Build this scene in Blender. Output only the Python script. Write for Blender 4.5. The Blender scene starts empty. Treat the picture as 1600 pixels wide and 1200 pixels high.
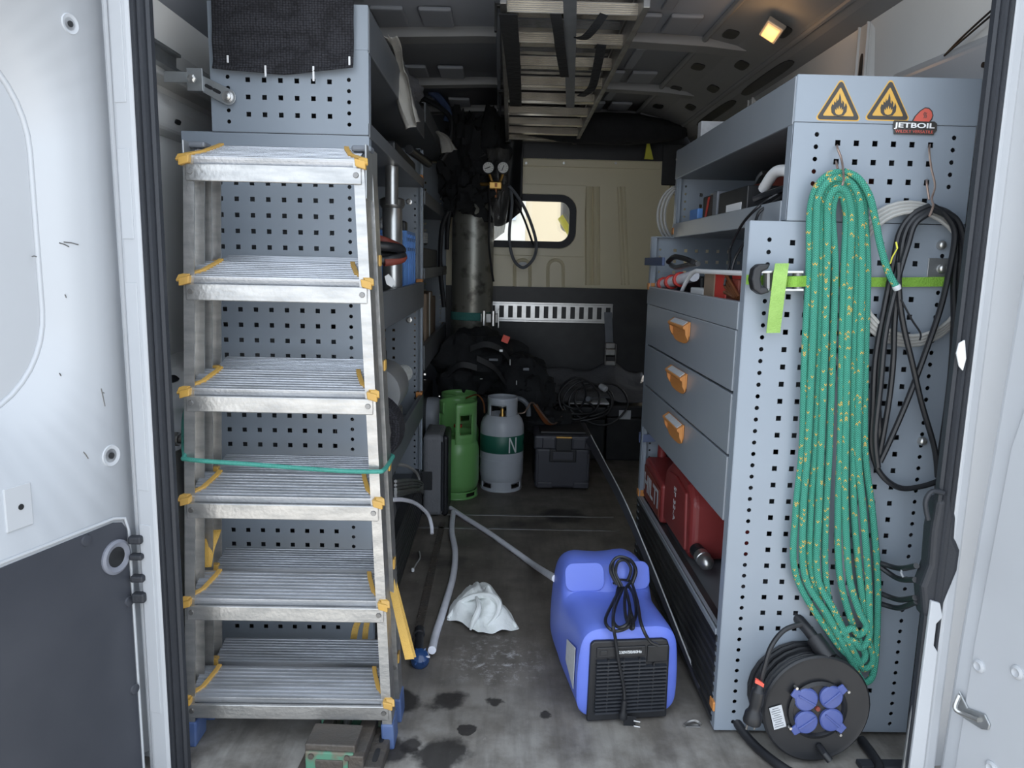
import bpy, bmesh, math, random
from mathutils import Vector, Matrix, noise
random.seed(7)
SC = bpy.context.scene
COL = SC.collection

# ------------------------------------------------------------------ camera
F_PX, CAMZ = 1180.0, 1.075
_r = math.radians(1.3)
_a = -15*math.cos(_r) - 192*math.sin(_r)
_b = 192*math.cos(_r) - 15*math.sin(_r)
YAW = math.atan(-_a/F_PX); PIT = math.atan(_b/math.hypot(F_PX, _a))
FW = Vector((math.sin(YAW)*math.cos(PIT), math.cos(YAW)*math.cos(PIT), -math.sin(PIT)))
_R0 = Vector((math.cos(YAW), -math.sin(YAW), 0))
_U0 = Vector((math.sin(YAW)*math.sin(PIT), math.cos(YAW)*math.sin(PIT), math.cos(PIT)))
RT = _R0*math.cos(_r) + _U0*math.sin(_r)
UP = _U0*math.cos(_r) - _R0*math.sin(_r)
cd = bpy.data.cameras.new('camera'); cam = bpy.data.objects.new('camera', cd); COL.objects.link(cam)
cd.sensor_width = 36.0; cd.lens = F_PX/1600*36.0; cd.clip_start = 0.02
m = Matrix((RT, UP, -FW)).transposed().to_4x4(); m.translation = (0, 0, CAMZ)
cam.matrix_world = m
SC.camera = cam

# ------------------------------------------------------------------ sky and exposure
w = bpy.data.worlds.new('overcast_sky'); SC.world = w; w.use_nodes = True
bg = w.node_tree.nodes['Background']
bg.inputs[0].default_value = (0.80, 0.89, 1.0, 1); bg.inputs[1].default_value = 1.0
sd = bpy.data.lights.new('sun', 'SUN'); sd.energy = 4.5; sd.angle = math.radians(0.53); sd.color = (1.0, 0.93, 0.82)
sun = bpy.data.objects.new('sun', sd); COL.objects.link(sun)        # high, from ahead of the van: its rear stands in its own shade
sun.rotation_euler = Vector((0.30, 0.75, 0.95)).to_track_quat('Z', 'Y').to_euler()
SC.view_settings.view_transform = 'Standard'; SC.view_settings.look = 'None'
SC.view_settings.exposure = 1.35; SC.view_settings.gamma = 1.0; SC.view_settings.use_curve_mapping = False

# ------------------------------------------------------------------ measuring helpers (photo pixel -> point of the place)
def _ray(px, py):
    return FW + RT*((px-800)/F_PX) + UP*((600-py)/F_PX)
def PY(px, py, Y):
    d = _ray(px, py); t = Y/d.y; return Vector((d.x*t, Y, CAMZ+d.z*t))
def PZ(px, py, Z):
    d = _ray(px, py); t = (Z-CAMZ)/d.z; return Vector((d.x*t, d.y*t, Z))
def PX(px, py, X):
    d = _ray(px, py); t = X/d.x; return Vector((X, d.y*t, CAMZ+d.z*t))

# ------------------------------------------------------------------ materials
def mat(name, col, rough=0.5, metal=0.0, col2=None, vs=8.0, amt=0.5, bump=0.0, bs=60.0, lo=0.35, hi=0.7, spec=None, trans=0.0, emit=None, estr=0.0, alpha=None, stretch=None, bstretch=None):
    m = bpy.data.materials.new(name); m.use_nodes = True
    nt = m.node_tree; N = nt.nodes; L = nt.links
    b = N['Principled BSDF']
    b.inputs['Roughness'].default_value = rough; b.inputs['Metallic'].default_value = metal
    if spec is not None: b.inputs['Specular IOR Level'].default_value = spec
    if trans: b.inputs['Transmission Weight'].default_value = trans
    if alpha is not None: b.inputs['Alpha'].default_value = alpha
    tc = N.new('ShaderNodeTexCoord'); mp = N.new('ShaderNodeMapping')
    if stretch: mp.inputs['Scale'].default_value = stretch
    L.new(tc.outputs['Object'], mp.inputs['Vector'])
    nz = N.new('ShaderNodeTexNoise'); nz.inputs['Scale'].default_value = vs; nz.inputs['Detail'].default_value = 5
    L.new(mp.outputs['Vector'], nz.inputs['Vector'])
    rp = N.new('ShaderNodeMapRange'); rp.inputs['From Min'].default_value = lo; rp.inputs['From Max'].default_value = hi
    rp.inputs['To Max'].default_value = amt
    L.new(nz.outputs['Fac'], rp.inputs['Value'])
    mx = N.new('ShaderNodeMix'); mx.data_type = 'RGBA'
    c2 = col2 or tuple(c*0.8 for c in col)
    mx.inputs[6].default_value = (*col, 1); mx.inputs[7].default_value = (*c2, 1)
    L.new(rp.outputs['Result'], mx.inputs[0]); L.new(mx.outputs[2], b.inputs['Base Color'])
    if emit:
        b.inputs['Emission Color'].default_value = (*emit, 1); b.inputs['Emission Strength'].default_value = estr
    if bump:
        mp2 = N.new('ShaderNodeMapping')
        if bstretch: mp2.inputs['Scale'].default_value = bstretch
        L.new(tc.outputs['Object'], mp2.inputs['Vector'])
        n2 = N.new('ShaderNodeTexNoise'); n2.inputs['Scale'].default_value = bs; n2.inputs['Detail'].default_value = 3
        L.new(mp2.outputs['Vector'], n2.inputs['Vector'])
        bp = N.new('ShaderNodeBump'); bp.inputs['Strength'].default_value = bump; bp.inputs['Distance'].default_value = 0.01
        L.new(n2.outputs['Fac'], bp.inputs['Height']); L.new(bp.outputs['Normal'], b.inputs['Normal'])
    return m

MT = {}
def D(name, *a, **k): MT[name] = mat(name, *a, **k)
D('white_paint', (0.49, 0.51, 0.54), 0.32, col2=(0.445, 0.46, 0.485), vs=3, amt=0.5)
D('body_grey', (0.68, 0.68, 0.67), 0.40, col2=(0.60, 0.60, 0.59), vs=2.5, amt=0.6)
D('roof_bow', (0.29, 0.295, 0.305), 0.5, col2=(0.24, 0.245, 0.25), vs=3)
D('roof_skin', (0.31, 0.33, 0.37), 0.6, col2=(0.25, 0.265, 0.30), vs=3, amt=0.6)
D('bulkhead', (0.74, 0.67, 0.47), 0.33, col2=(0.66, 0.595, 0.42), vs=2, amt=0.6)
D('rubber', (0.022, 0.025, 0.032), 0.55, bump=0.1, bs=200)
D('door_card', (0.040, 0.044, 0.056), 0.42, col2=(0.060, 0.064, 0.078), vs=6, amt=0.6)
D('rack', (0.270, 0.312, 0.365), 0.34, col2=(0.235, 0.270, 0.315), vs=4, amt=0.5)
D('rack_dark', (0.12, 0.132, 0.148), 0.40, col2=(0.16, 0.17, 0.185), vs=9, amt=0.5)
D('drawer_grey', (0.245, 0.275, 0.310), 0.30, col2=(0.27, 0.295, 0.33), vs=10, amt=0.5)
D('black_rib', (0.018, 0.019, 0.021), 0.38, col2=(0.045, 0.045, 0.045), vs=12, amt=0.6)
D('orange', (0.60, 0.25, 0.07), 0.42, col2=(0.50, 0.21, 0.06), vs=20)
D('aluminium', (0.52, 0.515, 0.505), 0.34, 0.85, col2=(0.30, 0.305, 0.31), vs=14, amt=0.7, bump=0.08, bs=120, stretch=(1, 4, 4))
D('tread_metal', (0.54, 0.56, 0.60), 0.40, 0.75, col2=(0.30, 0.31, 0.32), vs=10, amt=0.8, lo=0.42, hi=0.72, bump=0.1, bs=150, stretch=(0.5, 6, 6))
D('ladder_lit_tint', (0.80, 0.75, 0.66), 0.26, 0.9, col2=(0.55, 0.50, 0.44), vs=12, amt=0.7, bump=0.06, bs=120)  # warm pale tint imitates outdoor light reflected in the roof ladder treads
D('case_grey', (0.17, 0.175, 0.19), 0.7, col2=(0.21, 0.215, 0.23), vs=10, bump=0.3, bs=60)
D('cup_grey', (0.20, 0.21, 0.25), 0.4)
D('steel', (0.55, 0.55, 0.54), 0.3, 0.9, col2=(0.38, 0.37, 0.36), vs=25)
D('dull_steel', (0.30, 0.30, 0.30), 0.4, 0.8, col2=(0.16, 0.15, 0.14), vs=18, amt=0.8)
D('zinc', (0.42, 0.44, 0.45), 0.4, 0.8, col2=(0.3, 0.31, 0.32), vs=30)
D('yellow_plastic', (0.56, 0.33, 0.07), 0.45, col2=(0.44, 0.27, 0.09), vs=30, amt=0.6)
D('yellow_web', (0.58, 0.36, 0.08), 0.7, col2=(0.46, 0.29, 0.08), vs=40, bump=0.3, bs=400)
D('blue_foot', (0.065, 0.11, 0.26), 0.5, col2=(0.12, 0.17, 0.30), vs=25, amt=0.7)
D('black', (0.010, 0.011, 0.013), 0.45, col2=(0.030, 0.031, 0.034), vs=15)
D('black_plastic', (0.011, 0.012, 0.015), 0.45, col2=(0.024, 0.025, 0.029), vs=10, amt=0.6)
D('black_cable', (0.011, 0.012, 0.015), 0.42, col2=(0.024, 0.025, 0.028), vs=20)
D('grey_cable', (0.36, 0.36, 0.35), 0.5, col2=(0.28, 0.28, 0.27), vs=20)
D('black_fabric', (0.008, 0.009, 0.011), 0.85, col2=(0.016, 0.017, 0.02), vs=20, bump=0.6, bs=30)
D('grey_fabric', (0.12, 0.123, 0.135), 0.9, col2=(0.10, 0.10, 0.11), vs=10, bump=0.5, bs=40)
D('mesh_knit', (0.020, 0.021, 0.026), 0.85, col2=(0.035, 0.036, 0.042), vs=60)
D('blue_machine', (0.115, 0.175, 0.64), 0.40, col2=(0.14, 0.20, 0.60), vs=5, amt=0.6, bump=0.05, bs=300)
D('blue_cap', (0.065, 0.095, 0.30), 0.4, col2=(0.10, 0.13, 0.33), vs=30)
D('blue_crate', (0.10, 0.26, 0.62), 0.45, col2=(0.08, 0.20, 0.5), vs=20)
D('blue_tape', (0.05, 0.08, 0.17), 0.5, col2=(0.07, 0.10, 0.2), vs=20)
D('green_bottle', (0.16, 0.39, 0.125), 0.30, col2=(0.14, 0.345, 0.11), vs=10)
D('dark_green', (0.02, 0.13, 0.09), 0.4, col2=(0.01, 0.07, 0.05), vs=10)
D('grey_bottle', (0.44, 0.47, 0.52), 0.33, col2=(0.38, 0.405, 0.45), vs=10)
D('bottle_patina', (0.27, 0.27, 0.24), 0.36, 0.55, col2=(0.10, 0.095, 0.085), vs=14, amt=0.9, lo=0.52, hi=0.66)
D('red_case', (0.25, 0.036, 0.036), 0.42, col2=(0.18, 0.02, 0.02), vs=12)
D('red', (0.55, 0.04, 0.03), 0.45, col2=(0.4, 0.04, 0.03), vs=12)
D('rust_red', (0.22, 0.045, 0.03), 0.6, col2=(0.14, 0.03, 0.02), vs=12)
D('red_marker', (0.95, 0.12, 0.08), 0.5, col2=(0.8, 0.1, 0.06), vs=30)
D('hose_white', (0.82, 0.83, 0.90), 0.4, col2=(0.60, 0.62, 0.68), vs=25)
D('rag', (0.90, 0.93, 0.92), 0.85, col2=(0.62, 0.65, 0.60), vs=14, amt=0.7, lo=0.5, hi=0.75, bump=0.4, bs=50)
D('rag_grey', (0.42, 0.41, 0.38), 0.9, col2=(0.30, 0.29, 0.27), vs=14, amt=0.7, bump=0.4, bs=50)
D('paper', (0.78, 0.79, 0.80), 0.7, col2=(0.68, 0.69, 0.7), vs=20)
D('label_grey', (0.55, 0.57, 0.60), 0.5, col2=(0.40, 0.42, 0.45), vs=80)
D('cardboard', (0.27, 0.20, 0.145), 0.8, col2=(0.22, 0.16, 0.11), vs=8)
D('lime_web', (0.22, 0.44, 0.05), 0.7, col2=(0.17, 0.34, 0.04), vs=60, bump=0.4, bs=300)
D('lime_web_light', (0.33, 0.54, 0.14), 0.7, col2=(0.26, 0.45, 0.10), vs=60, bump=0.4, bs=300)
D('green_cord', (0.05, 0.27, 0.22), 0.6, col2=(0.03, 0.2, 0.16), vs=60, bump=0.3, bs=300)
D('vice_green', (0.085, 0.23, 0.155), 0.5, col2=(0.16, 0.13, 0.10), vs=30, amt=0.9, lo=0.5, hi=0.62)
D('vice_iron', (0.085, 0.078, 0.072), 0.55, 0.3, col2=(0.12, 0.095, 0.075), vs=18, amt=0.7, bump=0.3, bs=80)
D('sign_yellow', (0.62, 0.36, 0.07), 0.35, col2=(0.58, 0.34, 0.07), vs=8)
D('sign_black', (0.045, 0.042, 0.040), 0.4)
D('sticker_red', (0.60, 0.12, 0.09), 0.4)
D('sticker_white', (0.85, 0.86, 0.88), 0.4)
D('ink_white', (0.70, 0.72, 0.74), 0.5)
D('hook_wire', (0.28, 0.20, 0.17), 0.4, 0.7, col2=(0.4, 0.33, 0.28), vs=60)
D('brass', (0.55, 0.33, 0.10), 0.35, 0.9, col2=(0.4, 0.24, 0.08), vs=30)
D('copper', (0.42, 0.16, 0.07), 0.4, 0.8)
D('dial_white', (0.78, 0.78, 0.74), 0.4)
D('plastic_film', (0.10, 0.10, 0.10), 0.25, alpha=0.75)
D('bag_film', (0.80, 0.80, 0.78), 0.25, alpha=0.45)
D('glass', (0.9, 0.95, 0.93), 0.03, trans=1.0, alpha=0.12)
D('facade', (0.60, 0.50, 0.34), 0.8, col2=(0.55, 0.45, 0.30), vs=0.6)
D('facade_light', (0.66, 0.64, 0.57), 0.8)
D('facade_window', (0.45, 0.52, 0.60), 0.2)
D('asphalt', (0.44, 0.42, 0.39), 0.9, col2=(0.38, 0.365, 0.34), vs=3)
D('seat_grey', (0.16, 0.165, 0.18), 0.85, bump=0.2, bs=200)
D('belt_yellow', (0.62, 0.60, 0.06), 0.6)
D('lamp_lens', (0.8, 0.42, 0.18), 0.3, emit=(1.0, 0.50, 0.20), estr=0.45)
D('lamp_body', (0.35, 0.34, 0.32), 0.4)
D('box_grey', (0.046, 0.047, 0.060), 0.42, col2=(0.062, 0.063, 0.077), vs=8)
D('teal_rag', (0.06, 0.22, 0.2), 0.9, bump=0.4, bs=60)
D('fan_grey', (0.16, 0.175, 0.20), 0.5, 0.2, col2=(0.1, 0.11, 0.13), vs=20)
D('motor_grey', (0.38, 0.39, 0.40), 0.4, 0.4, col2=(0.28, 0.29, 0.30), vs=12)
D('blue_glass', (0.02, 0.055, 0.16), 0.15, col2=(0.03, 0.08, 0.2), vs=20)

def rope_material():
    m = bpy.data.materials.new('rope_braid'); m.use_nodes = True; nt = m.node_tree; N = nt.nodes; L = nt.links
    b = N['Principled BSDF']; b.inputs['Roughness'].default_value = 0.65
    uv = N.new('ShaderNodeUVMap'); sep = N.new('ShaderNodeSeparateXYZ'); L.new(uv.outputs[0], sep.inputs[0])
    def mth(op, a, c=None):
        n = N.new('ShaderNodeMath'); n.operation = op
        for i, q in enumerate((a, c)):
            if q is None: continue
            if isinstance(q, (int, float)): n.inputs[i].default_value = q
            else: L.new(q, n.inputs[i])
        return n.outputs[0]
    # herringbone braid: v in metres along the rope, u round it (0..1)
    u2 = mth('MULTIPLY', sep.outputs[0], 8.0); fr = mth('PINGPONG', u2, 0.5)
    t = mth('ADD', mth('MULTIPLY', sep.outputs[1], 210.0), mth('MULTIPLY', fr, 1.6))
    s = mth('ABSOLUTE', mth('SINE', mth('MULTIPLY', t, math.pi)))
    g = mth('MULTIPLY', s, mth('POWER', mth('SUBTRACT', 1.0, mth('ABSOLUTE', mth('SUBTRACT', mth('MULTIPLY', fr, 2.0), 0.5))), 0.6))
    cr = N.new('ShaderNodeMix'); cr.data_type = 'RGBA'; L.new(s, cr.inputs[0])
    cr.inputs[6].default_value = (0.012, 0.12, 0.095, 1); cr.inputs[7].default_value = (0.085, 0.47, 0.335, 1)
    # yellow fleck strands: short stitches every few centimetres
    cell_v = mth('FLOOR', t); cell_u = mth('FLOOR', u2)
    wn = N.new('ShaderNodeTexWhiteNoise'); wn.noise_dimensions = '2D'; cb = N.new('ShaderNodeCombineXYZ')
    v4 = mth('FLOOR', mth('DIVIDE', cell_v, 1.0)); L.new(v4, cb.inputs[0]); L.new(cell_u, cb.inputs[1]); L.new(cb.outputs[0], wn.inputs[0])
    fl = mth('GREATER_THAN', wn.outputs[0], 0.93)
    mx = N.new('ShaderNodeMix'); mx.data_type = 'RGBA'; L.new(mth('MULTIPLY', fl, s), mx.inputs[0])
    L.new(cr.outputs[2], mx.inputs[6]); mx.inputs[7].default_value = (0.80, 0.55, 0.13, 1)
    L.new(mx.outputs[2], b.inputs['Base Color'])
    bp = N.new('ShaderNodeBump'); bp.inputs['Strength'].default_value = 0.9; bp.inputs['Distance'].default_value = 0.0025
    L.new(g, bp.inputs['Height']); L.new(bp.outputs[0], b.inputs['Normal'])
    return m
MT['rope'] = rope_material()

def floor_material():
    m = bpy.data.materials.new('worn_floor_ply'); m.use_nodes = True; nt = m.node_tree; N = nt.nodes; L = nt.links
    b = N['Principled BSDF']; b.inputs['Roughness'].default_value = 0.55
    tc = N.new('ShaderNodeTexCoord')
    def nz(scale, st=(1, 1, 1), det=6, rough=0.6):
        mp = N.new('ShaderNodeMapping'); mp.inputs['Scale'].default_value = st; L.new(tc.outputs['Object'], mp.inputs[0])
        n = N.new('ShaderNodeTexNoise'); n.inputs['Scale'].default_value = scale; n.inputs['Detail'].default_value = det; n.inputs['Roughness'].default_value = rough
        L.new(mp.outputs[0], n.inputs[0]); return n.outputs['Fac']
    def ramp(f, lo, hi, t0=0.0, t1=1.0):
        r = N.new('ShaderNodeMapRange'); r.inputs[1].default_value = lo; r.inputs[2].default_value = hi; r.inputs[3].default_value = t0; r.inputs[4].default_value = t1
        L.new(f, r.inputs[0]); return r.outputs[0]
    def mix(fac, c1, c2):
        x = N.new('ShaderNodeMix'); x.data_type = 'RGBA'; L.new(fac, x.inputs[0])
        for i, c in ((6, c1), (7, c2)):
            if isinstance(c, tuple): x.inputs[i].default_value = (*c, 1)
            else: L.new(c, x.inputs[i])
        return x.outputs[2]
    sx = N.new('ShaderNodeSeparateXYZ'); L.new(tc.outputs['Object'], sx.inputs[0])
    def mul(a, b_):
        q = N.new('ShaderNodeMath'); q.operation = 'MULTIPLY'; L.new(a, q.inputs[0]); L.new(b_, q.inputs[1]); return q.outputs[0]
    def addm(a, b_):
        q = N.new('ShaderNodeMath'); q.operation = 'ADD'; L.new(a, q.inputs[0])
        if isinstance(b_, float): q.inputs[1].default_value = b_
        else: L.new(b_, q.inputs[1])
        return q.outputs[0]
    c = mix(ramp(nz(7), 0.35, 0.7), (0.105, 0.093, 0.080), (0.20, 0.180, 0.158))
    tread = ramp(sx.outputs[1], 1.95, 1.45)                                                # paler towards the rear opening
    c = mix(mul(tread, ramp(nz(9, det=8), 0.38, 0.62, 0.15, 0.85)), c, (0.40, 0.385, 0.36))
    c = mix(ramp(nz(22, (1, 0.12, 1)), 0.45, 0.75, 0, 0.6), c, (0.060, 0.053, 0.047))     # grain along the van
    c = mix(ramp(nz(2.6, det=3), 0.60, 0.68, 0, 0.7), c, (0.030, 0.027, 0.026))           # oil stains
    wob = nz(11, det=4)
    for (px, py, r_) in ((690,1180,0.060),(622,1095,0.055),(698,1098,0.045),(772,1098,0.022),(850,1116,0.014),(645,1160,0.03),(880,805,0.10),(600,1170,0.05),(730,1140,0.012)):
        q0 = PZ(px, py, 0); vd = N.new('ShaderNodeVectorMath'); vd.operation = 'DISTANCE'; L.new(tc.outputs['Object'], vd.inputs[0]); vd.inputs[1].default_value = (q0.x, q0.y, 0)
        dd = addm(vd.outputs['Value'], ramp(wob, 0.2, 0.8, -0.03, 0.03))
        c = mix(ramp(dd, r_*1.1, r_*0.75, 0, 0.88), c, (0.018, 0.016, 0.016))               # spilt oil spots
    q0 = PZ(775, 1030, 0); vd = N.new('ShaderNodeVectorMath'); vd.operation = 'DISTANCE'; L.new(tc.outputs['Object'], vd.inputs[0]); vd.inputs[1].default_value = (q0.x, q0.y, 0)
    c = mix(mul(ramp(vd.outputs['Value'], 0.16, 0.03), ramp(nz(30, det=8, rough=0.8), 0.52, 0.62, 0, 0.9)), c, (0.62, 0.61, 0.60))   # plaster dust
    c = mix(ramp(nz(40, (1, 0.5, 1), 8, 0.75), 0.63, 0.70, 0, 0.6), c, (0.36, 0.34, 0.32))  # scuffs
    L.new(c, b.inputs['Base Color'])
    L.new(ramp(nz(5), 0.3, 0.7, 0.42, 0.7), b.inputs['Roughness'])
    bp = N.new('ShaderNodeBump'); bp.inputs['Strength'].default_value = 0.25; bp.inputs['Distance'].default_value = 0.004
    L.new(nz(60), bp.inputs['Height']); L.new(bp.outputs[0], b.inputs['Normal'])
    return m
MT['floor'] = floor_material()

# ------------------------------------------------------------------ mesh helpers
def smooth_path(pts, n=6, closed=False):
    P = [Vector(p) for p in pts]; out = []; k = len(P)
    rng = range(k) if closed else range(k-1)
    for i in rng:
        if closed: p0, p1, p2, p3 = P[i-1], P[i], P[(i+1) % k], P[(i+2) % k]
        else: p0, p1, p2, p3 = P[max(i-1, 0)], P[i], P[i+1], P[min(i+2, k-1)]
        for j in range(n):
            t = j/n; t2 = t*t; t3 = t2*t
            out.append(0.5*((2*p1)+(p2-p0)*t+(2*p0-5*p1+4*p2-p3)*t2+(3*p1-p0-3*p2+p3)*t3))
    if not closed: out.append(P[-1].copy())
    return out

class MB:
    def __init__(s): s.v = []; s.f = []; s.uv = {}
    def add(s, vs, fs):
        o = len(s.v); s.v += [tuple(v) for v in vs]; s.f += [tuple(i+o for i in f) for f in fs]; return s
    def box(s, x0, x1, y0, y1, z0, z1, M=None):
        vs = [Vector(p) for p in ((x0,y0,z0),(x1,y0,z0),(x1,y1,z0),(x0,y1,z0),(x0,y0,z1),(x1,y0,z1),(x1,y1,z1),(x0,y1,z1))]
        if M is not None: vs = [M @ v for v in vs]
        return s.add(vs, [(3,2,1,0),(4,5,6,7),(0,1,5,4),(1,2,6,5),(2,3,7,6),(3,0,4,7)])
    def hexa(s, a, b):       # two quads a (4 pts), b (4 pts)
        return s.add([Vector(p) for p in a+b], [(3,2,1,0),(4,5,6,7),(0,1,5,4),(1,2,6,5),(2,3,7,6),(3,0,4,7)])
    def bar(s, p0, p1, wx, wy):   # section wx (x) by wy (y), for uprights
        a = [Vector(p0)+Vector(d) for d in ((-wx/2,-wy/2,0),(wx/2,-wy/2,0),(wx/2,wy/2,0),(-wx/2,wy/2,0))]
        b = [Vector(p1)+Vector(d) for d in ((-wx/2,-wy/2,0),(wx/2,-wy/2,0),(wx/2,wy/2,0),(-wx/2,wy/2,0))]
        return s.hexa(a, b)
    def prism(s, poly, vec):
        n = len(poly); vec = Vector(vec); A = [Vector(p) for p in poly]
        return s.add(A+[p+vec for p in A], [tuple(range(n-1,-1,-1)), tuple(range(n, 2*n))]+[(i,(i+1)%n,(i+1)%n+n,i+n) for i in range(n)])
    def tube(s, pts, r, n=8, closed=False, caps=True):
        P = [Vector(p) for p in pts]; k = len(P); o = len(s.v); T = []
        for i in range(k):
            if closed: t = P[(i+1) % k]-P[i-1]
            else: t = P[min(i+1, k-1)]-P[max(i-1, 0)]
            T.append(t.normalized() if t.length > 1e-9 else Vector((0,0,1)))
        ref = Vector((0,0,1)) if abs(T[0].z) < 0.9 else Vector((0,1,0))
        nrm = (ref-T[0]*ref.dot(T[0])).normalized(); ln = 0.0
        for i in range(k):
            if i:
                ln += (P[i]-P[i-1]).length
                q = nrm-T[i]*nrm.dot(T[i]); nrm = q.normalized() if q.length > 1e-6 else nrm
            bi = T[i].cross(nrm); rr = r(i/(k-1)) if callable(r) else r
            for j in range(n):
                a = 2*math.pi*j/n
                s.v.append(tuple(P[i]+nrm*(math.cos(a)*rr)+bi*(math.sin(a)*rr))); s.uv[len(s.v)-1] = (j/n, ln)
        m = k if closed else k-1
        for i in range(m):
            for j in range(n):
                a0 = o+i*n; b0 = o+((i+1) % k)*n
                s.f.append((a0+j, a0+(j+1) % n, b0+(j+1) % n, b0+j))
        if caps and not closed:
            s.f.append(tuple(o+j for j in range(n-1, -1, -1))); s.f.append(tuple(o+(k-1)*n+j for j in range(n)))
        return s
    def lathe(s, prof, c=(0,0,0), n=24, axis=(0,0,1), cap=True):
        ax = Vector(axis).normalized(); q = Vector((0,0,1)).rotation_difference(ax); c = Vector(c); o = len(s.v)
        for (r, z) in prof:
            for j in range(n):
                a = 2*math.pi*j/n; s.v.append(tuple(c+q @ Vector((r*math.cos(a), r*math.sin(a), z))))
        for i in range(len(prof)-1):
            for j in range(n):
                s.f.append((o+i*n+j, o+i*n+(j+1) % n, o+(i+1)*n+(j+1) % n, o+(i+1)*n+j))
        if cap:
            s.f.append(tuple(o+j for j in range(n-1, -1, -1))); k = o+(len(prof)-1)*n; s.f.append(tuple(k+j for j in range(n)))
        return s
    def cyl(s, p0, p1, r, n=16, r1=None):
        p0, p1 = Vector(p0), Vector(p1); d = p1-p0
        return s.lathe([(r, 0), (r if r1 is None else r1, d.length)], p0, n, d)
    def grid(s, fn, nu, nv, closed_u=False):
        o = len(s.v)
        for i in range(nu+(0 if closed_u else 1)):
            for j in range(nv+1): s.v.append(tuple(fn(i/nu, j/nv)))
        w_ = nv+1
        for i in range(nu):
            i2 = (i+1) % nu if closed_u else i+1
            for j in range(nv): s.f.append((o+i*w_+j, o+i2*w_+j, o+i2*w_+j+1, o+i*w_+j+1))
        return s
    def ribbon(s, pts, w, t=0.0015):      # webbing: w is a width vector (or function), t thickness
        P = [Vector(p) for p in pts]; o = len(s.v); k = len(P)
        for i, p in enumerate(P):
            W = Vector(w(i/(k-1)) if callable(w) else w)*0.5
            tg = (P[min(i+1,k-1)]-P[max(i-1,0)]).normalized(); nn = tg.cross(W)
            nn = nn.normalized()*t*0.5 if nn.length > 1e-9 else Vector((0,0,t*0.5))
            for q in (p-W-nn, p+W-nn, p+W+nn, p-W+nn): s.v.append(tuple(q))
        for i in range(k-1):
            for j in range(4): s.f.append((o+i*4+j, o+i*4+(j+1) % 4, o+i*4+4+(j+1) % 4, o+i*4+4+j))
        s.f.append((o+3,o+2,o+1,o)); s.f.append(tuple(o+(k-1)*4+j for j in range(4)))
        return s
    def build(s, name, material, parent=None, smooth=False, bevel=0.0, solid=0.0, seg=2):
        me = bpy.data.meshes.new(name); me.from_pydata(s.v, [], s.f)
        bm = bmesh.new(); bm.from_mesh(me); bmesh.ops.recalc_face_normals(bm, faces=bm.faces); bm.to_mesh(me); bm.free()
        if s.uv:
            ul = me.uv_layers.new(name='UVMap'); wrap = 1.0
            for p in me.polygons:
                us = [s.uv.get(me.loops[l].vertex_index, (0, 0))[0] for l in p.loop_indices]; hi = max(us)
                for l, u in zip(p.loop_indices, us):
                    v = s.uv.get(me.loops[l].vertex_index, (0, 0))[1]
                    ul.data[l].uv = (u+1.0 if hi-u > 0.5 else u, v)
        if smooth:
            me.polygons.foreach_set('use_smooth', [True]*len(me.polygons)); me.set_sharp_from_angle(angle=math.radians(40))
        ob = bpy.data.objects.new(name, me); COL.objects.link(ob)
        me.materials.append(MT[material] if isinstance(material, str) else material)
        if solid:
            md = ob.modifiers.new('Solidify', 'SOLIDIFY'); md.thickness = solid; md.offset = 0
        if bevel:
            md = ob.modifiers.new('Bevel', 'BEVEL'); md.width = bevel; md.segments = seg; md.limit_method = 'ANGLE'; md.angle_limit = 0.6
        if parent is not None: attach(ob, parent)
        return ob

def attach(ob, parent):
    ob.parent = parent
    ob.location = ob.location - Vector(WL.get(parent.name, (0,0,0)))
    WL[ob.name] = (0,0,0)
WL = {}
def thing(name, label, cat, loc, group=None):
    e = bpy.data.objects.new(name, None); e.empty_display_size = 0.05; COL.objects.link(e)
    e.location = loc; WL[e.name] = tuple(loc); e['label'] = label; e['category'] = cat
    if group: e['group'] = group
    return e
def tag(o, label, cat, group=None):
    o['label'] = label; o['category'] = cat
    if group: o['group'] = group
    return o
def struct(o, label=None):
    o['kind'] = 'structure'
    if label: o['label'] = label
    return o
def Rz(a): return Matrix.Rotation(a, 4, 'Z')

def perforated(x0, x1, z0, z1, cols, cell=0.0225):
    """flat sheet in (x,z) with real holes; cols = [(cx, [cz..], half, sides)] -> verts2d, faces"""
    V = []; Fc = []
    def rect(a, b, c, d):
        if b-a < 1e-6 or d-c < 1e-6: return
        o = len(V); V.extend([(a,c),(b,c),(b,d),(a,d)]); Fc.append((o,o+1,o+2,o+3))
    cur = x0
    for cx, zs, h, sides in sorted(cols):
        cw = cell/2
        rect(cur, cx-cw, z0, z1); zc = z0
        for cz in sorted(zs):
            if cz-cw < zc-1e-6 or cz+cw > z1: continue
            rect(cx-cw, cx+cw, zc, cz-cw)
            o = len(V)
            outer = [(-1,-1),(0,-1),(1,-1),(1,0),(1,1),(0,1),(-1,1),(-1,0)]
            for (p, q) in outer: V.append((cx+p*cw, cz+q*cw))
            for (p, q) in outer:
                if sides == 4: V.append((cx+p*h, cz+q*h))
                else:
                    l = math.hypot(p, q); V.append((cx+p/l*h, cz+q/l*h))
            for j in range(8): Fc.append((o+j, o+(j+1) % 8, o+8+(j+1) % 8, o+8+j))
            zc = cz+cw
        rect(cx-cw, cx+cw, zc, z1); cur = cx+cw
    rect(cur, x1, z0, z1)
    return V, Fc
def rows(z_anchor, pitch, lo, hi):
    k0 = math.ceil((lo-z_anchor)/pitch); k1 = math.floor((hi-z_anchor)/pitch)
    return [z_anchor+pitch*k for k in range(k0, k1+1)]
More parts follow.
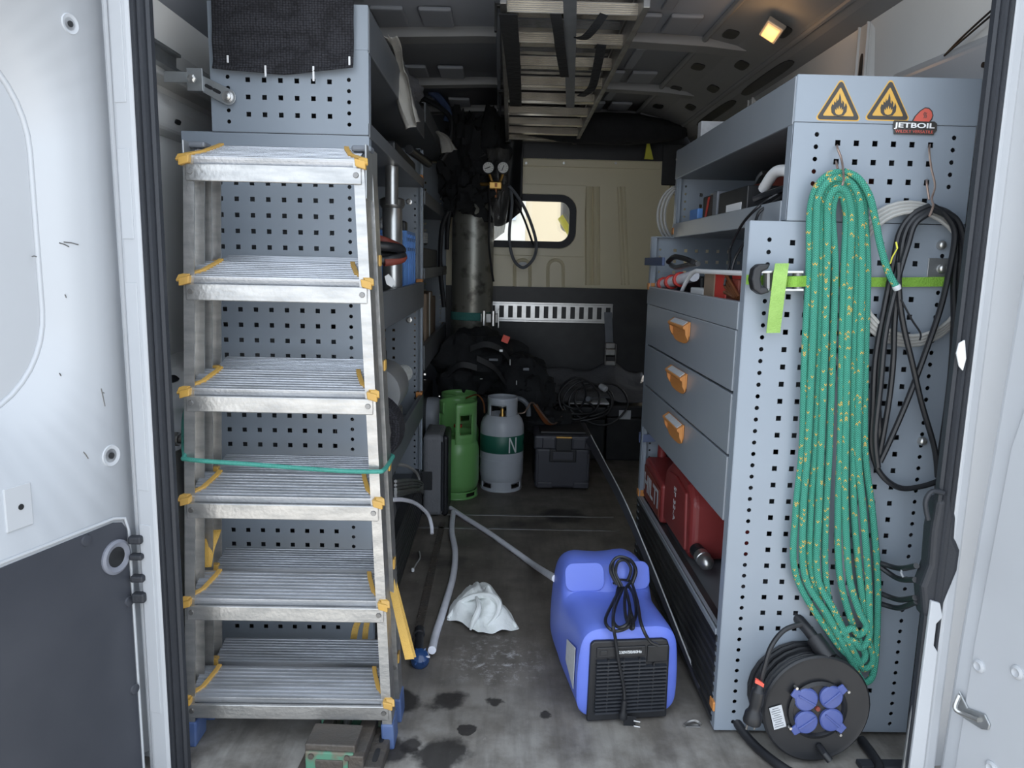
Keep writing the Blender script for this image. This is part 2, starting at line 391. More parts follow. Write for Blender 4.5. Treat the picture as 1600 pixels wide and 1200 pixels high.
def text_mesh(txt, size, ext=0.0003, bold=False, shear=0.0, width=None):
    cu = bpy.data.curves.new('lettering', 'FONT'); cu.body = txt; cu.size = size; cu.extrude = ext; cu.align_x = 'CENTER'; cu.align_y = 'CENTER'
    cu.shear = shear
    if bold: cu.offset = size*0.022
    ob = bpy.data.objects.new('lettering', cu); COL.objects.link(ob)
    dg = bpy.context.evaluated_depsgraph_get(); me = bpy.data.meshes.new_from_object(ob.evaluated_get(dg)); COL.objects.unlink(ob); bpy.data.objects.remove(ob)
    if width:
        xs = [v.co.x for v in me.vertices]; k = width/(max(xs)-min(xs))
        for v in me.vertices: v.co.x *= k
    return me
def text_part(name, txt, size, M, material, parent, **k):
    me = text_mesh(txt, size, **k); me.transform(M); me.materials.clear(); me.materials.append(MT[material])
    ob = bpy.data.objects.new(name, me); COL.objects.link(ob)
    if parent is not None: attach(ob, parent)
    return ob
FACE = Matrix.Rotation(math.radians(90), 4, 'X')     # upright text that faces the rear doors (-y)
def blob(c, r, seed=0, amp=0.15, fr=1.6, nu=28, nv=18, flat=None, rot=0.0):
    c = Vector(c); m_ = MB(); Rm = Matrix.Rotation(rot, 3, 'Z')
    def fn(u, v):
        a = 2*math.pi*u; b = math.pi*(v-0.5); d = Vector((math.cos(b)*math.cos(a), math.cos(b)*math.sin(a), math.sin(b)))
        k = 1+amp*noise.noise(d*fr+Vector((seed*3.1, seed, -seed)))+amp*0.5*noise.noise(d*fr*2.7+Vector((seed, 5, seed)))
        p = Rm @ Vector((d.x*r[0]*k, d.y*r[1]*k, d.z*r[2]*k)); q = c+p
        if flat is not None and q.z < flat: q.z = flat
        return q
    m_.grid(fn, nu, nv, closed_u=True); return m_
# ================================================================== THE VAN (setting)
XL, XR, YF, YB, ZT = -0.86, 1.09, 1.40, 4.44, 1.90
struct(MB().add([(-14,-12,-.62),(14,-12,-.62),(14,16,-.62),(-14,16,-.62)], [(0,1,2,3)]).build('ground', 'asphalt'))
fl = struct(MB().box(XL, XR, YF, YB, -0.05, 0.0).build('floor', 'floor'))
for py in (806, 827):     # aluminium joint strips across the floor sheets
    y = PZ(820, py, 0).y
    struct(MB().box(-0.32, 0.50, y-0.008, y+0.008, 0.0, 0.002).build('trim_1' if py == 806 else 'trim_2', 'dull_steel', bevel=0.0008))
# knurled lashing track along the left rack
tr = MB().box(-0.238, -0.212, 1.95, 3.0, 0.0, 0.002)
trk = struct(tr.build('trim_3', 'vice_iron', bevel=0.001))
kn = MB()
for i in range(52): 
    for s in (-1, 1): kn.cyl((-0.225+s*0.008, 1.97+i*0.0195, 0.002), (-0.225+s*0.008, 1.97+i*0.0195, 0.004), 0.003, 6)
k_ = kn.build('knurl', 'vice_iron', trk); k_['kind'] = 'stuff'

# --- roof: flat middle with rounded shoulders
sec = [(-0.862,1.20),(-0.855,1.42),(-0.83,1.60),(-0.77,1.76),(-0.66,1.86),(-0.50,1.90),(-0.1,1.915),(0.35,1.915),(0.74,1.90),(0.90,1.885),(1.01,1.845),(1.062,1.76),(1.080,1.50),(1.092,1.20)]
def sheet(section, y0, y1, name, material, thick=0.012):
    m_ = MB(); n = len(section)
    m_.add([(x, y0, z) for x, z in section]+[(x, y1, z) for x, z in section], [(i, i+1, n+i+1, n+i) for i in range(n-1)])
    return m_.build(name, material, smooth=True, solid=thick)
struct(sheet(sec[3:11], YF, YB, 'ceiling', 'roof_skin'))
wl = struct(sheet([(XL,-.05)]+sec[:4], YF, YB, 'wall_left', 'body_grey'))
wr = struct(sheet(sec[10:]+[(XR,-.05)], YF, YB, 'wall_right', 'body_grey'))
# roof bows: pressed hat sections that follow the roof
def bow(y, wdt, name, dep=0.035):
    m_ = MB(); s_ = sec[3:11]; prof = [(-wdt/2, 0), (-wdt/2+0.012, dep), (wdt/2-0.012, dep), (wdt/2, 0)]
    def fn(u, v):
        t = u*(len(s_)-1); i = min(int(t), len(s_)-2); f = t-i
        x = s_[i][0]*(1-f)+s_[i+1][0]*f; z = s_[i][1]*(1-f)+s_[i+1][1]*f
        tx = s_[i+1][0]-s_[i][0]; tz = s_[i+1][1]-s_[i][1]; l = math.hypot(tx, tz)
        k = min(int(v*3+1e-6), 3); dy, dd = prof[k]
        return (x+tz/l*dd, y+dy, z-tx/l*dd)
    m_.grid(fn, (len(s_)-1)*3, 3)
    return struct(m_.build(name, 'roof_bow', smooth=True, solid=0.004))
for i, (y, wd) in enumerate(((2.12, 0.10), (2.95, 0.11), (3.70, 0.09), (4.34, 0.11))): bow(y, wd, 'trim_%d' % (4+i))
# stiffening pads pressed into the roof skin between the bows
for j, (ya, yb_) in enumerate(((2.20, 2.86), (3.04, 3.62), (3.78, 4.26))):
    for i, x in enumerate((-0.56, -0.40, -0.24, 0.46, 0.60)):
        MB().box(x-0.055, x+0.055, yb_-0.20, yb_-0.02, 1.885, 1.900).build('roof_pad', 'roof_skin', bpy.data.objects['ceiling'], bevel=0.006)
    for i, x in enumerate((-0.48, 0.52)):
        MB().box(x-0.02, x+0.02, ya+0.04, yb_-0.24, 1.893, 1.905).build('roof_pad', 'roof_skin', bpy.data.objects['ceiling'], bevel=0.004)
# cant rail on the right, with its pressed openings
cr_ = MB(); pr = [(0.72,1.893),(0.84,1.868),(0.94,1.825),(0.985,1.795),(1.02,1.785),(1.055,1.775),(1.01,1.84),(0.90,1.885)]
cr_.prism([(x, 1.5, z) for x, z in pr], (0, 2.9, 0))
crail = struct(cr_.build('trim_8', 'roof_bow', bevel=0.012, seg=3))
def slot_on(c, u, v, w_, h_, parent, dep=0.004, material='black'):
    """oval opening with a dark bottom: c centre, u/v unit axes of the surface"""
    c, u, v = Vector(c), Vector(u).normalized(), Vector(v).normalized(); n_ = u.cross(v).normalized(); pts = []
    for k in range(20):
        a = 2*math.pi*k/20; ca, sa = math.cos(a), math.sin(a)
        e = 0.6
        pts.append(c+u*(w_/2*math.copysign(abs(ca)**e, ca))+v*(h_/2*math.copysign(abs(sa)**e, sa))-n_*dep/2)
    return MB().prism(pts, n_*dep).build('opening', material, parent)
for y in (2.62, 3.05, 3.45, 3.85): slot_on((0.905, y, 1.8385), (0,1,0), (0.92,0,-0.40), 0.10, 0.045, crail)
for y in (2.80, 3.25, 3.65, 4.05): slot_on((0.785, y, 1.878), (0,1,0), (0.98,0,-0.2), 0.09, 0.05, crail)
lrail = struct(MB().prism([(x, 1.5, z) for x, z in ((-0.50,1.893),(-0.63,1.862),(-0.735,1.775),(-0.755,1.70),(-0.80,1.655),(-0.835,1.62),(-0.79,1.78),(-0.67,1.89))], (0, 2.9, 0)).build('trim_9', 'roof_skin', bevel=0.012, seg=3))
for y, l_ in ((3.05, 0.55), (3.75, 0.62)): slot_on((1.0, y, 1.7895), (0,1,0), (0.95,0,-0.28), l_, 0.045, crail)
MB().tube([(0.955, 1.55, 1.815), (0.955, 4.35, 1.815)], 0.010, 8).build('ridge', 'roof_bow', crail, smooth=True)
MB().tube([(0.72, 1.55, 1.888), (0.72, 4.35, 1.888)], 0.012, 8).build('ridge', 'roof_bow', crail, smooth=True)
# pillars pressed on the right wall
for i, y in enumerate((2.33, 3.35)):
    p_ = struct(MB().prism([(1.088,y-.05,0.6),(1.055,y-.035,0.6),(1.055,y+.035,0.6),(1.088,y+.05,0.6)], (-0.012, 0, 1.19)).build('trim_%d' % (10+i), 'body_grey', bevel=0.008))
    slot_on((1.044, y, 1.62), (0,1,0), (0,0,1), 0.020, 0.16, p_)
    for s in (-1, 1): MB().tube([(1.050, y+s*0.028, 1.0), (1.043, y+s*0.028, 1.78)], 0.006, 6).build('ridge', 'body_grey', p_, smooth=True)
slot_on((1.064, 2.80, 1.715), (0,1,0), (0,0,1), 0.08, 0.10, wr)
# right wall side rail and left wall side rails
sr = struct(MB().prism([(1.088,1.45,1.47),(1.045,1.45,1.48),(1.040,1.45,1.56),(1.07,1.45,1.59)], (0, 0.72, 0.02)).build('trim_12', 'white_paint', bevel=0.008))
for y, z in ((1.72, 1.52), (1.82, 1.50), (2.0, 1.53)): MB().cyl((1.036, y, z), (1.046, y, z), 0.006, 10).build('hole', 'black', sr)
wc = thing('wiring_loom', 'thin black wiring running along the top of the right side rail', 'cable', (1.03, 1.7, 1.6))
for k in range(2): MB().tube(smooth_path([(1.045,1.46,1.66+k*.015),(1.035,1.62,1.635+k*.012),(1.040,1.80,1.60+k*.008),(1.05,1.90,1.585)]), 0.0025, 6).build('cable', 'black_cable', wc, smooth=True)
lr = struct(MB().prism([(-0.855,1.45,1.475),(-0.80,1.45,1.485),(-0.80,1.45,1.555),(-0.845,1.45,1.57)], (0, 1.2, 0)).build('trim_13', 'body_grey', bevel=0.006))
al = MB(); al.prism([(-0.80,1.46,1.50),(-0.778,1.46,1.50),(-0.778,1.46,1.508),(-0.79,1.46,1.508),(-0.79,1.46,1.537),(-0.778,1.46,1.537),(-0.778,1.46,1.545),(-0.80,1.46,1.545)], (0, 0.46, 0))
al.build('mounting_channel', 'zinc', lr, bevel=0.001)
l2 = struct(MB().prism([(-0.858,1.45,1.36),(-0.815,1.45,1.37),(-0.80,1.45,1.415),(-0.82,1.45,1.455),(-0.85,1.45,1.46)], (0, 1.5, 0)).build('trim_14', 'body_grey', bevel=0.012, seg=3))
slot_on((-0.806, 1.95, 1.395), (0,1,0), (0.3,0,0.9), 0.03, 0.012, l2)
# lower side ledge with holes (wheel-arch box) on the left
l3 = struct(MB().prism([(-0.858,1.52,0.62),(-0.745,1.52,0.62),(-0.735,1.52,0.67),(-0.745,1.52,0.755),(-0.80,1.52,0.80),(-0.858,1.52,0.82)], (0, 0.8, 0)).build('trim_15', 'body_grey', bevel=0.01))
slot_on((-0.776, 1.78, 0.782), (0,1,0), (0.75,0,-0.6), 0.05, 0.02, l3)
MB().cyl((-0.745,1.66,0.665), (-0.715,1.66,0.665), 0.016, 14).cyl((-0.715,1.66,0.665), (-0.700,1.66,0.665), 0.010, 10).build('bolt', 'dull_steel', l3, bevel=0.002)

# --- bulkhead with window: pressed sheet, window aperture is a real hole
wx0, wx1 = PY(748,345,YB).x, PY(893,345,YB).x
wz0, wz1 = PY(850,381,YB).z, PY(850,311,YB).z
def rrect(cx, cz, hw, hh, r, n=6):
    P = []
    for qx, qz, a0 in ((1,-1,-90),(1,1,0),(-1,1,90),(-1,-1,180)):
        for k in range(n+1):
            a = math.radians(a0+90*k/n); P.append((cx+qx*(hw-r)+r*math.cos(a), cz+qz*(hh-r)+r*math.sin(a)))
    return P
def sheet_with_hole(x0, x1, z0, z1, hole, at, depth_at=None):
    m_ = MB(); cx = sum(p[0] for p in hole)/len(hole); cz = sum(p[1] for p in hole)/len(hole); n = len(hole); outer = []
    for hx, hz in hole:
        dx, dz = hx-cx, hz-cz; t = 1e9
        if dx > 1e-9: t = min(t, (x1-cx)/dx)
        if dx < -1e-9: t = min(t, (x0-cx)/dx)
        if dz > 1e-9: t = min(t, (z1-cz)/dz)
        if dz < -1e-9: t = min(t, (z0-cz)/dz)
        outer.append((cx+dx*t, cz+dz*t))
    cor = [(x0,z0),(x1,z0),(x1,z1),(x0,z1)]
    V = [at(*p) for p in hole]+[at(*p) for p in outer]; Fc = []
    for i in range(n):
        j = (i+1) % n; f = [i, j, n+j]
        a, b = outer[i], outer[j]
        for c_ in cor:
            onx = (abs(a[0]-c_[0]) < 1e-6 and abs(b[1]-c_[1]) < 1e-6) or (abs(a[1]-c_[1]) < 1e-6 and abs(b[0]-c_[0]) < 1e-6)
            same = (abs(a[0]-b[0]) < 1e-6) or (abs(a[1]-b[1]) < 1e-6)
            if onx and not same: V.append(at(*c_)); f.append(len(V)-1); break
        f.append(n+i); Fc.append(tuple(f))
    m_.add(V, Fc); return m_
wcx, wcz, whw, whh = (wx0+wx1)/2, (wz0+wz1)/2, (wx1-wx0)/2+0.02, (wz1-wz0)/2+0.02
bz1 = PY(900,249,YB).z
bh = struct(sheet_with_hole(XL, XR, -0.05, bz1, rrect(wcx, wcz, whw, whh, 0.09), lambda x, z: (x, YB, z)).build('wall_back', 'bulkhead', solid=0.006))
struct(MB().box(XL, XR, YB+0.01, YB+0.03, bz1-0.02, 2.0).build('trim_16', 'black_plastic'))
# bulkhead pressings
MB().box(PY(815,262,YB).x, PY(1032,262,YB).x, YB-0.014, YB, PY(900,262,YB).z, PY(900,250,YB).z).build('top_flange', 'bulkhead', bh, bevel=0.004)
for px in (822, 881, 962): 
    q = PY(px, 255, YB-0.014); MB().cyl(q, q+Vector((0,-0.006,0)), 0.007, 8).build('screw', 'steel', bh)
fr_ = sheet_with_hole(wcx-whw-0.05, wcx+whw+0.055, wcz-whh-0.05, wcz+whh+0.06, rrect(wcx, wcz, whw+0.006, whh+0.006, 0.095), lambda x, z: (x, YB-0.010, z))
fr_.build('window_surround', 'bulkhead', bh, solid=0.012, bevel=0.004)
for px in (920, 932, 968, 974):    # vertical swages
    a, b = PY(px-0.5, 292, YB), PY(px+(6 if px > 950 else 0), 445, YB)
    MB().tube([a, b], 0.022 if px < 950 else 0.014, 8).build('swage', 'bulkhead', bh, smooth=True)
for px in (816, 868):              # inverted-U pressings under the window
    a = PY(px-12, 448, YB); b = PY(px-12, 418, YB); c = PY(px+12, 418, YB); d = PY(px+12, 448, YB)
    pts = [a, b]+[b.lerp(c, 0.5)+Vector((-(c.x-b.x)/2*math.cos(t), 0, (c.x-b.x)/2*math.sin(t))) for t in [math.pi*k/8 for k in range(1, 8)]]+[c, d]
    MB().tube(pts, 0.011, 8).build('swage', 'bulkhead', bh, smooth=True)
MB().box(PY(1045,300,YB).x, XR-0.02, YB-0.03, YB, PY(1045,305,YB).z, PY(1045,290,YB).z).build('side_step', 'bulkhead', bh, bevel=0.01)
MB().box(PY(1034,260,YB).x, XR-0.02, YB-0.016, YB-0.004, PY(1045,290,YB).z, PY(1045,225,YB).z).build('corner_gap', 'black', bh, bevel=0.008)
slot_on((PY(817,412,YB).x, YB-0.005, PY(817,412,YB).z), (1,0,0), (0,0,1), 0.045, 0.02, bh, material='white_paint')
# window: rubber seal and pane
wn = struct(sheet_with_hole(wcx-whw-0.004, wcx+whw+0.004, wcz-whh-0.004, wcz+whh+0.004, rrect(wcx, wcz, whw-0.035, whh-0.035, 0.06), lambda x, z: (x, YB-0.008, z)).build('window_1', 'rubber', solid=0.02, bevel=0.004))
# trim the square seal to the rounded aperture
bpy.data.objects.remove(wn)
ring = MB(); A = rrect(wcx, wcz, whw+0.004, whh+0.004, 0.092); B = rrect(wcx, wcz, whw-0.034, whh-0.034, 0.06); n = len(A)
ring.add([(x, YB-0.016, z) for x, z in A]+[(x, YB-0.016, z) for x, z in B]+[(x, YB+0.012, z) for x, z in A]+[(x, YB+0.012, z) for x, z in B],
    [(i,(i+1)%n,n+(i+1)%n,n+i) for i in range(n)]+[(2*n+i,3*n+i,3*n+(i+1)%n,2*n+(i+1)%n) for i in range(n)]+[(n+i,n+(i+1)%n,3*n+(i+1)%n,3*n+i) for i in range(n)]+[(i,2*n+i,2*n+(i+1)%n,(i+1)%n) for i in range(n)])
wn = struct(ring.build('window_1', 'rubber', smooth=True))
MB().prism([(x, YB, z) for x, z in rrect(wcx, wcz, whw-0.03, whh-0.03, 0.06)], (0, 0.004, 0)).build('pane', 'glass', wn)

# --- black ply lining on the lower bulkhead with two lashing rails
plz = PY(900, 450, YB-0.02).z
ply = struct(MB().box(-0.33, 0.86, YB-0.025, YB-0.007, 0.0, plz).build('trim_17', 'black', bevel=0.001))
def lashing_rail(z0, z1, x0, x1, name, y):
    n = max(3, int((x1-x0)/0.0495)); p = (x1-x0)/n; V = []; Fc = []
    def rect(a, b, c, d):
        o = len(V); V.extend([(a,c),(b,c),(b,d),(a,d)]); Fc.append((o,o+1,o+2,o+3))
    h = z1-z0; s0, s1 = z0+h*0.17, z0+h*0.83
    for i in range(n):
        a = x0+i*p; rect(a, a+p*0.24, z0, z1); rect(a+p*0.76, a+p, z0, z1); rect(a+p*0.24, a+p*0.76, z0, s0); rect(a+p*0.24, a+p*0.76, s1, z1)
    m_ = MB(); m_.add([(x, y, z) for x, z in V], Fc)
    o = struct(m_.build(name, 'steel', solid=0.003))
    for z in (z0, z1): MB().box(x0, x1, y-0.010, y+0.004, z-0.006, z+0.006).build('flange', 'steel', o, bevel=0.002)
    for i in range(0, n, 3):
        for z in (z0, z1): MB().cyl((x0+i*p+0.01, y-0.010, z), (x0+i*p+0.01, y-0.014, z), 0.006, 8).build('screw', 'steel', o)
    return o
ry = YB-0.04
lashing_rail(PY(900,503,ry).z, PY(900,475,ry).z, PY(735,490,ry).x, PY(957,490,ry).x, 'trim_18', ry)
lashing_rail(PY(900,620,ry).z, PY(900,595,ry).z, PY(835,605,ry).x, PY(952,605,ry).x, 'trim_19', ry)

# --- beyond the window: cab seat head and a sunlit-looking pale house across the yard
hs = thing('cab_seat', 'grey cab seat with headrest seen through the bulkhead window', 'seat', (0.46, 4.95, -0.10))
struct(MB().box(XL, XR, YB+0.02, YB+1.3, -0.14, -0.10).build('trim_32', 'rubber'))
MB().box(0.24, 0.68, 4.62, 5.05, -0.10, 0.30).build('seat_base', 'seat_grey', hs, bevel=0.05, seg=4)
MB().box(0.24, 0.68, 4.90, 5.05, 0.2, 1.20).build('seat_back', 'seat_grey', hs, bevel=0.05, seg=4)
MB().box(0.37, 0.62, 4.92, 5.03, 1.27, 1.50).build('headrest', 'seat_grey', hs, bevel=0.045, seg=4)
for s in (0.44, 0.55): MB().cyl((s, 4.97, 1.18), (s, 4.97, 1.30), 0.006, 8).build('headrest_post', 'steel', hs)
MB().ribbon([(0.36,4.88,1.36),(0.44,4.87,1.24)], (0.03,0,0.03)).build('belt', 'belt_yellow', hs)
struct(MB().box(XL-0.02, XR+0.02, YB+0.02, YB+1.25, 1.68, 1.72).build('trim_31', 'roof_skin', bevel=0.01))     # cab roof
hb = thing('house', 'pale cream rendered house seen through the bulkhead window', 'building', (0.5, 12, -0.62))
MB().box(-6, 7, 12, 12.3, -0.62, 6).build('wall', 'facade', hb)
MB().box(-1.4, 0.35, 11.96, 12.0, -0.6, 6).build('pilaster', 'facade_light', hb, bevel=0.01)
for x in (-0.95, 1.9): 
    f_ = MB().box(x, x+0.6, 11.93, 12.0, 1.95, 3.1).build('window', 'facade_light', hb, bevel=0.01)
    MB().box(x+0.06, x+0.54, 11.92, 11.935, 2.0, 3.04).build('pane', 'facade_window', f_)
MB().box(0.02, 0.20, 11.9, 11.96, 1.70, 2.0).build('sign_plate', 'facade_window', hb, bevel=0.01)

# --- rear pillars, door seals, header and sill
def pillar(side, xs, name):
    m_ = MB(); m_.prism([(x, y, -0.15) for x, y in xs], (0, 0, 2.15)); return struct(m_.build(name, 'white_paint', bevel=0.01, seg=3))
pl_ = pillar(-1, [(-0.708,1.430),(-0.660,1.415),(-0.660,1.47),(-0.69,1.50),(-0.86,1.53),(-0.86,1.505),(-0.708,1.49)], 'trim_20')
for (za, zb) in ((0.15,0.55),(0.62,1.02),(1.10,1.26),(1.34,1.62)):
    MB().prism([(-0.701,1.4285,za),(-0.676,1.4207,za),(-0.676,1.4183,za),(-0.701,1.4261,za)], (0,0,zb-za)).build('pressing', 'white_paint', pl_, bevel=0.001)
pr_ = pillar(1, [(0.936,1.430),(0.900,1.415),(0.900,1.47),(0.93,1.50),(1.09,1.53),(1.09,1.505),(0.936,1.49)], 'trim_21')
struct(MB().box(XL, XR, 1.36, 1.52, 1.84, 2.0).build('trim_22', 'white_paint', bevel=0.01))
struct(MB().box(XL, XR, 1.33, 1.40, -0.15, -0.004).build('trim_23', 'black_plastic', bevel=0.01))
def seal(x, y, sgn, name):
    # bulb seal: three soft ribs
    prof = [(-.020,.0),(-.017,-.012),(-.010,-.016),(-.006,-.011),(-.002,-.017),(.004,-.018),(.008,-.011),(.012,-.014),(.017,-.010),(.019,.0),(.012,.012),(-.012,.012)]
    m_ = MB(); m_.prism([(x+sgn*a, y+b, -0.12) for a, b in prof], (0, 0, 2.0)); return struct(m_.build(name, 'rubber', smooth=True))
seal(-0.644, 1.430, 1, 'trim_24'); seal(0.884, 1.430, -1, 'trim_25')

# --- open rear doors (inner faces)
def door_frame(name, hx, hy, ang, sgn, width):
    dx, dy = sgn*math.sin(math.radians(ang)), -math.cos(math.radians(ang))
    nx, ny = (-dy, dx) if sgn < 0 else (dy, -dx)           # towards the opening
    n_ = Vector((nx, ny, 0))
    if n_.dot(Vector((0.1-hx, 0.3-hy, 0))) < 0: n_ = -n_
    def at(u, z, d=0.0): return Vector((hx+dx*u, hy+dy*u, z))+n_*d
    return at, n_, Vector((dx, dy, 0))
at, nL, uL = door_frame('door_1', -0.735, 1.42, 18, -1, 0.78)
hole = rrect(0.44, 1.105, 0.31, 0.30, 0.17, 10)
d1 = struct(sheet_with_hole(-0.06, 0.80, -0.12, 1.84, hole, lambda u, z: at(u, z, 0.0)).build('door_1', 'white_paint', smooth=True))
md = d1.modifiers.new('Solidify', 'SOLIDIFY'); md.thickness = 0.004; md.offset = 0
MB().hexa([at(-0.05,-.12,-.05),at(0.80,-.12,-.05),at(0.80,-.12,-.045),at(-0.05,-.12,-.045)], [at(-0.05,1.84,-.05),at(0.80,1.84,-.05),at(0.80,1.84,-.045),at(-0.05,1.84,-.045)]).build('outer_skin', 'white_paint', d1)
# aperture flange: the sheet curves back to the blank panel
hm = MB(); n = len(hole); hole2 = rrect(0.44, 1.105, 0.304, 0.294, 0.166, 10); hole3 = rrect(0.44, 1.105, 0.29, 0.28, 0.16, 10)
hm.add([at(*p) for p in hole]+[at(*p, -0.005) for p in hole2], [(i,(i+1)%n,n+(i+1)%n,n+i) for i in range(n)])
hm.build('aperture_flange', 'white_paint', d1, smooth=True, solid=0.002)
MB().prism([at(*p, -0.008) for p in rrect(0.44,1.105,0.308,0.298,0.168,10)], nL*0.003).build('blank_panel', 'white_paint', d1)
# hinge-side returned edge with its rolled lip
MB().tube([at(-0.045,-.1,0.004), at(-0.035,1.83,0.004)], 0.007, 8).build('hem', 'white_paint', d1, smooth=True)
cardpts = [(-0.012,-.10),(0.78,-.10),(0.78,0.562),(0.02,0.562),(0.0,0.556),(-0.010,0.54)]
card = MB().prism([at(u, z, 0.002) for u, z in cardpts], nL*0.004).build('lining_panel', 'door_card', d1, bevel=0.001)
MB().tube([at(-0.017,-.10,.004), at(-0.016,0.535,.004), at(-0.008,0.562,.004), at(0.02,0.570,.004), at(0.78,0.570,.002)], 0.003, 8).build('lining_edge', 'white_paint', d1, smooth=True)
def dish(u, z, r, dep, parent, material, inner='black', name='cup'):
    o = MB().lathe([(r, 0), (r, 0.004), (r*0.85, 0.007), (r*0.6, 0.004), (r*0.55, 0.001)], at(u, z, 0.006), 28, nL).build(name, material, parent, smooth=True)
    MB().lathe([(r*0.58, 0), (r*0.58, 0.003)], at(u, z, 0.0062), 20, nL).build('opening', inner, o)
    return o
dish(0.022, 0.494, 0.034, 0.01, d1, 'cup_grey', 'black')
for u, z in ((0.086,0.55),(-0.004,0.391),(-0.004,0.202),(0.5,0.45)):
    MB().lathe([(0.011,0),(0.010,0.003),(0.004,0.004)], at(u, z, 0.006), 14, nL).build('lining_clip', 'door_card', d1, smooth=True)
for u, z, r in ((0.041,1.458,0.018),(0.013,0.693,0.022)):
    o = MB().lathe([(r,0),(r*0.9,0.003),(r*0.6,0.001)], at(u, z, 0.001), 24, nL).build('pressing', 'white_paint', d1, smooth=True)
    MB().lathe([(r*0.28,0),(r*0.28,0.002)], at(u, z, 0.0022), 16, nL).build('opening', 'black', o)
o = MB().hexa([at(.185,.615,.0),at(.235,.615,.0),at(.235,.615,.004),at(.185,.615,.004)], [at(.185,.69,.0),at(.235,.69,.0),at(.235,.69,.004),at(.185,.69,.004)]).build('pressing', 'white_paint', d1, bevel=0.003)
MB().lathe([(0.005,0),(0.005,0.001)], at(0.207, 0.652, 0.0042), 12, nL).build('opening', 'black', o)
# scratches in the paint
for u, z, l, a in ((0.075,1.083,0.02,0.3),(0.055,1.087,0.03,0.12),(0.14,1.065,0.008,0),(0.088,0.995,0.006,1.2),(0.065,0.70,0.018,1.0),(0.02,0.79,0.035,1.4),(0.02,0.815,0.005,0.2),(0.11,0.86,0.006,1.0)):
    d_ = Vector((math.cos(a), 0, math.sin(a))); p0 = at(u, z, 0.0022); p1 = at(u+d_.x*l, z+d_.z*l, 0.0022)
    MB().tube([p0, p0.lerp(p1, 0.5)+Vector((0,0,0.001)), p1], 0.0011, 5).build('scratch', 'dull_steel', d1)
# hinge hardware between door and pillar
for z, s in ((0.52,0.016),(0.485,0.012),(0.44,0.014),(0.40,0.02)):
    c = Vector((-0.704, 1.425, z)); MB().box(-0.016,0.010,-0.012,0.006,-s/2,s/2, Matrix.Translation(c)).build('hinge_piece', 'rubber', d1, bevel=0.004)

at, nR, uR = door_frame('door_2', 0.955, 1.40, 15, 1, 0.78)
d2 = struct(MB().prism([at(u, z, 0) for u, z in ((-0.045,-.12),(0.78,-.12),(0.78,1.84),(0.015,1.84),(0.01,1.2),(-0.01,0.75),(-0.03,0.35))], -nR*0.045).build('door_2', 'white_paint', bevel=0.012, seg=3))
MB().prism([at(u, z, 0.0) for u, z in ((0.0,-.1),(0.76,-.1),(0.76,0.92),(0.07,0.92),(0.035,0.75),(0.012,0.35))], nR*0.006).build('inner_pressing', 'white_paint', d2, bevel=0.005, seg=3)
for u, z in ((0.030,0.308),(0.109,0.339),(0.084,0.125)):
    o = MB().lathe([(0.013,0),(0.013,0.003),(0.008,0.006),(0.004,0.003)], at(u, z, 0.006), 20, nR).build('plug', 'white_paint', d2, smooth=True)
st_ = MB().prism([at(u, z, 0.006) for u, z in ((-0.004,0.235),(0.02,0.212),(0.058,0.222),(0.072,0.208),(0.070,0.196),(0.055,0.188),(0.012,0.186),(-0.006,0.195))], nR*0.005).build('striker_plate', 'zinc', d2, bevel=0.002)
MB().tube(smooth_path([at(0.0,0.228,0.012), at(0.004,0.205,0.024), at(0.018,0.20,0.02), at(0.05,0.205,0.014)]), 0.005, 8).build('striker_loop', 'steel', st_, smooth=True)
# ================================================================== RACKS
def end_panel(parent, name, x0, x1, y, z0, z1, cols, material='rack', flange=0.03, sgn=1):
    V, Fc = perforated(x0, x1, z0, z1, cols)
    m_ = MB(); m_.add([(x, y, z) for x, z in V], Fc)
    o = m_.build(name, material, parent, solid=0.002)
    fm = MB()
    for (a, b, c, d) in ((x0,x0,z0,z1),(x1,x1,z0,z1)): fm.box(a-0.001, a+0.001, min(y,y+sgn*flange), max(y,y+sgn*flange), c, d)
    fm.v and None
    for a in (x0, x1): MB().box(a-0.0012, a+0.0012, min(y,y+sgn*flange), max(y,y+sgn*flange), z0, z1).build('flange', material, o)
    for z in (z0, z1): MB().box(x0, x1, min(y,y+sgn*flange), max(y,y+sgn*flange), z-0.0012, z+0.0012).build('flange', material, o)
    return o
def tray(parent, x0, x1, y0, y1, z, lip_side, lip_h, material='rack_dark', lip_mat='drawer_grey', name='shelf'):
    """shelf pan with a folded lip on the aisle side"""
    o = MB().box(x0, x1, y0, y1, z-0.004, z).build(name, material, parent)
    xa = x1 if lip_side > 0 else x0
    MB().box(xa-0.004, xa+0.004, y0, y1, z-0.006, z+lip_h).build('lip', lip_mat, o, bevel=0.002)
    xb = xa-lip_side*0.012
    MB().box(min(xa,xb), max(xa,xb), y0, y1, z+lip_h-0.003, z+lip_h).build('lip_fold', lip_mat, o)
    return o
LX0, LX0u, LX1, LY0, LY1, LY2 = -0.757, -0.684, -0.320, 1.85, 3.09, 4.36
p_sq, p_rd = 0.0374, 0.0256
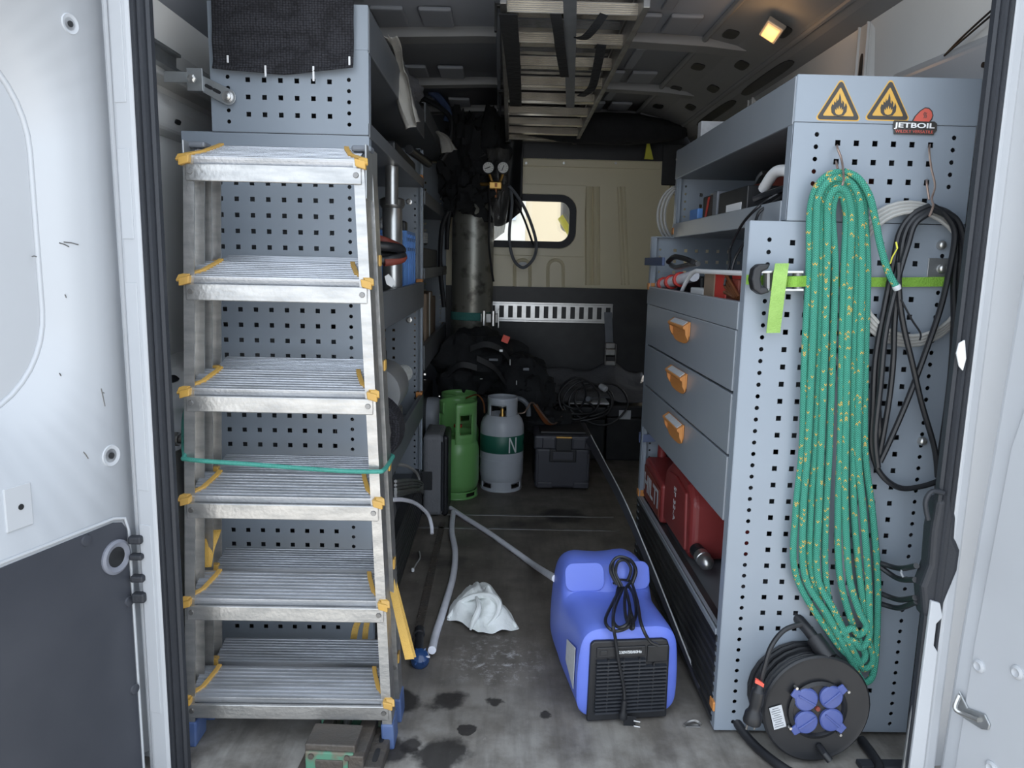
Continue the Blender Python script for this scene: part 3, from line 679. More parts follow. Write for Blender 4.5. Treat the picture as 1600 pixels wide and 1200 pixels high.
# --- left rack (near bay)
lrk = thing('shelving_rack', 'tall grey perforated van rack behind the stepladder', 'shelving', (-0.54, LY0, 0))
zs = rows(1.207, p_sq, 0.06, 1.31)
colsL = [(-0.671+0.0374*k, zs, 0.0054, 4) for k in range(8)]
zr = rows(1.215, p_rd, 0.05, 1.34)
colsL += [(-0.366, zr, 0.0049, 8), (-0.722, zr, 0.0049, 8)]
end_panel(lrk, 'end_panel', LX0, LX1, LY0, 0.012, 1.358, colsL)
zsu = [PY(400, y, LY0).z for y in (125, 152, 179)]
zru = [PY(357, y, LY0).z for y in (120, 137.5, 155, 172.5, 190)]
xs0 = PY(388, 152, LY0).x
colsU = [(xs0+0.0378*k, zsu, 0.0054, 4) for k in range(6)]+[(PY(357,155,LY0).x, zru, 0.0049, 8), (PY(545.5,155,LY0).x, zru, 0.0049, 8)]
end_panel(lrk, 'end_panel', LX0u, LX1, LY0, 1.361, 1.548, colsU)
end_panel(lrk, 'tray_end', LX0u, LX1, LY0-0.002, 1.549, 1.645, [], flange=0.02)
# far end panel of the near bay, aisle-side posts
zf = rows(0.3, p_sq, 0.05, 1.32); zfr = rows(0.3, p_rd, 0.05, 1.34)
colsF = [(-0.70+0.0374*k, zf, 0.0054, 4) for k in range(8)]+[(-0.352, zfr, 0.004, 8)]
end_panel(lrk, 'end_panel', LX0, LX1-0.008, LY1, 0.012, 1.50, colsF, material='drawer_grey', sgn=-1)
MB().box(LX1-0.026, LX1, LY1-0.002, LY1+0.022, 0.0, 1.50).build('post', 'rack', lrk, bevel=0.002)
MB().box(LX0, LX0+0.004, LY0+0.03, LY1, 0.012, 1.358).build('back_panel', 'rack_dark', lrk)
MB().box(LX0u, LX0u+0.004, LY0+0.03, LY1, 1.361, 1.64).build('back_panel', 'rack_dark', lrk)
tray(lrk, LX0u, LX1, LY0, LY1, 1.548, 1, 0.092, lip_mat='rack_dark')  # left rack lips take darker paint than the right, imitating the shaded interior
tray(lrk, LX0u, LX1, LY0, LY1, 1.36, 1, 0.028, lip_mat='rack_dark')
tray(lrk, LX0, LX1, LY0+0.02, LY1, 0.89, 1, 0.095, lip_mat='rack_dark')
tray(lrk, LX0, LX1, LY0+0.02, LY1, 0.435, 1, 0.09, lip_mat='rack_dark')
def kick(parent, x, y0, y1, sgn, z0=0.015, z1=0.24):
    """black ribbed aisle-side board under the lowest shelf: profile extruded along the van"""
    n = 9; prof = []
    for i in range(n):
        za = z0+(z1-z0)*i/n; dz = (z1-z0)/n
        prof += [(0.0, za+dz*0.05), (0.004, za+dz*0.2), (0.004, za+dz*0.6), (0.0, za+dz*0.75)]
    prof += [(0.0, z1), (-0.03, z1+0.004), (-0.03, z1-0.02), (-0.008, z1-0.02), (-0.008, z0), (0.0, z0)]
    m_ = MB(); m_.prism([(x+sgn*a, y0, z) for a, z in prof], (0, y1-y0, 0)); return m_.build('kick_board', 'black_rib', parent)
kick(lrk, LX1, LY0+0.03, LY1, 1, z1=0.20)
tray(lrk, LX0, LX1-0.01, LY0+0.02, LY1, 0.18, 1, 0.02)
for z in (0.985, 0.525, 1.39): MB().box(LX1-0.024, LX1+0.002, LY1-0.035, LY1+0.004, z-0.012, z+0.012).build('corner_cap', 'orange', lrk, bevel=0.003)
for z in (1.458, 1.30, 0.83): MB().lathe([(0.012,0),(0.012,0.003),(0.007,0.004),(0.007,0.009)], (-0.375, LY1-0.003, z), 12, (0,-1,0)).build('bolt', 'steel', lrk)
# bracket arm that ties the rack to the side wall
ba = MB(); b0, b1 = PY(309, 127, LY0-0.012), PY(357, 152, LY0-0.012)
ax = (b1-b0).normalized(); pp = Vector((-ax.z, 0, ax.x))
outl = []
for k in range(9): 
    a = -math.pi/2+math.pi*k/8; outl.append(b1+ax*(0.018*math.cos(a))+pp*(0.018*math.sin(a)))
for k in range(3): outl.append(b0+pp*(0.016-0.016*k)-ax*0.01)
wa = thing('wall_bracket', 'zinc slotted arm bolting the left rack to the wall channel', 'bracket', b0)
arm = ba.prism(outl, (0,-0.004,0)).build('slotted_arm', 'zinc', wa, bevel=0.001)
for t in (0.38, 0.64):
    c = b0.lerp(b1, t); slot_on(c+Vector((0,-0.0042,0)), ax, pp, 0.020, 0.008, arm, 0.001)
MB().lathe([(0.013,0),(0.013,0.003),(0.009,0.004),(0.009,0.010),(0.004,0.012)], b1+Vector((0,-0.004,0)), 16, (0,-1,0)).build('bolt', 'steel', wa)
q = PY(309, 126, LY0-0.014); MB().box(q.x-0.022, q.x+0.014, LY0-0.022, LY0-0.016, q.z-0.024, q.z+0.026).build('angle_plate', 'zinc', wa, bevel=0.001)
MB().box(q.x-0.075, q.x-0.022, LY0-0.020, LY0-0.016, q.z-0.006, q.z+0.018).build('angle_plate', 'zinc', wa, bevel=0.001)
MB().lathe([(0.010,0),(0.010,0.006),(0.005,0.008)], q+Vector((-0.004,-0.022+0.014,-0.001))-Vector((0,0.014,0)), 6, (0,-1,0)).build('bolt', 'steel', wa)
# --- left rack (far bay)
lrf = thing('shelving_rack', 'dark second van rack beyond the stepladder rack, next to the tall steel cylinder', 'shelving', (-0.54, LY1+0.05, 0))
zf2 = rows(0.9, p_rd, 0.05, 1.5)
end_panel(lrf, 'end_panel', LX0, LX1, LY2, 0.012, 1.60, [(-0.70+0.0374*k, rows(0.9,p_sq,0.05,1.5), 0.0054, 4) for k in range(8)]+[(-0.352, zf2, 0.004, 8)], material='drawer_grey', sgn=-1)
MB().box(LX1-0.024, LX1, LY2-0.002, LY2+0.02, 0.0, 1.60).build('post', 'rack', lrf, bevel=0.002)
MB().box(LX0, LX0+0.004, LY1+0.05, LY2, 0.012, 1.60).build('back_panel', 'rack_dark', lrf)
for z, lh in ((1.62, 0.07), (1.30, 0.05), (1.0, 0.04), (0.62, 0.10), (0.25, 0.05)): tray(lrf, LX0, LX1, LY1+0.05, LY2, z, 1, lh, lip_mat='rack_dark')
MB().box(LX1-0.02, LX1+0.002, LY2-0.03, LY2+0.004, 0.70, 0.72).build('corner_cap', 'orange', lrf, bevel=0.003)

# --- right rack
RX0, RX0u, RX1, RY0, RY1 = 0.515, 0.590, 0.965, 1.60, 2.66
rrk = thing('drawer_rack', 'grey perforated van rack with drawers and hanging rope', 'shelving', (0.74, RY0, 0))
a = PY(1227, 519, RY0)
zq = rows(a.z, 0.0375, 0.30, 1.14)
colsR = [(a.x+0.0375*k, rows(a.z, 0.0375, 0.05 if k > 1 else 0.26, 1.14), 0.0055, 4) for k in range(8)]
colsR += [(0.5575, rows(0.927, 0.0256, 0.03, 1.15), 0.0050, 8), (0.925, rows(0.927, 0.0256, 0.03, 1.13), 0.0050, 8)]
end_panel(rrk, 'end_panel', RX0, RX1, RY0, 0.010, 1.169, colsR)
zuR = [PY(1337, y, RY0).z for y in (224, 253.5, 283, 312)]
xu = PY(1308.7, 224, RY0).x; pu = (PY(1454, 224, RY0).x-xu)/5
zrr = [PY(1273, y, RY0).z for y in (210, 229.3, 248.6, 268, 287)]
colsRu = [(xu+pu*k, zuR, 0.0055, 4) for k in range(6)]+[(PY(1273,248,RY0).x, zrr, 0.0050, 8), (PY(1487,248,RY0).x, zrr, 0.0050, 8)]
end_panel(rrk, 'end_panel', RX0u, RX1, RY0, 1.173, 1.368, colsRu)
end_panel(rrk, 'tray_end', RX0u, RX1, RY0-0.002, 1.370, 1.460, [], flange=0.02)
# aisle-side upper frame
MB().box(RX0u-0.002, RX0u+0.002, RY0, RY0+0.028, 1.173, 1.368).build('post', 'rack', rrk)
MB().box(RX0u-0.002, RX0u+0.016, RY1-0.02, RY1, 1.173, 1.46).build('post', 'rack', rrk, bevel=0.002)
MB().box(RX0-0.002, RX0+0.018, RY1-0.022, RY1, 0.0, 1.169).build('post', 'rack', rrk, bevel=0.002)
colsRf = [(0.60+0.0374*k, rows(1.05,p_sq,0.05,1.13), 0.0054, 4) for k in range(9)]+[(0.548, rows(1.05,p_rd,0.03,1.15), 0.004, 8)]
end_panel(rrk, 'end_panel', RX0, RX1, RY1, 0.010, 1.169, colsRf, sgn=-1)
colsRg = [(0.68+0.0374*k, rows(1.24,p_sq,1.19,1.35), 0.0054, 4) for k in range(6)]+[(0.625, rows(1.24,p_rd,1.18,1.36), 0.004, 8)]
end_panel(rrk, 'end_panel', RX0u, RX1, RY1, 1.173, 1.46, colsRg, sgn=-1)
MB().box(RX1-0.004, RX1, RY0+0.03, RY1, 0.01, 1.169).build('back_panel', 'rack_dark', rrk)
MB().box(RX1-0.006, RX1-0.002, RY0+0.03, RY1, 1.18, 1.46).build('back_panel', 'rack_dark', rrk)
tray(rrk, RX0u, RX1, RY0, RY1, 1.370, -1, 0.088, lip_mat='drawer_grey')
tray(rrk, RX0u, RX1, RY0+0.03, RY1, 1.173, -1, 0.042, material='drawer_grey')
tray(rrk, RX0, RX1, RY0+0.03, RY1, 0.945, -1, 0.055)
MB().box(RX0+0.004, RX1-0.005, RY0+0.03, RY1-0.03, 0.50, 0.505).build('cabinet_floor', 'rack_dark', rrk)
tray(rrk, RX0, RX1, RY0+0.03, RY1, 0.235, -1, 0.01)
kick(rrk, RX0, RY0+0.02, RY1, -1)
for z, y in ((1.00, RY1), (0.255, RY1), (1.19, RY1), (0.065, RY0+0.03)):
    xx = RX0u if z > 1.1 else RX0
    MB().box(xx-0.006, xx+0.018, y-0.028, y+0.003, z-0.012, z+0.012).build('corner_cap', 'orange', rrk, bevel=0.003)
for z in (1.335, 1.43): MB().lathe([(0.005,0),(0.005,0.004)], (RX0u-0.002, RY1-0.01, z), 8, (-1,0,0)).build('bolt', 'steel', rrk)
# drawers
dy0, dy1 = RY0+0.035, RY1-0.028
for i, (za, zb) in enumerate(((0.803,0.938),(0.660,0.797),(0.506,0.654))):
    d_ = MB().box(RX0-0.004, RX0+0.012, dy0, dy1, za, zb).build('drawer', 'drawer_grey', rrk, bevel=0.002)
    MB().box(RX0+0.012, RX1-0.03, dy0+0.02, dy1-0.02, za+0.01, zb-0.02).build('drawer_box', 'rack_dark', d_)
    yc, zt = 2.125, zb-0.022
    # handle: half-round orange recess with a hooded bar
    sh = []
    for k in range(13):
        t = math.pi+math.pi*k/12; sh.append((RX0-0.0045, yc+0.100*math.copysign(abs(math.cos(t))**0.55, math.cos(t)), zt-0.022+0.034*math.sin(t)))
    sh += [(RX0-0.0045, yc+0.100, zt+0.008), (RX0-0.0045, yc-0.100, zt+0.008)]
    h_ = MB().prism(sh, (-0.004, 0, 0)).build('handle', 'orange', d_, bevel=0.0015)
    MB().prism([(RX0-0.008, yc-0.097, zt+0.007), (RX0-0.024, yc-0.097, zt-0.004), (RX0-0.024, yc-0.097, zt-0.010), (RX0-0.017, yc-0.097, zt-0.016), (RX0-0.008, yc-0.097, zt-0.008)], (0, 0.194, 0)).build('grip', 'orange', h_, bevel=0.002)
    for s in (-1, 1): MB().prism([(RX0-0.0085, yc+s*0.094-.006, zt+0.006), (RX0-0.020, yc+s*0.094-.006, zt-0.003), (RX0-0.017, yc+s*0.094-.006, zt-0.028), (RX0-0.0085, yc+s*0.094-.006, zt-0.044)], (0, 0.012, 0)).build('cheek', 'orange', h_, bevel=0.001)
    MB().prism([(RX0-0.0095, yc-0.085, zt+0.0085), (RX0-0.0225, yc-0.085, zt-0.0015), (RX0-0.0225, yc-0.085, zt-0.0030), (RX0-0.0095, yc-0.085, zt+0.0065)], (0, 0.155, 0)).build('label_strip', 'label_grey', h_)

# ================================================================== STEPLADDER in front of the left rack
ld = thing('stepladder', 'folded aluminium double stepladder with yellow step ends and blue feet', 'ladder', (-0.45, 1.56, 0))
fbL, fbR = Vector((-0.668, 1.556, 0)), Vector((-0.231, 1.556, 0))
ftL, ftR = PY(304, 262, 1.556), PY(564, 262, 1.556); ftL.z = ftR.z = 1.262
bbL, bbR = Vector((-0.664, 1.655, 0)), Vector((-0.228, 1.655, 0))
btL, btR = ftL+Vector((0.004, 0.078, -0.005)), ftR+Vector((0.004, 0.078, -0.005))
def stile(p0, p1, nm):
    sx = 1 if p0.x < -0.45 else -1
    a = p0.lerp(p1, 0.045)
    # C-section: web outside, two flanges turned in
    m_ = MB(); w_, d_, t_ = 0.021, 0.056, 0.003
    prof = [(-w_/2,-d_/2),(w_/2,-d_/2),(w_/2,-d_/2+t_),(-w_/2+t_,-d_/2+t_),(-w_/2+t_,d_/2-t_),(w_/2,d_/2-t_),(w_/2,d_/2),(-w_/2,d_/2)]
    n = len(prof)
    m_.add([a+Vector((sx*x, y, 0)) for x, y in prof]+[p1+Vector((sx*x, y, 0)) for x, y in prof], [tuple(range(n)), tuple(range(2*n-1, n-1, -1))]+[(i,(i+1)%n,n+(i+1)%n,n+i) for i in range(n)])
    o = m_.build('stile', 'aluminium', ld)
    MB().bar(p0, p0.lerp(p1, 0.048), 0.028, 0.062).build('foot', 'blue_foot', ld, bevel=0.004)
    return o
stile(fbL, ftL, 0); stile(fbR, ftR, 0); stile(bbL, btL, 0); stile(bbR, btR, 0)
def frame_x(z, L0, L1, R0, R1):
    t = z/1.262; return L0.lerp(L1, t).x, R0.lerp(R1, t).x
def step(z, y0, dy, dz, xa, xb, front):
    ax_ = Vector((0, dy, dz)); ln = ax_.length; ax_ /= ln; up_ = Vector((0, -ax_.z, ax_.y)); n = 9; prof = [(0, -0.004)]
    for i in range(n):
        s0 = ln*i/n; w_ = ln/n
        prof += [(s0+w_*0.08, 0.0), (s0+w_*0.18, 0.0022), (s0+w_*0.62, 0.0022), (s0+w_*0.75, 0.0)]
    prof += [(ln, 0.0), (ln, -0.024), (ln-0.003, -0.024), (ln-0.003, -0.004), (0.003, -0.004), (0.003, -0.016), (0, -0.016)]
    base = Vector((xa, y0, z)); m_ = MB(); m_.prism([base+ax_*s+up_*t for s, t in prof], (xb-xa, 0, 0))
    o = m_.build('tread', 'tread_metal', ld)
    if front:
        MB().box(xa-0.006, xb+0.006, y0-0.004, y0+0.004, z-0.046, z-0.013).build('step_rail', 'aluminium', ld, bevel=0.002)
        for s, x in ((-1, xa), (1, xb)):
            MB().lathe([(0.006,0),(0.005,0.003)], (x+s*(-0.004), y0-0.004, z-0.028), 10, (0,-1,0)).build('rivet', 'dull_steel', ld)
            cap = MB(); e = Vector((x-s*0.004, y0, z))
            # end piece: block at the nosing, then a bent strip up the tread end
            c0 = e+Vector((s*0.004, -0.006, 0))
            path = [c0+Vector((s*0.012, -0.004, -0.008)), c0+Vector((s*0.010, 0.004, 0.002)), e+ax_*(ln*0.33)+Vector((-s*0.016,0,0))+up_*0.003, e+ax_*(ln*0.80)+Vector((-s*0.030,0,0))+up_*0.003, e+ax_*(ln*1.0)+Vector((-s*0.034,0,0))+up_*0.003]
            cap.ribbon(path, lambda t: Vector((0.010,0,0)) if t > 0.3 else Vector((0.018,0,0)), 0.006)
            co = cap.build('end_cap', 'yellow_plastic', ld, bevel=0.001)
            MB().hexa([c0+Vector((s*0.016,-0.006,-0.018)), c0+Vector((-s*0.004,-0.006,-0.012)), c0+Vector((-s*0.004,0.010,-0.012)), c0+Vector((s*0.016,0.010,-0.018))],
                      [c0+Vector((s*0.016,-0.006,-0.002)), c0+Vector((-s*0.006,-0.006,0.003)), c0+Vector((-s*0.006,0.012,0.004)), c0+Vector((s*0.016,0.012,0.0))]).build('cap_block', 'yellow_plastic', co, bevel=0.002)
    else:
        for s, x in ((-1, xa), (1, xb)):
            MB().box(x-0.008, x+0.008, y0-0.004, y0+0.012, z-0.010, z+0.008).build('end_cap', 'yellow_plastic', ld, bevel=0.002)
for z in (0.118, 0.347, 0.575, 0.803, 1.030, 1.262):
    xa, xb = frame_x(z, fbL, ftL, fbR, ftR); step(z, 1.527, 0.079, 0.032, xa, xb, True)
    if z < 1.2:
        xa, xb = frame_x(z, bbL, btL, bbR, btR); step(z+0.026, 1.636, 0.078, 0.018, xa+0.01, xb-0.01, False)
# outside hardware on the right-hand stiles and top hinge plates
for z in (0.16, 0.39, 0.62, 0.845, 1.07):
    xa, xb = frame_x(z, bbL, btL, bbR, btR)
    MB().box(xb+0.010, xb+0.014, 1.628, 1.650, z-0.012, z+0.012).build('end_cap', 'yellow_plastic', ld, bevel=0.002)
    MB().lathe([(0.006,0),(0.005,0.003)], (xb+0.004, 1.626, z-0.02), 10, (0,-1,0)).build('rivet', 'dull_steel', ld)
for p, s in ((ftL, -1), (ftR, 1)):
    MB().box(p.x+s*0.011, p.x+s*0.015, 1.535, 1.665, 1.19, 1.295).build('hinge_plate', 'zinc', ld, bevel=0.006)
    MB().box(p.x-0.020, p.x+0.020, 1.560, 1.60, 1.284, 1.296).build('top_cap', 'fan_grey', ld, bevel=0.004)
MB().tube([Vector((-0.655,1.56,0.10)), Vector((-0.63,1.64,0.115))], 0.006, 6).build('brace', 'aluminium', ld)
MB().tube([Vector((-0.245,1.56,0.10)), Vector((-0.27,1.64,0.115))], 0.006, 6).build('brace', 'aluminium', ld)
# green cord tied round the ladder
gp = [PY(289,712,1.60), PY(288,640,1.66), PY(292,625,1.80)]
cordp = [PY(291,636,1.80), PY(287,660,1.62), PY(288,710,1.53), PY(296,718,1.515), PY(400,726,1.513), PY(520,735,1.513), PY(585,737,1.513), PY(600,734,1.53), PY(611,718,1.62), PY(612,712,1.68), PY(590,712,1.78)]
tag(MB().tube(smooth_path(cordp, 8), 0.0048, 8).build('tie_rope', 'green_cord', smooth=True), 'teal green cord looped across the front of the stepladder', 'cord')
# yellow ratchet webbing through the ladder
yw = thing('lashing_strap', 'yellow webbing strap hanging from the right side of the stepladder', 'strap', PY(645,1030,1.60))
a = [PY(603,842,1.70), PY(610,900,1.64), PY(625,970,1.60), PY(640,1030,1.58)]
MB().ribbon(smooth_path(a), lambda t: Vector((0.012+0.008*t, 0.004, 0)), 0.002).build('webbing', 'yellow_web', yw, smooth=True)
b = [PY(603,850,1.72), PY(616,910,1.67), PY(632,975,1.63), PY(645,1028,1.60)]
MB().ribbon(smooth_path(b), lambda t: Vector((0.008+0.006*t, 0.008, 0)), 0.002).build('webbing', 'yellow_web', yw, smooth=True)
yl = thing('strap_end', 'folded yellow strap end poking up behind the lowest left treads', 'strap', PY(325,885,1.63))
MB().ribbon(smooth_path([PY(325,886,1.62), PY(328,860,1.62), PY(336,838,1.63), PY(339,828,1.64)]), (0.018,0.004,0), 0.002).build('webbing', 'yellow_web', yl, smooth=True)
MB().ribbon(smooth_path([PY(320,886,1.615), PY(320,856,1.615), PY(316,842,1.61), PY(312,850,1.605)]), (0.016,0.0,0), 0.002).build('webbing', 'yellow_web', yl, smooth=True)
yb = thing('strap_loop', 'yellow strap looped behind the second lowest tread, near the right stile', 'strap', PY(565,995,1.75))
MB().ribbon(smooth_path([PY(552,1000,1.74), PY(558,975,1.75), PY(574,958,1.76)]), (0.016,0,0), 0.002).build('webbing', 'yellow_web', yb, smooth=True)
MB().ribbon(smooth_path([PY(570,1000,1.74), PY(572,980,1.75), PY(577,958,1.76)]), (0.014,0,0), 0.002).build('webbing', 'yellow_web', yb, smooth=True)
# knitted black mat tied over the top of the rack
km = MB(); c00, c10 = PY(331,-20,1.842), PY(553,-20,1.842)
def matf(u, v):
    px = 331+222*u; py = -12+v*(124+5*math.sin(u*3.3)-8*abs(u-0.5))
    p = PY(px+3*v*(1-u), py, 1.836); p.y -= 0.004+0.006*noise.noise(Vector((u*5, v*4, 1)))+0.010*math.exp(-((v-1)/.06)**2)*(0.5+0.5*math.sin(u*9))
    return p
km.grid(matf, 60, 40)
kmat = bpy.data.materials.new('knit_mesh'); kmat.use_nodes = True
def _knit(m):
    nt = m.node_tree; N = nt.nodes; L = nt.links; b = N['Principled BSDF']; b.inputs['Roughness'].default_value = 0.9
    tc = N.new('ShaderNodeTexCoord'); mp = N.new('ShaderNodeMapping'); mp.inputs['Scale'].default_value = (150, 150, 190); L.new(tc.outputs['Object'], mp.inputs[0])
    vo = N.new('ShaderNodeTexVoronoi'); vo.inputs['Scale'].default_value = 1.0; vo.inputs['Randomness'].default_value = 0.25; L.new(mp.outputs[0], vo.inputs['Vector'])
    r = N.new('ShaderNodeMapRange'); r.inputs[1].default_value = 0.1; r.inputs[2].default_value = 0.7; L.new(vo.outputs['Distance'], r.inputs[0])
    x = N.new('ShaderNodeMix'); x.data_type = 'RGBA'; L.new(r.outputs[0], x.inputs[0]); x.inputs[6].default_value = (0.050, 0.051, 0.062, 1); x.inputs[7].default_value = (0.008, 0.008, 0.011, 1)
    L.new(x.outputs[2], b.inputs['Base Color'])
    bp = N.new('ShaderNodeBump'); bp.invert = True; bp.inputs['Distance'].default_value = 0.004; L.new(vo.outputs['Distance'], bp.inputs['Height']); L.new(bp.outputs[0], b.inputs['Normal'])
_knit(kmat)
kt = thing('knitted_mat', 'black knitted anti-slip mat tied over the top end of the left rack', 'mat', PY(440,110,1.835))
km.build('mat_sheet', kmat, kt, smooth=True, solid=0.003)
for px, py, l in ((355,86,12),(414,102,18),(489,103,24),(545,88,14)):
    a_, b_ = PY(px, py, 1.822), PY(px+1, py+l, 1.824); MB().box(-0.0022,0.0022,-0.001,0.001,0,(a_-b_).length, Matrix.Translation(b_)).build('cable_tie', 'sticker_white', kt, bevel=0.0006)
# ================================================================== ON THE END OF THE RIGHT RACK
SY = 1.5965
def tri(c, R, r, y, n=5):
    P = []
    for k in range(3):
        a0 = math.pi/2+2*math.pi*k/3; v = Vector((math.cos(a0), 0, math.sin(a0)))*(R-2*r)
        for j in range(n+1):
            a = a0-math.pi/3+2*math.pi/3*j/n; P.append(Vector(c)+v+Vector((math.cos(a)*r, 0, math.sin(a)*r)))
    return [Vector((p.x, y, p.z)) for p in P]
flame_out = [(0,-.5),(.28,-.46),(.44,-.25),(.45,.02),(.36,.22),(.33,.05),(.27,-.02),(.26,.22),(.16,.36),(.17,.16),(.10,.22),(.06,.5),(-.03,.72),(-.05,.42),(-.14,.30),(-.17,.44),(-.20,.20),(-.30,.30),(-.30,.08),(-.40,.14),(-.45,-.05),(-.40,-.32),(-.25,-.46)]
flame_in = [(0,-.44),(.16,-.40),(.24,-.26),(.22,-.10),(.15,-.20),(.12,-.02),(.05,-.16),(.0,.06),(-.06,-.16),(-.13,-.02),(-.14,-.20),(-.22,-.12),(-.22,-.28),(-.14,-.40)]
def flame_sign(px, label):
    c = PY(px, 168, SY); h = PY(px,124,SY).z-PY(px,188,SY).z; R = h/1.5*1.03
    e = thing('warning_sign', label, 'sign', c, 'flame warning stickers')
    c = Vector((c.x, SY, PY(px,188,SY).z+R*0.5))
    MB().prism(tri(c, R*1.04, 0.006, SY+0.0012), (0,-0.0008,0)).build('sign_plate', 'sign_yellow', e)
    b0 = tri(c, R*0.96, 0.005, SY); b1 = tri(c, R*0.70, 0.002, SY); n = len(b0)
    MB().add(b0+b1+[p+Vector((0,-.0005,0)) for p in b0]+[p+Vector((0,-.0005,0)) for p in b1], [(2*n+i,2*n+(i+1)%n,3*n+(i+1)%n,3*n+i) for i in range(n)]+[(i,(i+1)%n,2*n+(i+1)%n,2*n+i) for i in range(n)]+[(n+i,3*n+i,3*n+(i+1)%n,n+(i+1)%n) for i in range(n)]).build('border', 'sign_black', e)
    fs = R*0.66; fo = Vector((c.x, SY, c.z-R*0.02))
    MB().prism([fo+Vector((x*fs, 0, z*fs)) for x, z in flame_out], (0,-0.0005,0)).build('flame', 'sign_black', e)
    MB().prism([fo+Vector((x*fs, -0.0005, z*fs)) for x, z in flame_in], (0,-0.0004,0)).build('flame_core', 'sign_yellow', e)
    MB().box(fo.x-fs*.36, fo.x+fs*.36, SY-0.0005, SY, fo.z-fs*.56, fo.z-fs*.50).build('ground_line', 'sign_black', e)
flame_sign(1311, 'yellow triangular flame warning sticker, nearer the aisle end of the right rack')
flame_sign(1388, 'yellow triangular flame warning sticker beside the red and black logo sticker')
jb = thing('logo_sticker', 'red and black lettered brand sticker under the flame warning signs', 'sticker', PY(1430,200,SY))
a, b = PY(1395,199,SY), PY(1464,199,SY); cx = (a.x+b.x)/2; wj = b.x-a.x; zt, zm, zb = PY(1430,190,SY).z, PY(1430,203,SY).z, PY(1430,210.5,SY).z
MB().prism([Vector((cx+x*wj/2, SY, z)) for x, z in ((-1,zt-.001),(-.97,zt+.001),(.85,zt+.001),(.98,zt-.003),(1,zm),(.90,zb+.004),(.88,zb),(-.93,zb),(-.95,zm-.001),(-1,zm+.001))], (0,-0.0008,0)).build('backing', 'sign_black', jb)
lid = []; lc = PY(1444,180,SY)
for dx, dz in ((-.020,-.011),(-.016,-.002),(-.008,.007),(0,.0125),(.007,.012),(.013,.007),(.0155,0),(.014,-.007),(.010,-.012)): lid.append((dx, dz))
MB().prism([Vector((lc.x+x*1.22, SY+0.0006, lc.z+z*1.22)) for x, z in lid], (0,-0.0009,0)).build('emblem_border', 'sign_black', jb)
MB().prism([Vector((lc.x+x*1.05, SY, lc.z+z*1.05)) for x, z in lid], (0,-0.0012,0)).build('emblem', 'sticker_red', jb)
for k in range(3):
    x = lc.x-0.001+k*0.0022; MB().tube(smooth_path([(x+.0015,SY-.0014,lc.z+.006-.001*k),(x-.001,SY-.0014,lc.z+.002),(x+.0012,SY-.0014,lc.z-.002),(x,SY-.0014,lc.z-.006)], 3), 0.0006, 4).build('emblem_mark', 'sign_black', jb)
zc1, zc2 = PY(1430,196.5,SY).z, PY(1430,206,SY).z
text_part('lettering', 'JETBOIL', 0.0135, Matrix.Translation((cx-0.001, SY-0.001, zc1)) @ FACE, 'sticker_white', jb, bold=True, width=wj*0.92)
text_part('lettering', 'WILDLY VERSATILE', 0.0084, Matrix.Translation((cx-0.001, SY-0.001, zc2)) @ FACE, 'sticker_red', jb, width=wj*0.86)
# wire hooks
def hook(pts, label):
    o = MB().tube(smooth_path(pts, 5), 0.0022, 6).build('wire_hook', 'hook_wire', smooth=True); return tag(o, label, 'hook')
hook([PY(1308,227,1.598), PY(1309,233,1.58), PY(1314,246,1.575), PY(1317,262,1.555), PY(1318,280,1.52), PY(1316,290,1.515)], 'bent wire hook holding up the green rope')
hook([PY(1453,226,1.598), PY(1452,236,1.58), PY(1455,262,1.575), PY(1461,290,1.565), PY(1456,310,1.55), PY(1458,322,1.525), PY(1452,338,1.52)], 'long twisted wire hook holding up the black cable')
hook([PY(1448,281,1.598), PY(1448,286,1.578), PY(1450,300,1.575), PY(1452,312,1.57)], 'short bright pin stuck in a panel hole above the black cable')
hook([PY(1306,252,1.598), PY(1307,256,1.578), PY(1309,264,1.57)], 'short bright pin stuck in a panel hole behind the rope top')
# --- green rope
rope = MB(); path = []
LY = [345, 420, 550, 700, 800, 900]
Lo = [1266, 1264, 1258, 1253, 1243, 1246]; Li = [1300, 1303, 1300, 1294, 1289, 1288]
Ro = [1353, 1354, 1353, 1352, 1361, 1371]; Ri = [1322, 1320, 1314, 1311, 1308, 1312]
bot = [(1352,1066,1350), (1345,1012,1330), (1352,1044,1336), (1342,992,1326), (1340,1036,1320)]
rnd = random.Random(3)
for k in range(5):
    t = k/4; Yd = 1.572-0.009*(k % 2)-0.005*k/4
    def J(x, y, d=0.0): return PY(x+rnd.uniform(-1.8, 1.8), y, Yd+d)
    ls = [a*(1-t)+b*t for a, b in zip(Lo, Li)]; rs = [a*(1-t)+b*t for a, b in zip(Ro, Ri)]
    up_ = [J(x, y) for x, y in zip(ls, LY)][::-1]
    mx = (ls[0]+rs[0])/2; hw_ = (rs[0]-ls[0])/2; hh_ = 345-(270+32*t)
    arc = [PY(mx-hw_*math.cos(g), 345-hh_*math.sin(g)**0.8, Yd-0.012*math.sin(g)) for g in [math.pi*q_/8 for q_ in range(1, 8)]]
    dn = [J(x, y) for x, y in zip(rs, LY)]
    bx, by, lx = bot[k]
    low_l = [PY(ls[-1]+(lx-ls[-1])*0.55, 900+(by-900)*0.60, Yd-.012)]
    low_r = [PY(rs[-1]+(bx+16-rs[-1])*0.5, 900+(by-900)*0.60, Yd-.004)]
    turn = [PY(bx+12, by-14, Yd-.006), PY(bx, by, Yd-.009), PY(bx-10, by-10, Yd-.012)]
    if k == 0: path += [PY(bx-26, by-42, Yd-.016)]
    path += low_l+up_+arc+dn+low_r+turn
rp = thing('rope', 'thick green braided rope with yellow flecks hanging on the right rack', 'rope', PY(1310,1060,1.58))
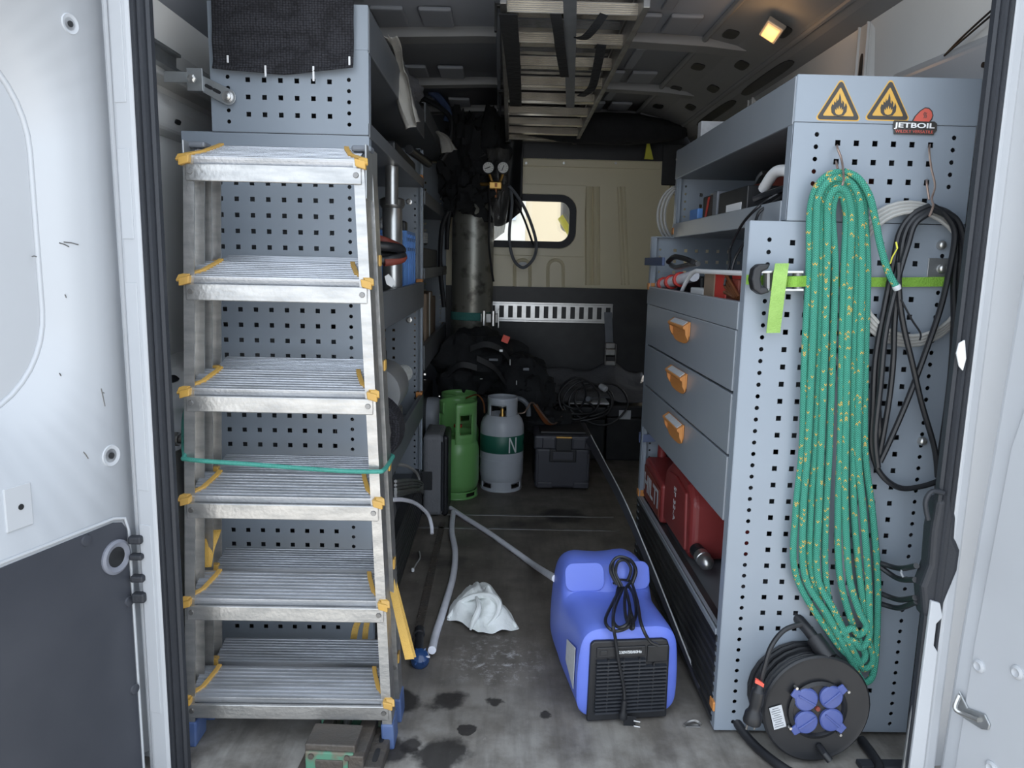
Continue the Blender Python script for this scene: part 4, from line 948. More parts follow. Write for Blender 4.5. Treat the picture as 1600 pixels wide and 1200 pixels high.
rope.tube(smooth_path(path, 7), 0.0076, 10).build('rope_coil', 'rope', rp, smooth=True)
e_ = MB().tube(smooth_path([PY(1318,268,1.556), PY(1340,278,1.552), PY(1358,305,1.552), PY(1368,345,1.554), PY(1376,385,1.552), PY(1388,425,1.546), PY(1402,450,1.54)], 8), 0.0072, 10).build('rope_end', 'rope', rp, smooth=True)
MB().lathe([(0.0080,0),(0.0086,0.004),(0.0070,0.010)], PY(1400,446,1.541), 10, PY(1405,458,1.54)-PY(1400,446,1.541)).build('whipping', 'label_grey', e_, smooth=True)
# --- grey cable coil (behind) and black cable coil
gc = thing('cable_coil', 'coiled grey cable hanging behind the black cable and rope', 'cable', PY(1440,540,1.58))
for k in range(4):
    cxp, cyp = 1420+2*k, 428; ra, rb = 98-4*k, 112-5*k
    pts = [PY(cxp+ra*math.cos(a), cyp+rb*math.sin(a), 1.586-0.003*k) for a in [2*math.pi*i/36 for i in range(36)]]
    MB().tube(pts, 0.0042, 8, closed=True).build('strand', 'grey_cable', gc, smooth=True)
bc = thing('cable_coil', 'thick black rubber cable coiled on the hook beside the rope', 'cable', PY(1450,760,1.56))
strands = [
 [(1452,322),(1425,336),(1405,365),(1394,420),(1382,480),(1368,560),(1364,640),(1362,700),(1376,740),(1405,762),(1440,760),(1476,748)],
 [(1455,328),(1428,342),(1412,372),(1405,430),(1398,500),(1396,560),(1390,620),(1380,680),(1373,715)],
 [(1458,322),(1478,336),(1492,365),(1484,420),(1470,480),(1448,545),(1420,620),(1390,690),(1375,722)],
 [(1404,410),(1405,460),(1412,510),(1426,570),(1440,630),(1460,700),(1465,745)],
 [(1458,324),(1486,336),(1500,370),(1498,430),(1494,500),(1488,580),(1476,680),(1468,745)],
 [(1460,328),(1484,342),(1494,380),(1490,440),(1490,510),(1484,600),(1472,690),(1466,730)],
 [(1456,326),(1492,340),(1506,378),(1505,440),(1500,500),(1494,540)],
 [(1454,332),(1430,350),(1418,385),(1402,440),(1384,520),(1376,600),(1368,680),(1372,730)],
 [(1390,430),(1392,480),(1376,550),(1372,620),(1376,700)],
]
for k, s_ in enumerate(strands):
    MB().tube(smooth_path([PY(x, y, 1.575-0.006*(k % 4)) for x, y in s_], 8), 0.0062, 8).build('strand', 'black_cable', bc, smooth=True)
MB().tube(smooth_path([PY(1408,468,1.55), PY(1425,500,1.55), PY(1438,520,1.55), PY(1437,532,1.55)], 5), 0.0022, 6).build('tie_wire', 'black_cable', bc, smooth=True)
MB().ribbon([PY(1400,378,1.552), PY(1402,388,1.548), PY(1394,402,1.55), PY(1391,412,1.552)], (0.003,0,0.001), 0.001).build('cable_tie', 'belt_yellow', bc)
# --- lime ratchet strap across the panel
rs_ = thing('ratchet_strap', 'lime green ratchet strap with black handle across the right rack', 'strap', PY(1230,450,1.58))
MB().ribbon([PY(1166,437,1.592), PY(1200,438,1.589), PY(1300,440,1.590), PY(1400,441,1.592), PY(1478,440,1.594)], lambda t: Vector((0,0,0.020)), 0.002).build('webbing', 'lime_web', rs_)
MB().ribbon(smooth_path([PY(1222,412,1.568), PY(1219,430,1.552), PY(1214,470,1.555), PY(1208,520,1.575)]), lambda t: Vector((0.029,0,0.001)), 0.002).build('strap_tail', 'lime_web_light', rs_, smooth=True)
hp = [(1196,412),(1180,412),(1171,420),(1168,436),(1171,452),(1182,460),(1196,456),(1192,448),(1184,448),(1182,436),(1184,424),(1194,420)]
MB().prism([PY(x, y, 1.572) for x, y in hp], (0,-0.028,0)).build('handle', 'black_plastic', rs_, bevel=0.004, seg=3)
for py in (425, 453): MB().hexa([PY(1186,py+2,1.588), PY(1256,py+2,1.588), PY(1256,py+2,1.560), PY(1186,py+2,1.560)], [PY(1186,py-2,1.588), PY(1256,py-2,1.588), PY(1256,py-2,1.560), PY(1186,py-2,1.560)]).build('ratchet_plate', 'steel', rs_, bevel=0.001)
for px in (1200, 1246): MB().cyl(PY(px,424,1.572), PY(px,454,1.572), 0.010, 12).build('spindle', 'dull_steel', rs_)
MB().ribbon(smooth_path([PY(1228,440,1.566), PY(1245,440,1.556), PY(1262,439,1.572)]), (0,0,0.022), 0.002).build('webbing', 'lime_web', rs_)
sb = MB().box(-0.024,0.024,-0.003,0,-0.022,0.022, Matrix.Translation(PY(1466,420,1.599))).build('anchor_plate', 'zinc', rrk, bevel=0.001)
for px, py in ((1470,420),(1440,689),(1470,383)): MB().lathe([(0.010,0),(0.010,0.004),(0.007,0.010),(0.003,0.012)], PY(px, py, 1.598), 12, (0,-1,0)).build('bolt', 'steel', rrk, smooth=True)

# ================================================================== CABLE REEL
cr0 = PZ(1275, 1106, 0.128); rc = Vector((cr0.x, cr0.y, 0.128)); ra = Vector((0.06, -1, 0.05)).normalized()
rl = thing('cable_reel', 'black cable reel with four blue socket covers below the rope', 'cable reel', (rc.x, rc.y+0.06, 0))
RR = 0.121
def RL(off, x=0, z=0):      # reel frame: off along the axis towards the doors
    q = Vector((0,0,1)).rotation_difference(ra); xx = Vector((1,0,0)); xx = (xx-ra*xx.dot(ra)).normalized(); zz = xx.cross(-ra).normalized()
    zz = zz if zz.z > 0 else -zz
    return rc+ra*off+xx*x+zz*z
MB().lathe([(0.015,-0.004),(RR-0.004,-0.004),(RR,-0.002),(RR,0.003),(RR-0.004,0.006),(RR-0.012,0.004),(0.02,0.004)], rc, 48, ra).build('front_flange', 'black_plastic', rl, smooth=True)
MB().lathe([(0.02,-0.125),(RR+0.012,-0.125),(RR+0.016,-0.122),(RR+0.016,-0.116),(RR+0.012,-0.113),(0.02,-0.113)], rc, 48, ra).build('rear_flange', 'black_plastic', rl, smooth=True)
cw = MB(); 
pts = []
q = Vector((0,0,1)).rotation_difference(ra); rg = random.Random(5)
for i in range(24*13):
    a = 2*math.pi*i/24; tt = i/(24*13); off = -0.010-0.098*abs(((tt*2.0) % 2)-1); r_ = 0.103+0.006*(tt > 0.5)+0.004*math.sin(i*0.21)
    pts.append(rc+ra*off+(q @ Vector((math.cos(a)*r_, math.sin(a)*r_, 0))))
cw.tube(pts, 0.0055, 7).build('wound_cable', 'black_cable', rl, smooth=True)
MB().lathe([(0.092,-0.112),(0.092,-0.005)], rc, 32, ra).build('drum', 'black_plastic', rl, smooth=True)
MB().lathe([(0.064,0.003),(0.066,0.010),(0.058,0.013),(0.054,0.006),(0.02,0.006)], rc, 40, ra).build('socket_plate', 'black_plastic', rl, smooth=True)
for k, (sx, sz, rot) in enumerate(((-0.029,0.026,150),(0.027,0.030,40),(-0.026,-0.026,215),(0.031,-0.022,-40))):
    o = MB().lathe([(0.026,0.004),(0.026,0.012),(0.023,0.015),(0.010,0.016)], RL(0,sx,sz), 24, ra).build('socket_cover', 'blue_cap', rl, smooth=True)
    d_ = (RL(0,math.cos(math.radians(rot)),math.sin(math.radians(rot)))-RL(0)).normalized(); n_ = d_.cross(ra)
    c = RL(0.010,sx,sz)
    MB().prism([c+d_*0.022+n_*0.011, c+d_*0.037+n_*0.009, c+d_*0.037-n_*0.009, c+d_*0.022-n_*0.011], ra*0.005).build('hinge_tab', 'blue_cap', o, bevel=0.0015)
    c = RL(0.0155,sx,sz); MB().prism([c-d_*0.022+n_*0.002, c+d_*0.022+n_*0.002, c+d_*0.022-n_*0.002, c-d_*0.022-n_*0.002], ra*0.003).build('ridge', 'blue_cap', o, bevel=0.001)
    MB().cyl(RL(0.006,sx,sz)+d_*0.036+n_*0.012, RL(0.018,sx,sz)+d_*0.036+n_*0.012, 0.0032, 8).build('screw', 'steel', o)
MB().lathe([(0.006,0),(0.005,0.004)], RL(0.006,0.0,0.002), 14, ra).build('hub_button', 'rust_red', rl)
lc_ = RL(0.0065,-0.088,-0.016); dx_ = (RL(0,1,0)-RL(0)); dz_ = (RL(0,0,1)-RL(0)); ux = (dx_*math.cos(.28)-dz_*-math.sin(.28)).normalized(); uz = ux.cross(-ra).normalized()*-1
uz = uz if uz.z > 0 else -uz
lb = MB().prism([lc_+ux*a_*0.014+uz*b_*0.026 for a_, b_ in ((-1,-1),(1,-1),(1,1),(-1,1))], ra*0.0006).build('rating_label', 'label_grey', rl)
for k in range(9):
    c = lc_+uz*(0.021-k*0.0052)-ux*0.001+ra*0.0007; w_ = 0.010 if k % 3 else 0.007
    MB().prism([c-ux*w_-uz*0.0008, c+ux*w_-uz*0.0008, c+ux*w_+uz*0.0008, c-ux*w_+uz*0.0008], ra*0.0002).build('print_line', 'fan_grey', lb)
MB().tube([RL(0.006,0.01,-0.085), RL(0.03,0.012,-0.09), RL(0.036,0.02,-0.10)], 0.008, 10).build('crank_knob', 'black_plastic', rl, smooth=True)
# tubular stand and carrying handle
fr = smooth_path([RL(-0.13,-0.075,0.12), RL(-0.12,-0.048,0.165), RL(-0.11,-0.02,0.172), RL(-0.06,0.0,0.15), RL(-0.02,0.02,0.118)], 6)
MB().tube(fr, 0.012, 10).build('carry_handle', 'black_plastic', rl, smooth=True)
MB().tube([RL(-0.045,0.008,0.138), RL(-0.008,0.026,0.108)], 0.019, 12).build('grip', 'black_plastic', rl, smooth=True)
y0 = rc.y
sp = smooth_path([(rc.x-0.15,y0+0.14,0.16),(rc.x-0.145,y0+0.125,0.05),(rc.x-0.12,y0+0.05,0.014),(rc.x-0.075,y0-0.045,0.012),(rc.x-0.04,y0-0.06,0.012),(rc.x+0.06,y0-0.06,0.012),(rc.x+0.13,y0-0.045,0.012),(rc.x+0.14,y0+0.06,0.012)], 6)
MB().tube(sp, 0.0105, 10).build('stand', 'black_plastic', rl, smooth=True)
MB().tube([(rc.x-0.148,y0+0.13,0.10),(rc.x-0.10,y0+0.125,0.12),RL(-0.128,-0.02,0.0)], 0.009, 8).build('stand_arm', 'black_plastic', rl, smooth=True)
# its plug hanging at the left
pa, pb_ = PY(1189,1062,1.47), PY(1172,1140,1.47)
dd = (pb_-pa).normalized()
pg = MB().lathe([(0.004,0),(0.007,0.005),(0.010,0.022),(0.014,0.026),(0.0145,0.052),(0.012,0.062),(0.013,0.070),(0.018,0.078),(0.0195,0.096),(0.0185,0.100)], pa, 20, dd).build('plug', 'black_plastic', rl, smooth=True)
for s in (-1, 1): MB().cyl(pa+dd*0.098+Vector((s*0.0085,0,0)), pa+dd*0.116+Vector((s*0.0085,0,0)), 0.0026, 8).build('pin', 'dull_steel', pg)
MB().tube(smooth_path([pa+dd*0.004, PY(1195,1040,1.47), PY(1205,1010,1.475), PY(1225,985,1.49), PY(1252,975,1.50)], 6), 0.0055, 8).build('lead', 'black_cable', rl, smooth=True)
MB().ribbon([PY(1180,1063,1.462), PY(1186,1066,1.460), PY(1192,1070,1.462)], (0.001,0,0.008), 0.008).build('colour_band', 'red_marker', rl)

# black wiring cover on the right rear pillar and the cables that enter it
wv = thing('wiring_cover', 'black plastic wiring cover on the right rear pillar', 'cover', (0.90, 1.44, 0.35))
cv = [(1448,772),(1470,768),(1478,800),(1476,830),(1484,850),(1480,880),(1462,925),(1448,958),(1428,952),(1424,905),(1436,872),(1440,820)]
MB().prism([PY(x, y, 1.455) for x, y in cv], (0,-0.04,0)).build('cover_shell', 'rubber', wv, bevel=0.010, seg=3)
MB().tube(smooth_path([PY(1450,812,1.41), PY(1446,785,1.41), PY(1456,768,1.412), PY(1474,770,1.415)]), 0.005, 8).build('rim', 'rubber', wv, smooth=True)
for (x0_, y0_, x1_, y1_, sag) in ((1376,880,1432,884,6),(1376,886,1430,906,8),(1378,928,1430,934,6),(1378,944,1432,940,8)):
    MB().tube(smooth_path([PY(x0_,y0_,1.57), PY((x0_+x1_)/2,(y0_+y1_)/2+sag,1.53), PY(x1_,y1_,1.44)], 6), 0.006, 8).build('lead', 'black_cable', wv, smooth=True)
MB().ribbon([PY(1410,884,1.52), PY(1408,895,1.50), PY(1414,908,1.50)], (0.004,0,0), 0.001).build('cable_tie', 'label_grey', wv)
scf = struct(MB().prism([PY(x, y, 1.415) for x, y in ((1452,936),(1466,940),(1470,962),(1460,972),(1456,1006),(1462,1016),(1440,1200),(1418,1200))], (0,-0.008,0)).build('trim_26', 'white_paint', bevel=0.002))
struct(MB().prism([PY(x, y, 1.43) for x, y in ((1444,958),(1450,958),(1416,1200),(1408,1200))], (0,-0.006,0)).build('trim_27', 'zinc', bevel=0.001))
ls_ = PY(1386,1163,1.50); 
struct(MB().box(0.80, 0.92, 1.47, 1.50, 0.0, 0.012).build('trim_28', 'rubber', bevel=0.003))
cl = MB().prism([PY(x, y, 1.405) for x, y in ((1506,531),(1497,536),(1493,552),(1497,572),(1503,579),(1508,560))], (0,-0.004,0)).build('pillar_clip', 'sticker_white', bpy.data.objects['trim_21'], bevel=0.001)

# ================================================================== BLUE RECOVERY MACHINE
mc = thing('recovery_machine', 'blue plastic refrigerant recovery machine with black grille front', 'machine', (0.31, 1.66, 0))
MM = Matrix.Translation((0.318, 1.648, 0)) @ Rz(math.radians(7.0))
def Mm(x, y, z): return MM @ Vector((x, y, z))
# side profile: (depth, top height, half width at bottom, half width at top)
secs = [(0.000,0.224,0.118,0.104),(0.006,0.234,0.124,0.110),(0.03,0.240,0.122,0.110),(0.10,0.236,0.123,0.112),(0.18,0.230,0.124,0.115),(0.205,0.234,0.125,0.117),(0.222,0.268,0.126,0.118),(0.24,0.296,0.126,0.118),(0.262,0.306,0.126,0.117),(0.32,0.303,0.125,0.114),(0.36,0.292,0.122,0.110),(0.38,0.262,0.115,0.10)]
body = MB(); NU = 40
def sect(d, zt_, wb, wt):
    out = []
    for j in range(NU):
        a = 2*math.pi*j/NU; ca, sa = math.cos(a), math.sin(a); e = 0.36
        x = math.copysign(abs(ca)**e, ca); z = math.copysign(abs(sa)**e, sa); zz = 0.008+(zt_-0.008)*(z*0.5+0.5); t = max(0, (zz-0.14)/0.16)
        hw = wb+(wt-wb)*min(1, t*1.2)
        zc = 0.0
        if z > 0.8 and 0.02 < d < 0.37:      # shallow centre channel
            zc = -0.012*math.exp(-(x*hw/0.028)**2)
        out.append(Mm(x*hw, d, zz+zc))
    return out
S_ = [sect(*s) for s in secs]
for s in S_: body.v += [tuple(p) for p in s]
for i in range(len(S_)-1):
    for j in range(NU): body.f.append((i*NU+j, i*NU+(j+1) % NU, (i+1)*NU+(j+1) % NU, (i+1)*NU+j))
body.f.append(tuple(range(NU))); body.f.append(tuple((len(S_)-1)*NU+j for j in range(NU-1, -1, -1)))
mb_ = body.build('housing', 'blue_machine', mc, smooth=True)
md = mb_.modifiers.new('Subdivision', 'SUBSURF'); md.levels = 1; md.render_levels = 1
for s in (-1, 1):
    # hump faces: two broad rounded pads on the front of the rear block
    pts = [Mm(s*0.061+x, 0.219+0.36*(z-0.268), z) for x, z in rrect(0, 0.268, 0.052, 0.034, 0.022)]
    MB().prism(pts, MM.to_3x3() @ Vector((0,-0.004,0.0015))).build('pad', 'blue_machine', mb_, bevel=0.0035, seg=3)
def Gm(x, y, z): return Mm(x, y, z*0.94)
gp_ = MB().prism([Gm(x, -0.006, z) for x, z in ((-0.098,0.006),(0.098,0.006),(0.096,0.195),(0.090,0.215),(0.078,0.220),(-0.088,0.222),(-0.096,0.214))], MM.to_3x3() @ Vector((0,0.012,0))).build('grille_frame', 'black_plastic', mc, bevel=0.004)
MB().prism([Gm(x, -0.009, z) for x, z in ((-0.082,0.178),(0.036,0.178),(0.036,0.206),(-0.082,0.206))], MM.to_3x3() @ Vector((0,0.006,0))).build('name_strip', 'black_plastic', gp_, bevel=0.002)
MB().prism([Gm(x, -0.010, z) for x, z in ((0.040,0.160),(0.092,0.160),(0.092,0.206),(0.040,0.206))], MM.to_3x3() @ Vector((0,0.006,0))).build('cord_inlet', 'black', gp_, bevel=0.003)
MB().prism([Gm(x, -0.0105, z) for x, z in ((-0.030,0.185),(0.026,0.185),(0.026,0.199),(-0.030,0.199))], MM.to_3x3() @ Vector((0,0.002,0))).build('voltage_label', 'black', gp_)
text_part('lettering', '230V/50/60Hz', 0.0095, MM @ Matrix.Translation((-0.002,-0.0112,0.192*0.94)) @ FACE, 'ink_white', gp_, bold=True)
MB().prism([Gm(x, -0.0105, z) for x, z in ((-0.074,0.186),(-0.056,0.186),(-0.056,0.198),(-0.074,0.198))], MM.to_3x3() @ Vector((0,0.002,0))).build('switch', 'black', gp_, bevel=0.001)
for k in range(15):
    z = 0.030+k*0.0098; x1 = 0.088 if z < 0.155 else 0.036
    MB().prism([Gm(-0.082,-0.016,z), Gm(-0.082,-0.016,z+0.0045), Gm(-0.082,-0.006,z+0.0060), Gm(-0.082,-0.006,z+0.0015)], MM.to_3x3() @ Vector((x1+0.082,0,0))).build('slat', 'rubber', gp_)
for x in (-0.055, -0.018, 0.020, 0.055): MB().prism([Gm(x,-0.0135,0.028), Gm(x+0.003,-0.0135,0.028), Gm(x+0.003,-0.0065,0.028), Gm(x,-0.0065,0.028)], (0,0,0.125 if x > 0.03 else 0.138)).build('rib', 'black_plastic', gp_)
MB().prism([Mm(-0.125,0.03,0.070), Mm(-0.125,0.12,0.095), Mm(-0.1235,0.12,0.150), Mm(-0.1235,0.03,0.175)], MM.to_3x3() @ Vector((-0.0012,0,0))).build('side_label', 'label_grey', mc)
# power lead bundled on top, plug dangling over the grille
cd_ = thing('power_cord', 'bundled black power cord with plug draped over the blue machine', 'cord', Mm(0.0, -0.02, 0.02))
_cn = [0]
def C(px, py, y, dz=0):          # lay the lead on the housing: over the top, up the hump or down the grille
    _cn[0] += 1; h_ = 0.004*(_cn[0]//7 % 3)
    p = PZ(px, py, 0.250+h_)
    if p.y < 1.640: p = PY(px, py, 1.626-h_)
    elif p.y > 1.862: p = PY(px, py, 1.858-h_)
    return p
loops = [
 [(968,918,1.80),(958,892,1.86),(960,874,1.885),(974,871,1.885),(990,882,1.87),(990,902,1.83),(978,918,1.80)],
 [(972,916,1.79),(962,896,1.85),(966,878,1.885),(978,876,1.885),(986,890,1.86),(980,908,1.81)],
 [(964,914,1.80),(954,894,1.86),(956,880,1.88),(968,870,1.888),(986,876,1.88),(994,892,1.85),(988,912,1.81)],
 [(970,918,1.79),(956,944,1.735),(946,968,1.70),(952,982,1.675),(966,986,1.665),(984,978,1.68),(994,960,1.71),(990,930,1.765),(982,916,1.79)],
 [(974,918,1.79),(962,946,1.735),(958,968,1.70),(966,980,1.68),(980,974,1.69),(984,950,1.725),(978,922,1.78)],
 [(978,918,1.79),(976,940,1.745),(978,964,1.705),(986,982,1.675),(990,976,1.685),(984,950,1.725)],
 [(966,918,1.79),(960,945,1.735),(958,975,1.685),(962,1000,1.645),(968,1040,1.628),(975,1075,1.624),(976,1098,1.622)],
 [(988,912,1.80),(996,940,1.75),(1002,975,1.69),(1014,1000,1.645),(1028,1008,1.634)],
]
for l in loops: MB().tube(smooth_path([C(*p) for p in l], 6), 0.0040, 7).build('lead', 'black_cable', cd_, smooth=True)
MB().tube(smooth_path([C(958,912,1.79),C(968,906,1.80),C(984,908,1.80),C(988,914,1.80)],4), 0.003, 6).build('tie', 'black_cable', cd_, smooth=True)
MB().lathe([(0.006,0),(0.0075,0.006),(0.008,0.03),(0.004,0.042)], C(986,962,1.70), 12, C(988,986,1.665)-C(986,962,1.70)).build('toggle', 'black_plastic', cd_, smooth=True)
g0, g1 = C(976,1094,1.622), C(972,1128,1.620)
pl = MB().lathe([(0.0045,0),(0.0065,0.006),(0.0065,0.03),(0.010,0.036),(0.010,0.050)], g0, 14, g1-g0).build('plug', 'black_plastic', cd_, smooth=True)
c = C(983,1127,1.619); MB().hexa([C(974,1136,1.625),C(992,1138,1.625),C(992,1138,1.608),C(974,1136,1.608)], [C(975,1118,1.625),C(994,1120,1.625),C(994,1120,1.608),C(975,1118,1.608)]).build('plug_body', 'black_plastic', pl, bevel=0.003)
for py in (1126, 1134): MB().cyl(C(990,py,1.616), C(1000,py+2,1.610), 0.0022, 8).build('pin', 'steel', pl)

# ================================================================== ON THE FLOOR
hz = 0.011
hs_ = thing('drain_hose', 'white ribbed hose running across the floor to the blue machine', 'hose', PZ(705,800,0))
def fp(pts, z=hz): return [PZ(x, y, z) for x, y in pts]
h1 = fp([(704,794),(725,808),(760,830),(800,858),(830,880),(864,904)]); h1[-1] = PY(868,904,1.97); h1[-2] = PZ(836,884,0.03)
MB().tube(smooth_path(h1, 8), 0.0105, 10).build('hose_run', 'hose_white', hs_, smooth=True)
h2 = fp([(708,800),(706,830),(711,862),(708,900),(694,950),(681,990),(675,1016)], 0.012); h2[-1] = PZ(675,1016,0.03)
MB().tube(smooth_path(h2, 8), 0.0115, 10).build('hose_run', 'hose_white', hs_, smooth=True)
# blue valve at the end of the hose
vl = thing('valve', 'small dark blue hose valve on the floor beside the yellow strap', 'valve', PZ(655,1035,0))
vc = PZ(656,1030,0.02)
MB().lathe([(0.006,-0.018),(0.022,-0.016),(0.026,-0.006),(0.026,0.008),(0.021,0.020),(0.008,0.026)], vc+Vector((0,0,0.0)), 20, Vector((0.1,-0.5,0.8))).build('valve_body', 'blue_glass', vl, smooth=True)
for k in range(6):
    a = 2*math.pi*k/6; d = Vector((math.cos(a),0.5*math.sin(a)+0.0,0.86*math.sin(a))); MB().box(-0.002,0.002,-0.002,0.002,0.010,0.026, Matrix.Translation(vc+Vector((0.002,-0.012,0.014))) @ Vector((0,0,1)).rotation_difference(Vector((math.cos(a)*0.9,0.80*math.sin(a),0.55*math.sin(a)))).to_matrix().to_4x4()).build('rib', 'hose_white' if k % 3 == 0 else 'blue_glass', vl)
MB().cyl(vc+Vector((-0.006,0.02,0.012)), vc+Vector((-0.010,0.085,0.030)), 0.013, 14, 0.011).build('stem', 'black_plastic', vl, smooth=True)
MB().cyl(vc+Vector((-0.010,0.080,0.028)), vc+Vector((-0.011,0.105,0.034)), 0.016, 10, 0.014).build('knob', 'black_plastic', vl, bevel=0.003)
# crumpled rag
rg_ = thing('cleaning_rag', 'crumpled dirty white rag lying on the van floor', 'rag', PZ(755,970,0))
outp = [(698,968),(703,952),(716,930),(732,918),(752,914),(768,920),(782,936),(787,950),(800,962),(812,982),(795,986),(770,990),(748,992),(736,986),(722,976)]
O3 = [PZ(x, y, 0.004) for x, y in outp]; cc = PZ(752,955,0.0); nO = len(O3); rm = MB()
def ragf(u, v):
    t = u*nO; i = int(t) % nO; f = t-int(t); e = O3[i].lerp(O3[(i+1) % nO], f); p = cc.lerp(e, 0.02+0.98*v)
    g = Vector((p.x*16, p.y*16, 0.3)); h = 0.050*(1-v**2.2)+0.022*math.sin(p.x*58+2.2*noise.noise(g)+p.y*30)*(1-v*0.75)+0.020*noise.noise(g*1.5)*(1-v*0.4)
    k = abs(noise.noise(g*0.9+Vector((3,1,2)))); h += 0.035*(0.5-k)*(1-v*v)
    p.z = max(0.002, 0.004+h); return p
rm.grid(ragf, 72, 26, closed_u=True); rm.build('cloth', 'rag', rg_, smooth=True)
def fold(pts, w_, hts, mt_='rag'):
    pp_ = [PZ(x, y, z) for (x, y), z in zip(pts, hts)]; sp_ = smooth_path(pp_, 6)
    return MB().tube(sp_, lambda t: w_*(0.35+0.65*math.sin(math.pi*min(1, t*0.9+0.08))), 8).build('fold', mt_, rg_, smooth=True)
fold([(707,958),(722,940),(745,931),(768,932),(780,944),(776,962),(762,978)], 0.010, (0.02,0.05,0.07,0.075,0.065,0.04,0.015))
fold([(744,932),(748,950),(740,970),(735,984)], 0.009, (0.07,0.06,0.035,0.01))
fold([(700,966),(716,945),(735,925),(752,918)], 0.009, (0.01,0.035,0.05,0.05))
fold([(782,956),(796,968),(808,980)], 0.008, (0.03,0.018,0.008))
# lashing ring set in the floor by the kick board
lr_ = thing('floor_ring', 'small steel lashing ring on the floor beside the blue machine', 'ring', PZ(1082,1132,0))
a, b = PZ(1069,1134,0.004), PZ(1095,1132,0.004)
MB().tube(smooth_path([a, PZ(1074,1129,0.006), PZ(1084,1126,0.008), PZ(1091,1128,0.006), b], 5), 0.003, 6).build('ring', 'steel', lr_, smooth=True)
MB().box(-0.018,0.018,-0.006,0.006,0.0,0.003, Matrix.Translation(PZ(1082,1135,0))).build('plate', 'dull_steel', lr_, bevel=0.001)
# green vice under the ladder
vx = thing('bench_vice', 'heavy worn green and rusty drill vice on the floor under the stepladder', 'vice', PZ(530,1190,0))
VM = Matrix.Translation((-0.335, 1.455, 0)) @ Rz(math.radians(-3))
def V3(x, y, z): return VM @ Vector((x, y, z))
def vbox(nm, x0, x1, y0, y1, z0, z1, mt_, bev=0.003): return MB().box(x0,x1,y0,y1,z0,z1,VM).build(nm, mt_, vx, bevel=bev)
jw = vbox('moving_jaw', -0.058, 0.048, -0.012, 0.062, 0.008, 0.068, 'vice_iron')
MB().box(-0.056,0.046,-0.018,-0.011,0.004,0.054,VM).build('jaw_face', 'vice_green', jw, bevel=0.003)
MB().box(-0.034,0.024,-0.0205,-0.017,0.018,0.038,VM).build('name_plate', 'vice_iron', jw, bevel=0.002)
for x in (-0.043, 0.033): MB().cyl(V3(x,-0.016,0.045), V3(x,-0.022,0.045), 0.006, 10).build('screw', 'vice_iron', jw)
vbox('rail', -0.050, -0.026, 0.05, 0.14, 0.0, 0.050, 'vice_iron'); vbox('rail', 0.034, 0.068, -0.02, 0.14, 0.0, 0.050, 'vice_iron')
vbox('base_plate', -0.075, 0.100, -0.02, 0.16, 0.0, 0.012, 'vice_iron')
bl = vbox('bed_flange', 0.066, 0.104, -0.02, 0.12, 0.0, 0.026, 'vice_iron')
for y in (0.02, 0.085): slot_on(V3(0.086, y, 0.0265), VM.to_3x3() @ Vector((0,1,0)), VM.to_3x3() @ Vector((-1,0,0)), 0.045, 0.012, bl, 0.001)
MB().cyl(V3(0.0,0.05,0.034), V3(0.0,0.16,0.040), 0.010, 12).build('screw_shaft', 'dull_steel', vx, smooth=True)
MB().prism([V3(x, 0.125, z) for x, z in ((-0.065,0.0),(0.075,0.0),(0.075,0.045),(0.045,0.060),(0.0,0.070),(-0.04,0.062),(-0.065,0.048))], VM.to_3x3() @ Vector((0,0.035,0))).build('fixed_jaw', 'vice_green', vx, bevel=0.006)
# ================================================================== GAS BOTTLES
def shroud(parent, cx, cy, z0, z1, r, cuts, material, name='collar'):
    """cylindrical guard with window cut-outs: cuts = [(ang0, ang1, t0, t1)] degrees / height fractions"""
    m_ = MB(); NA, NZ = 72, 12; keep = []
    for i in range(NA):
        for j in range(NZ+1):
            a = 2*math.pi*i/NA; m_.v.append((cx+r*math.cos(a), cy+r*math.sin(a), z0+(z1-z0)*j/NZ))
    for i in range(NA):
        for j in range(NZ):
            am = (i+0.5)*360/NA; t = (j+0.5)/NZ
            if any((a0 <= am <= a1 or a0 <= am-360 <= a1 or a0 <= am+360 <= a1) and t0 <= t <= t1 for a0, a1, t0, t1 in cuts): continue
            i2 = (i+1) % NA; m_.f.append((i*(NZ+1)+j, i2*(NZ+1)+j, i2*(NZ+1)+j+1, i*(NZ+1)+j+1))
    o = m_.build(name, material, parent, smooth=True, solid=0.005)
    return o
def rolled(parent, cx, cy, z, r, a0, a1, material, t=0.005):
    pts = [(cx+r*math.cos(math.radians(a)), cy+r*math.sin(math.radians(a)), z) for a in [a0+(a1-a0)*k/24 for k in range(25)]]
    return MB().tube(pts, t, 8).build('rolled_edge', material, parent, smooth=True)
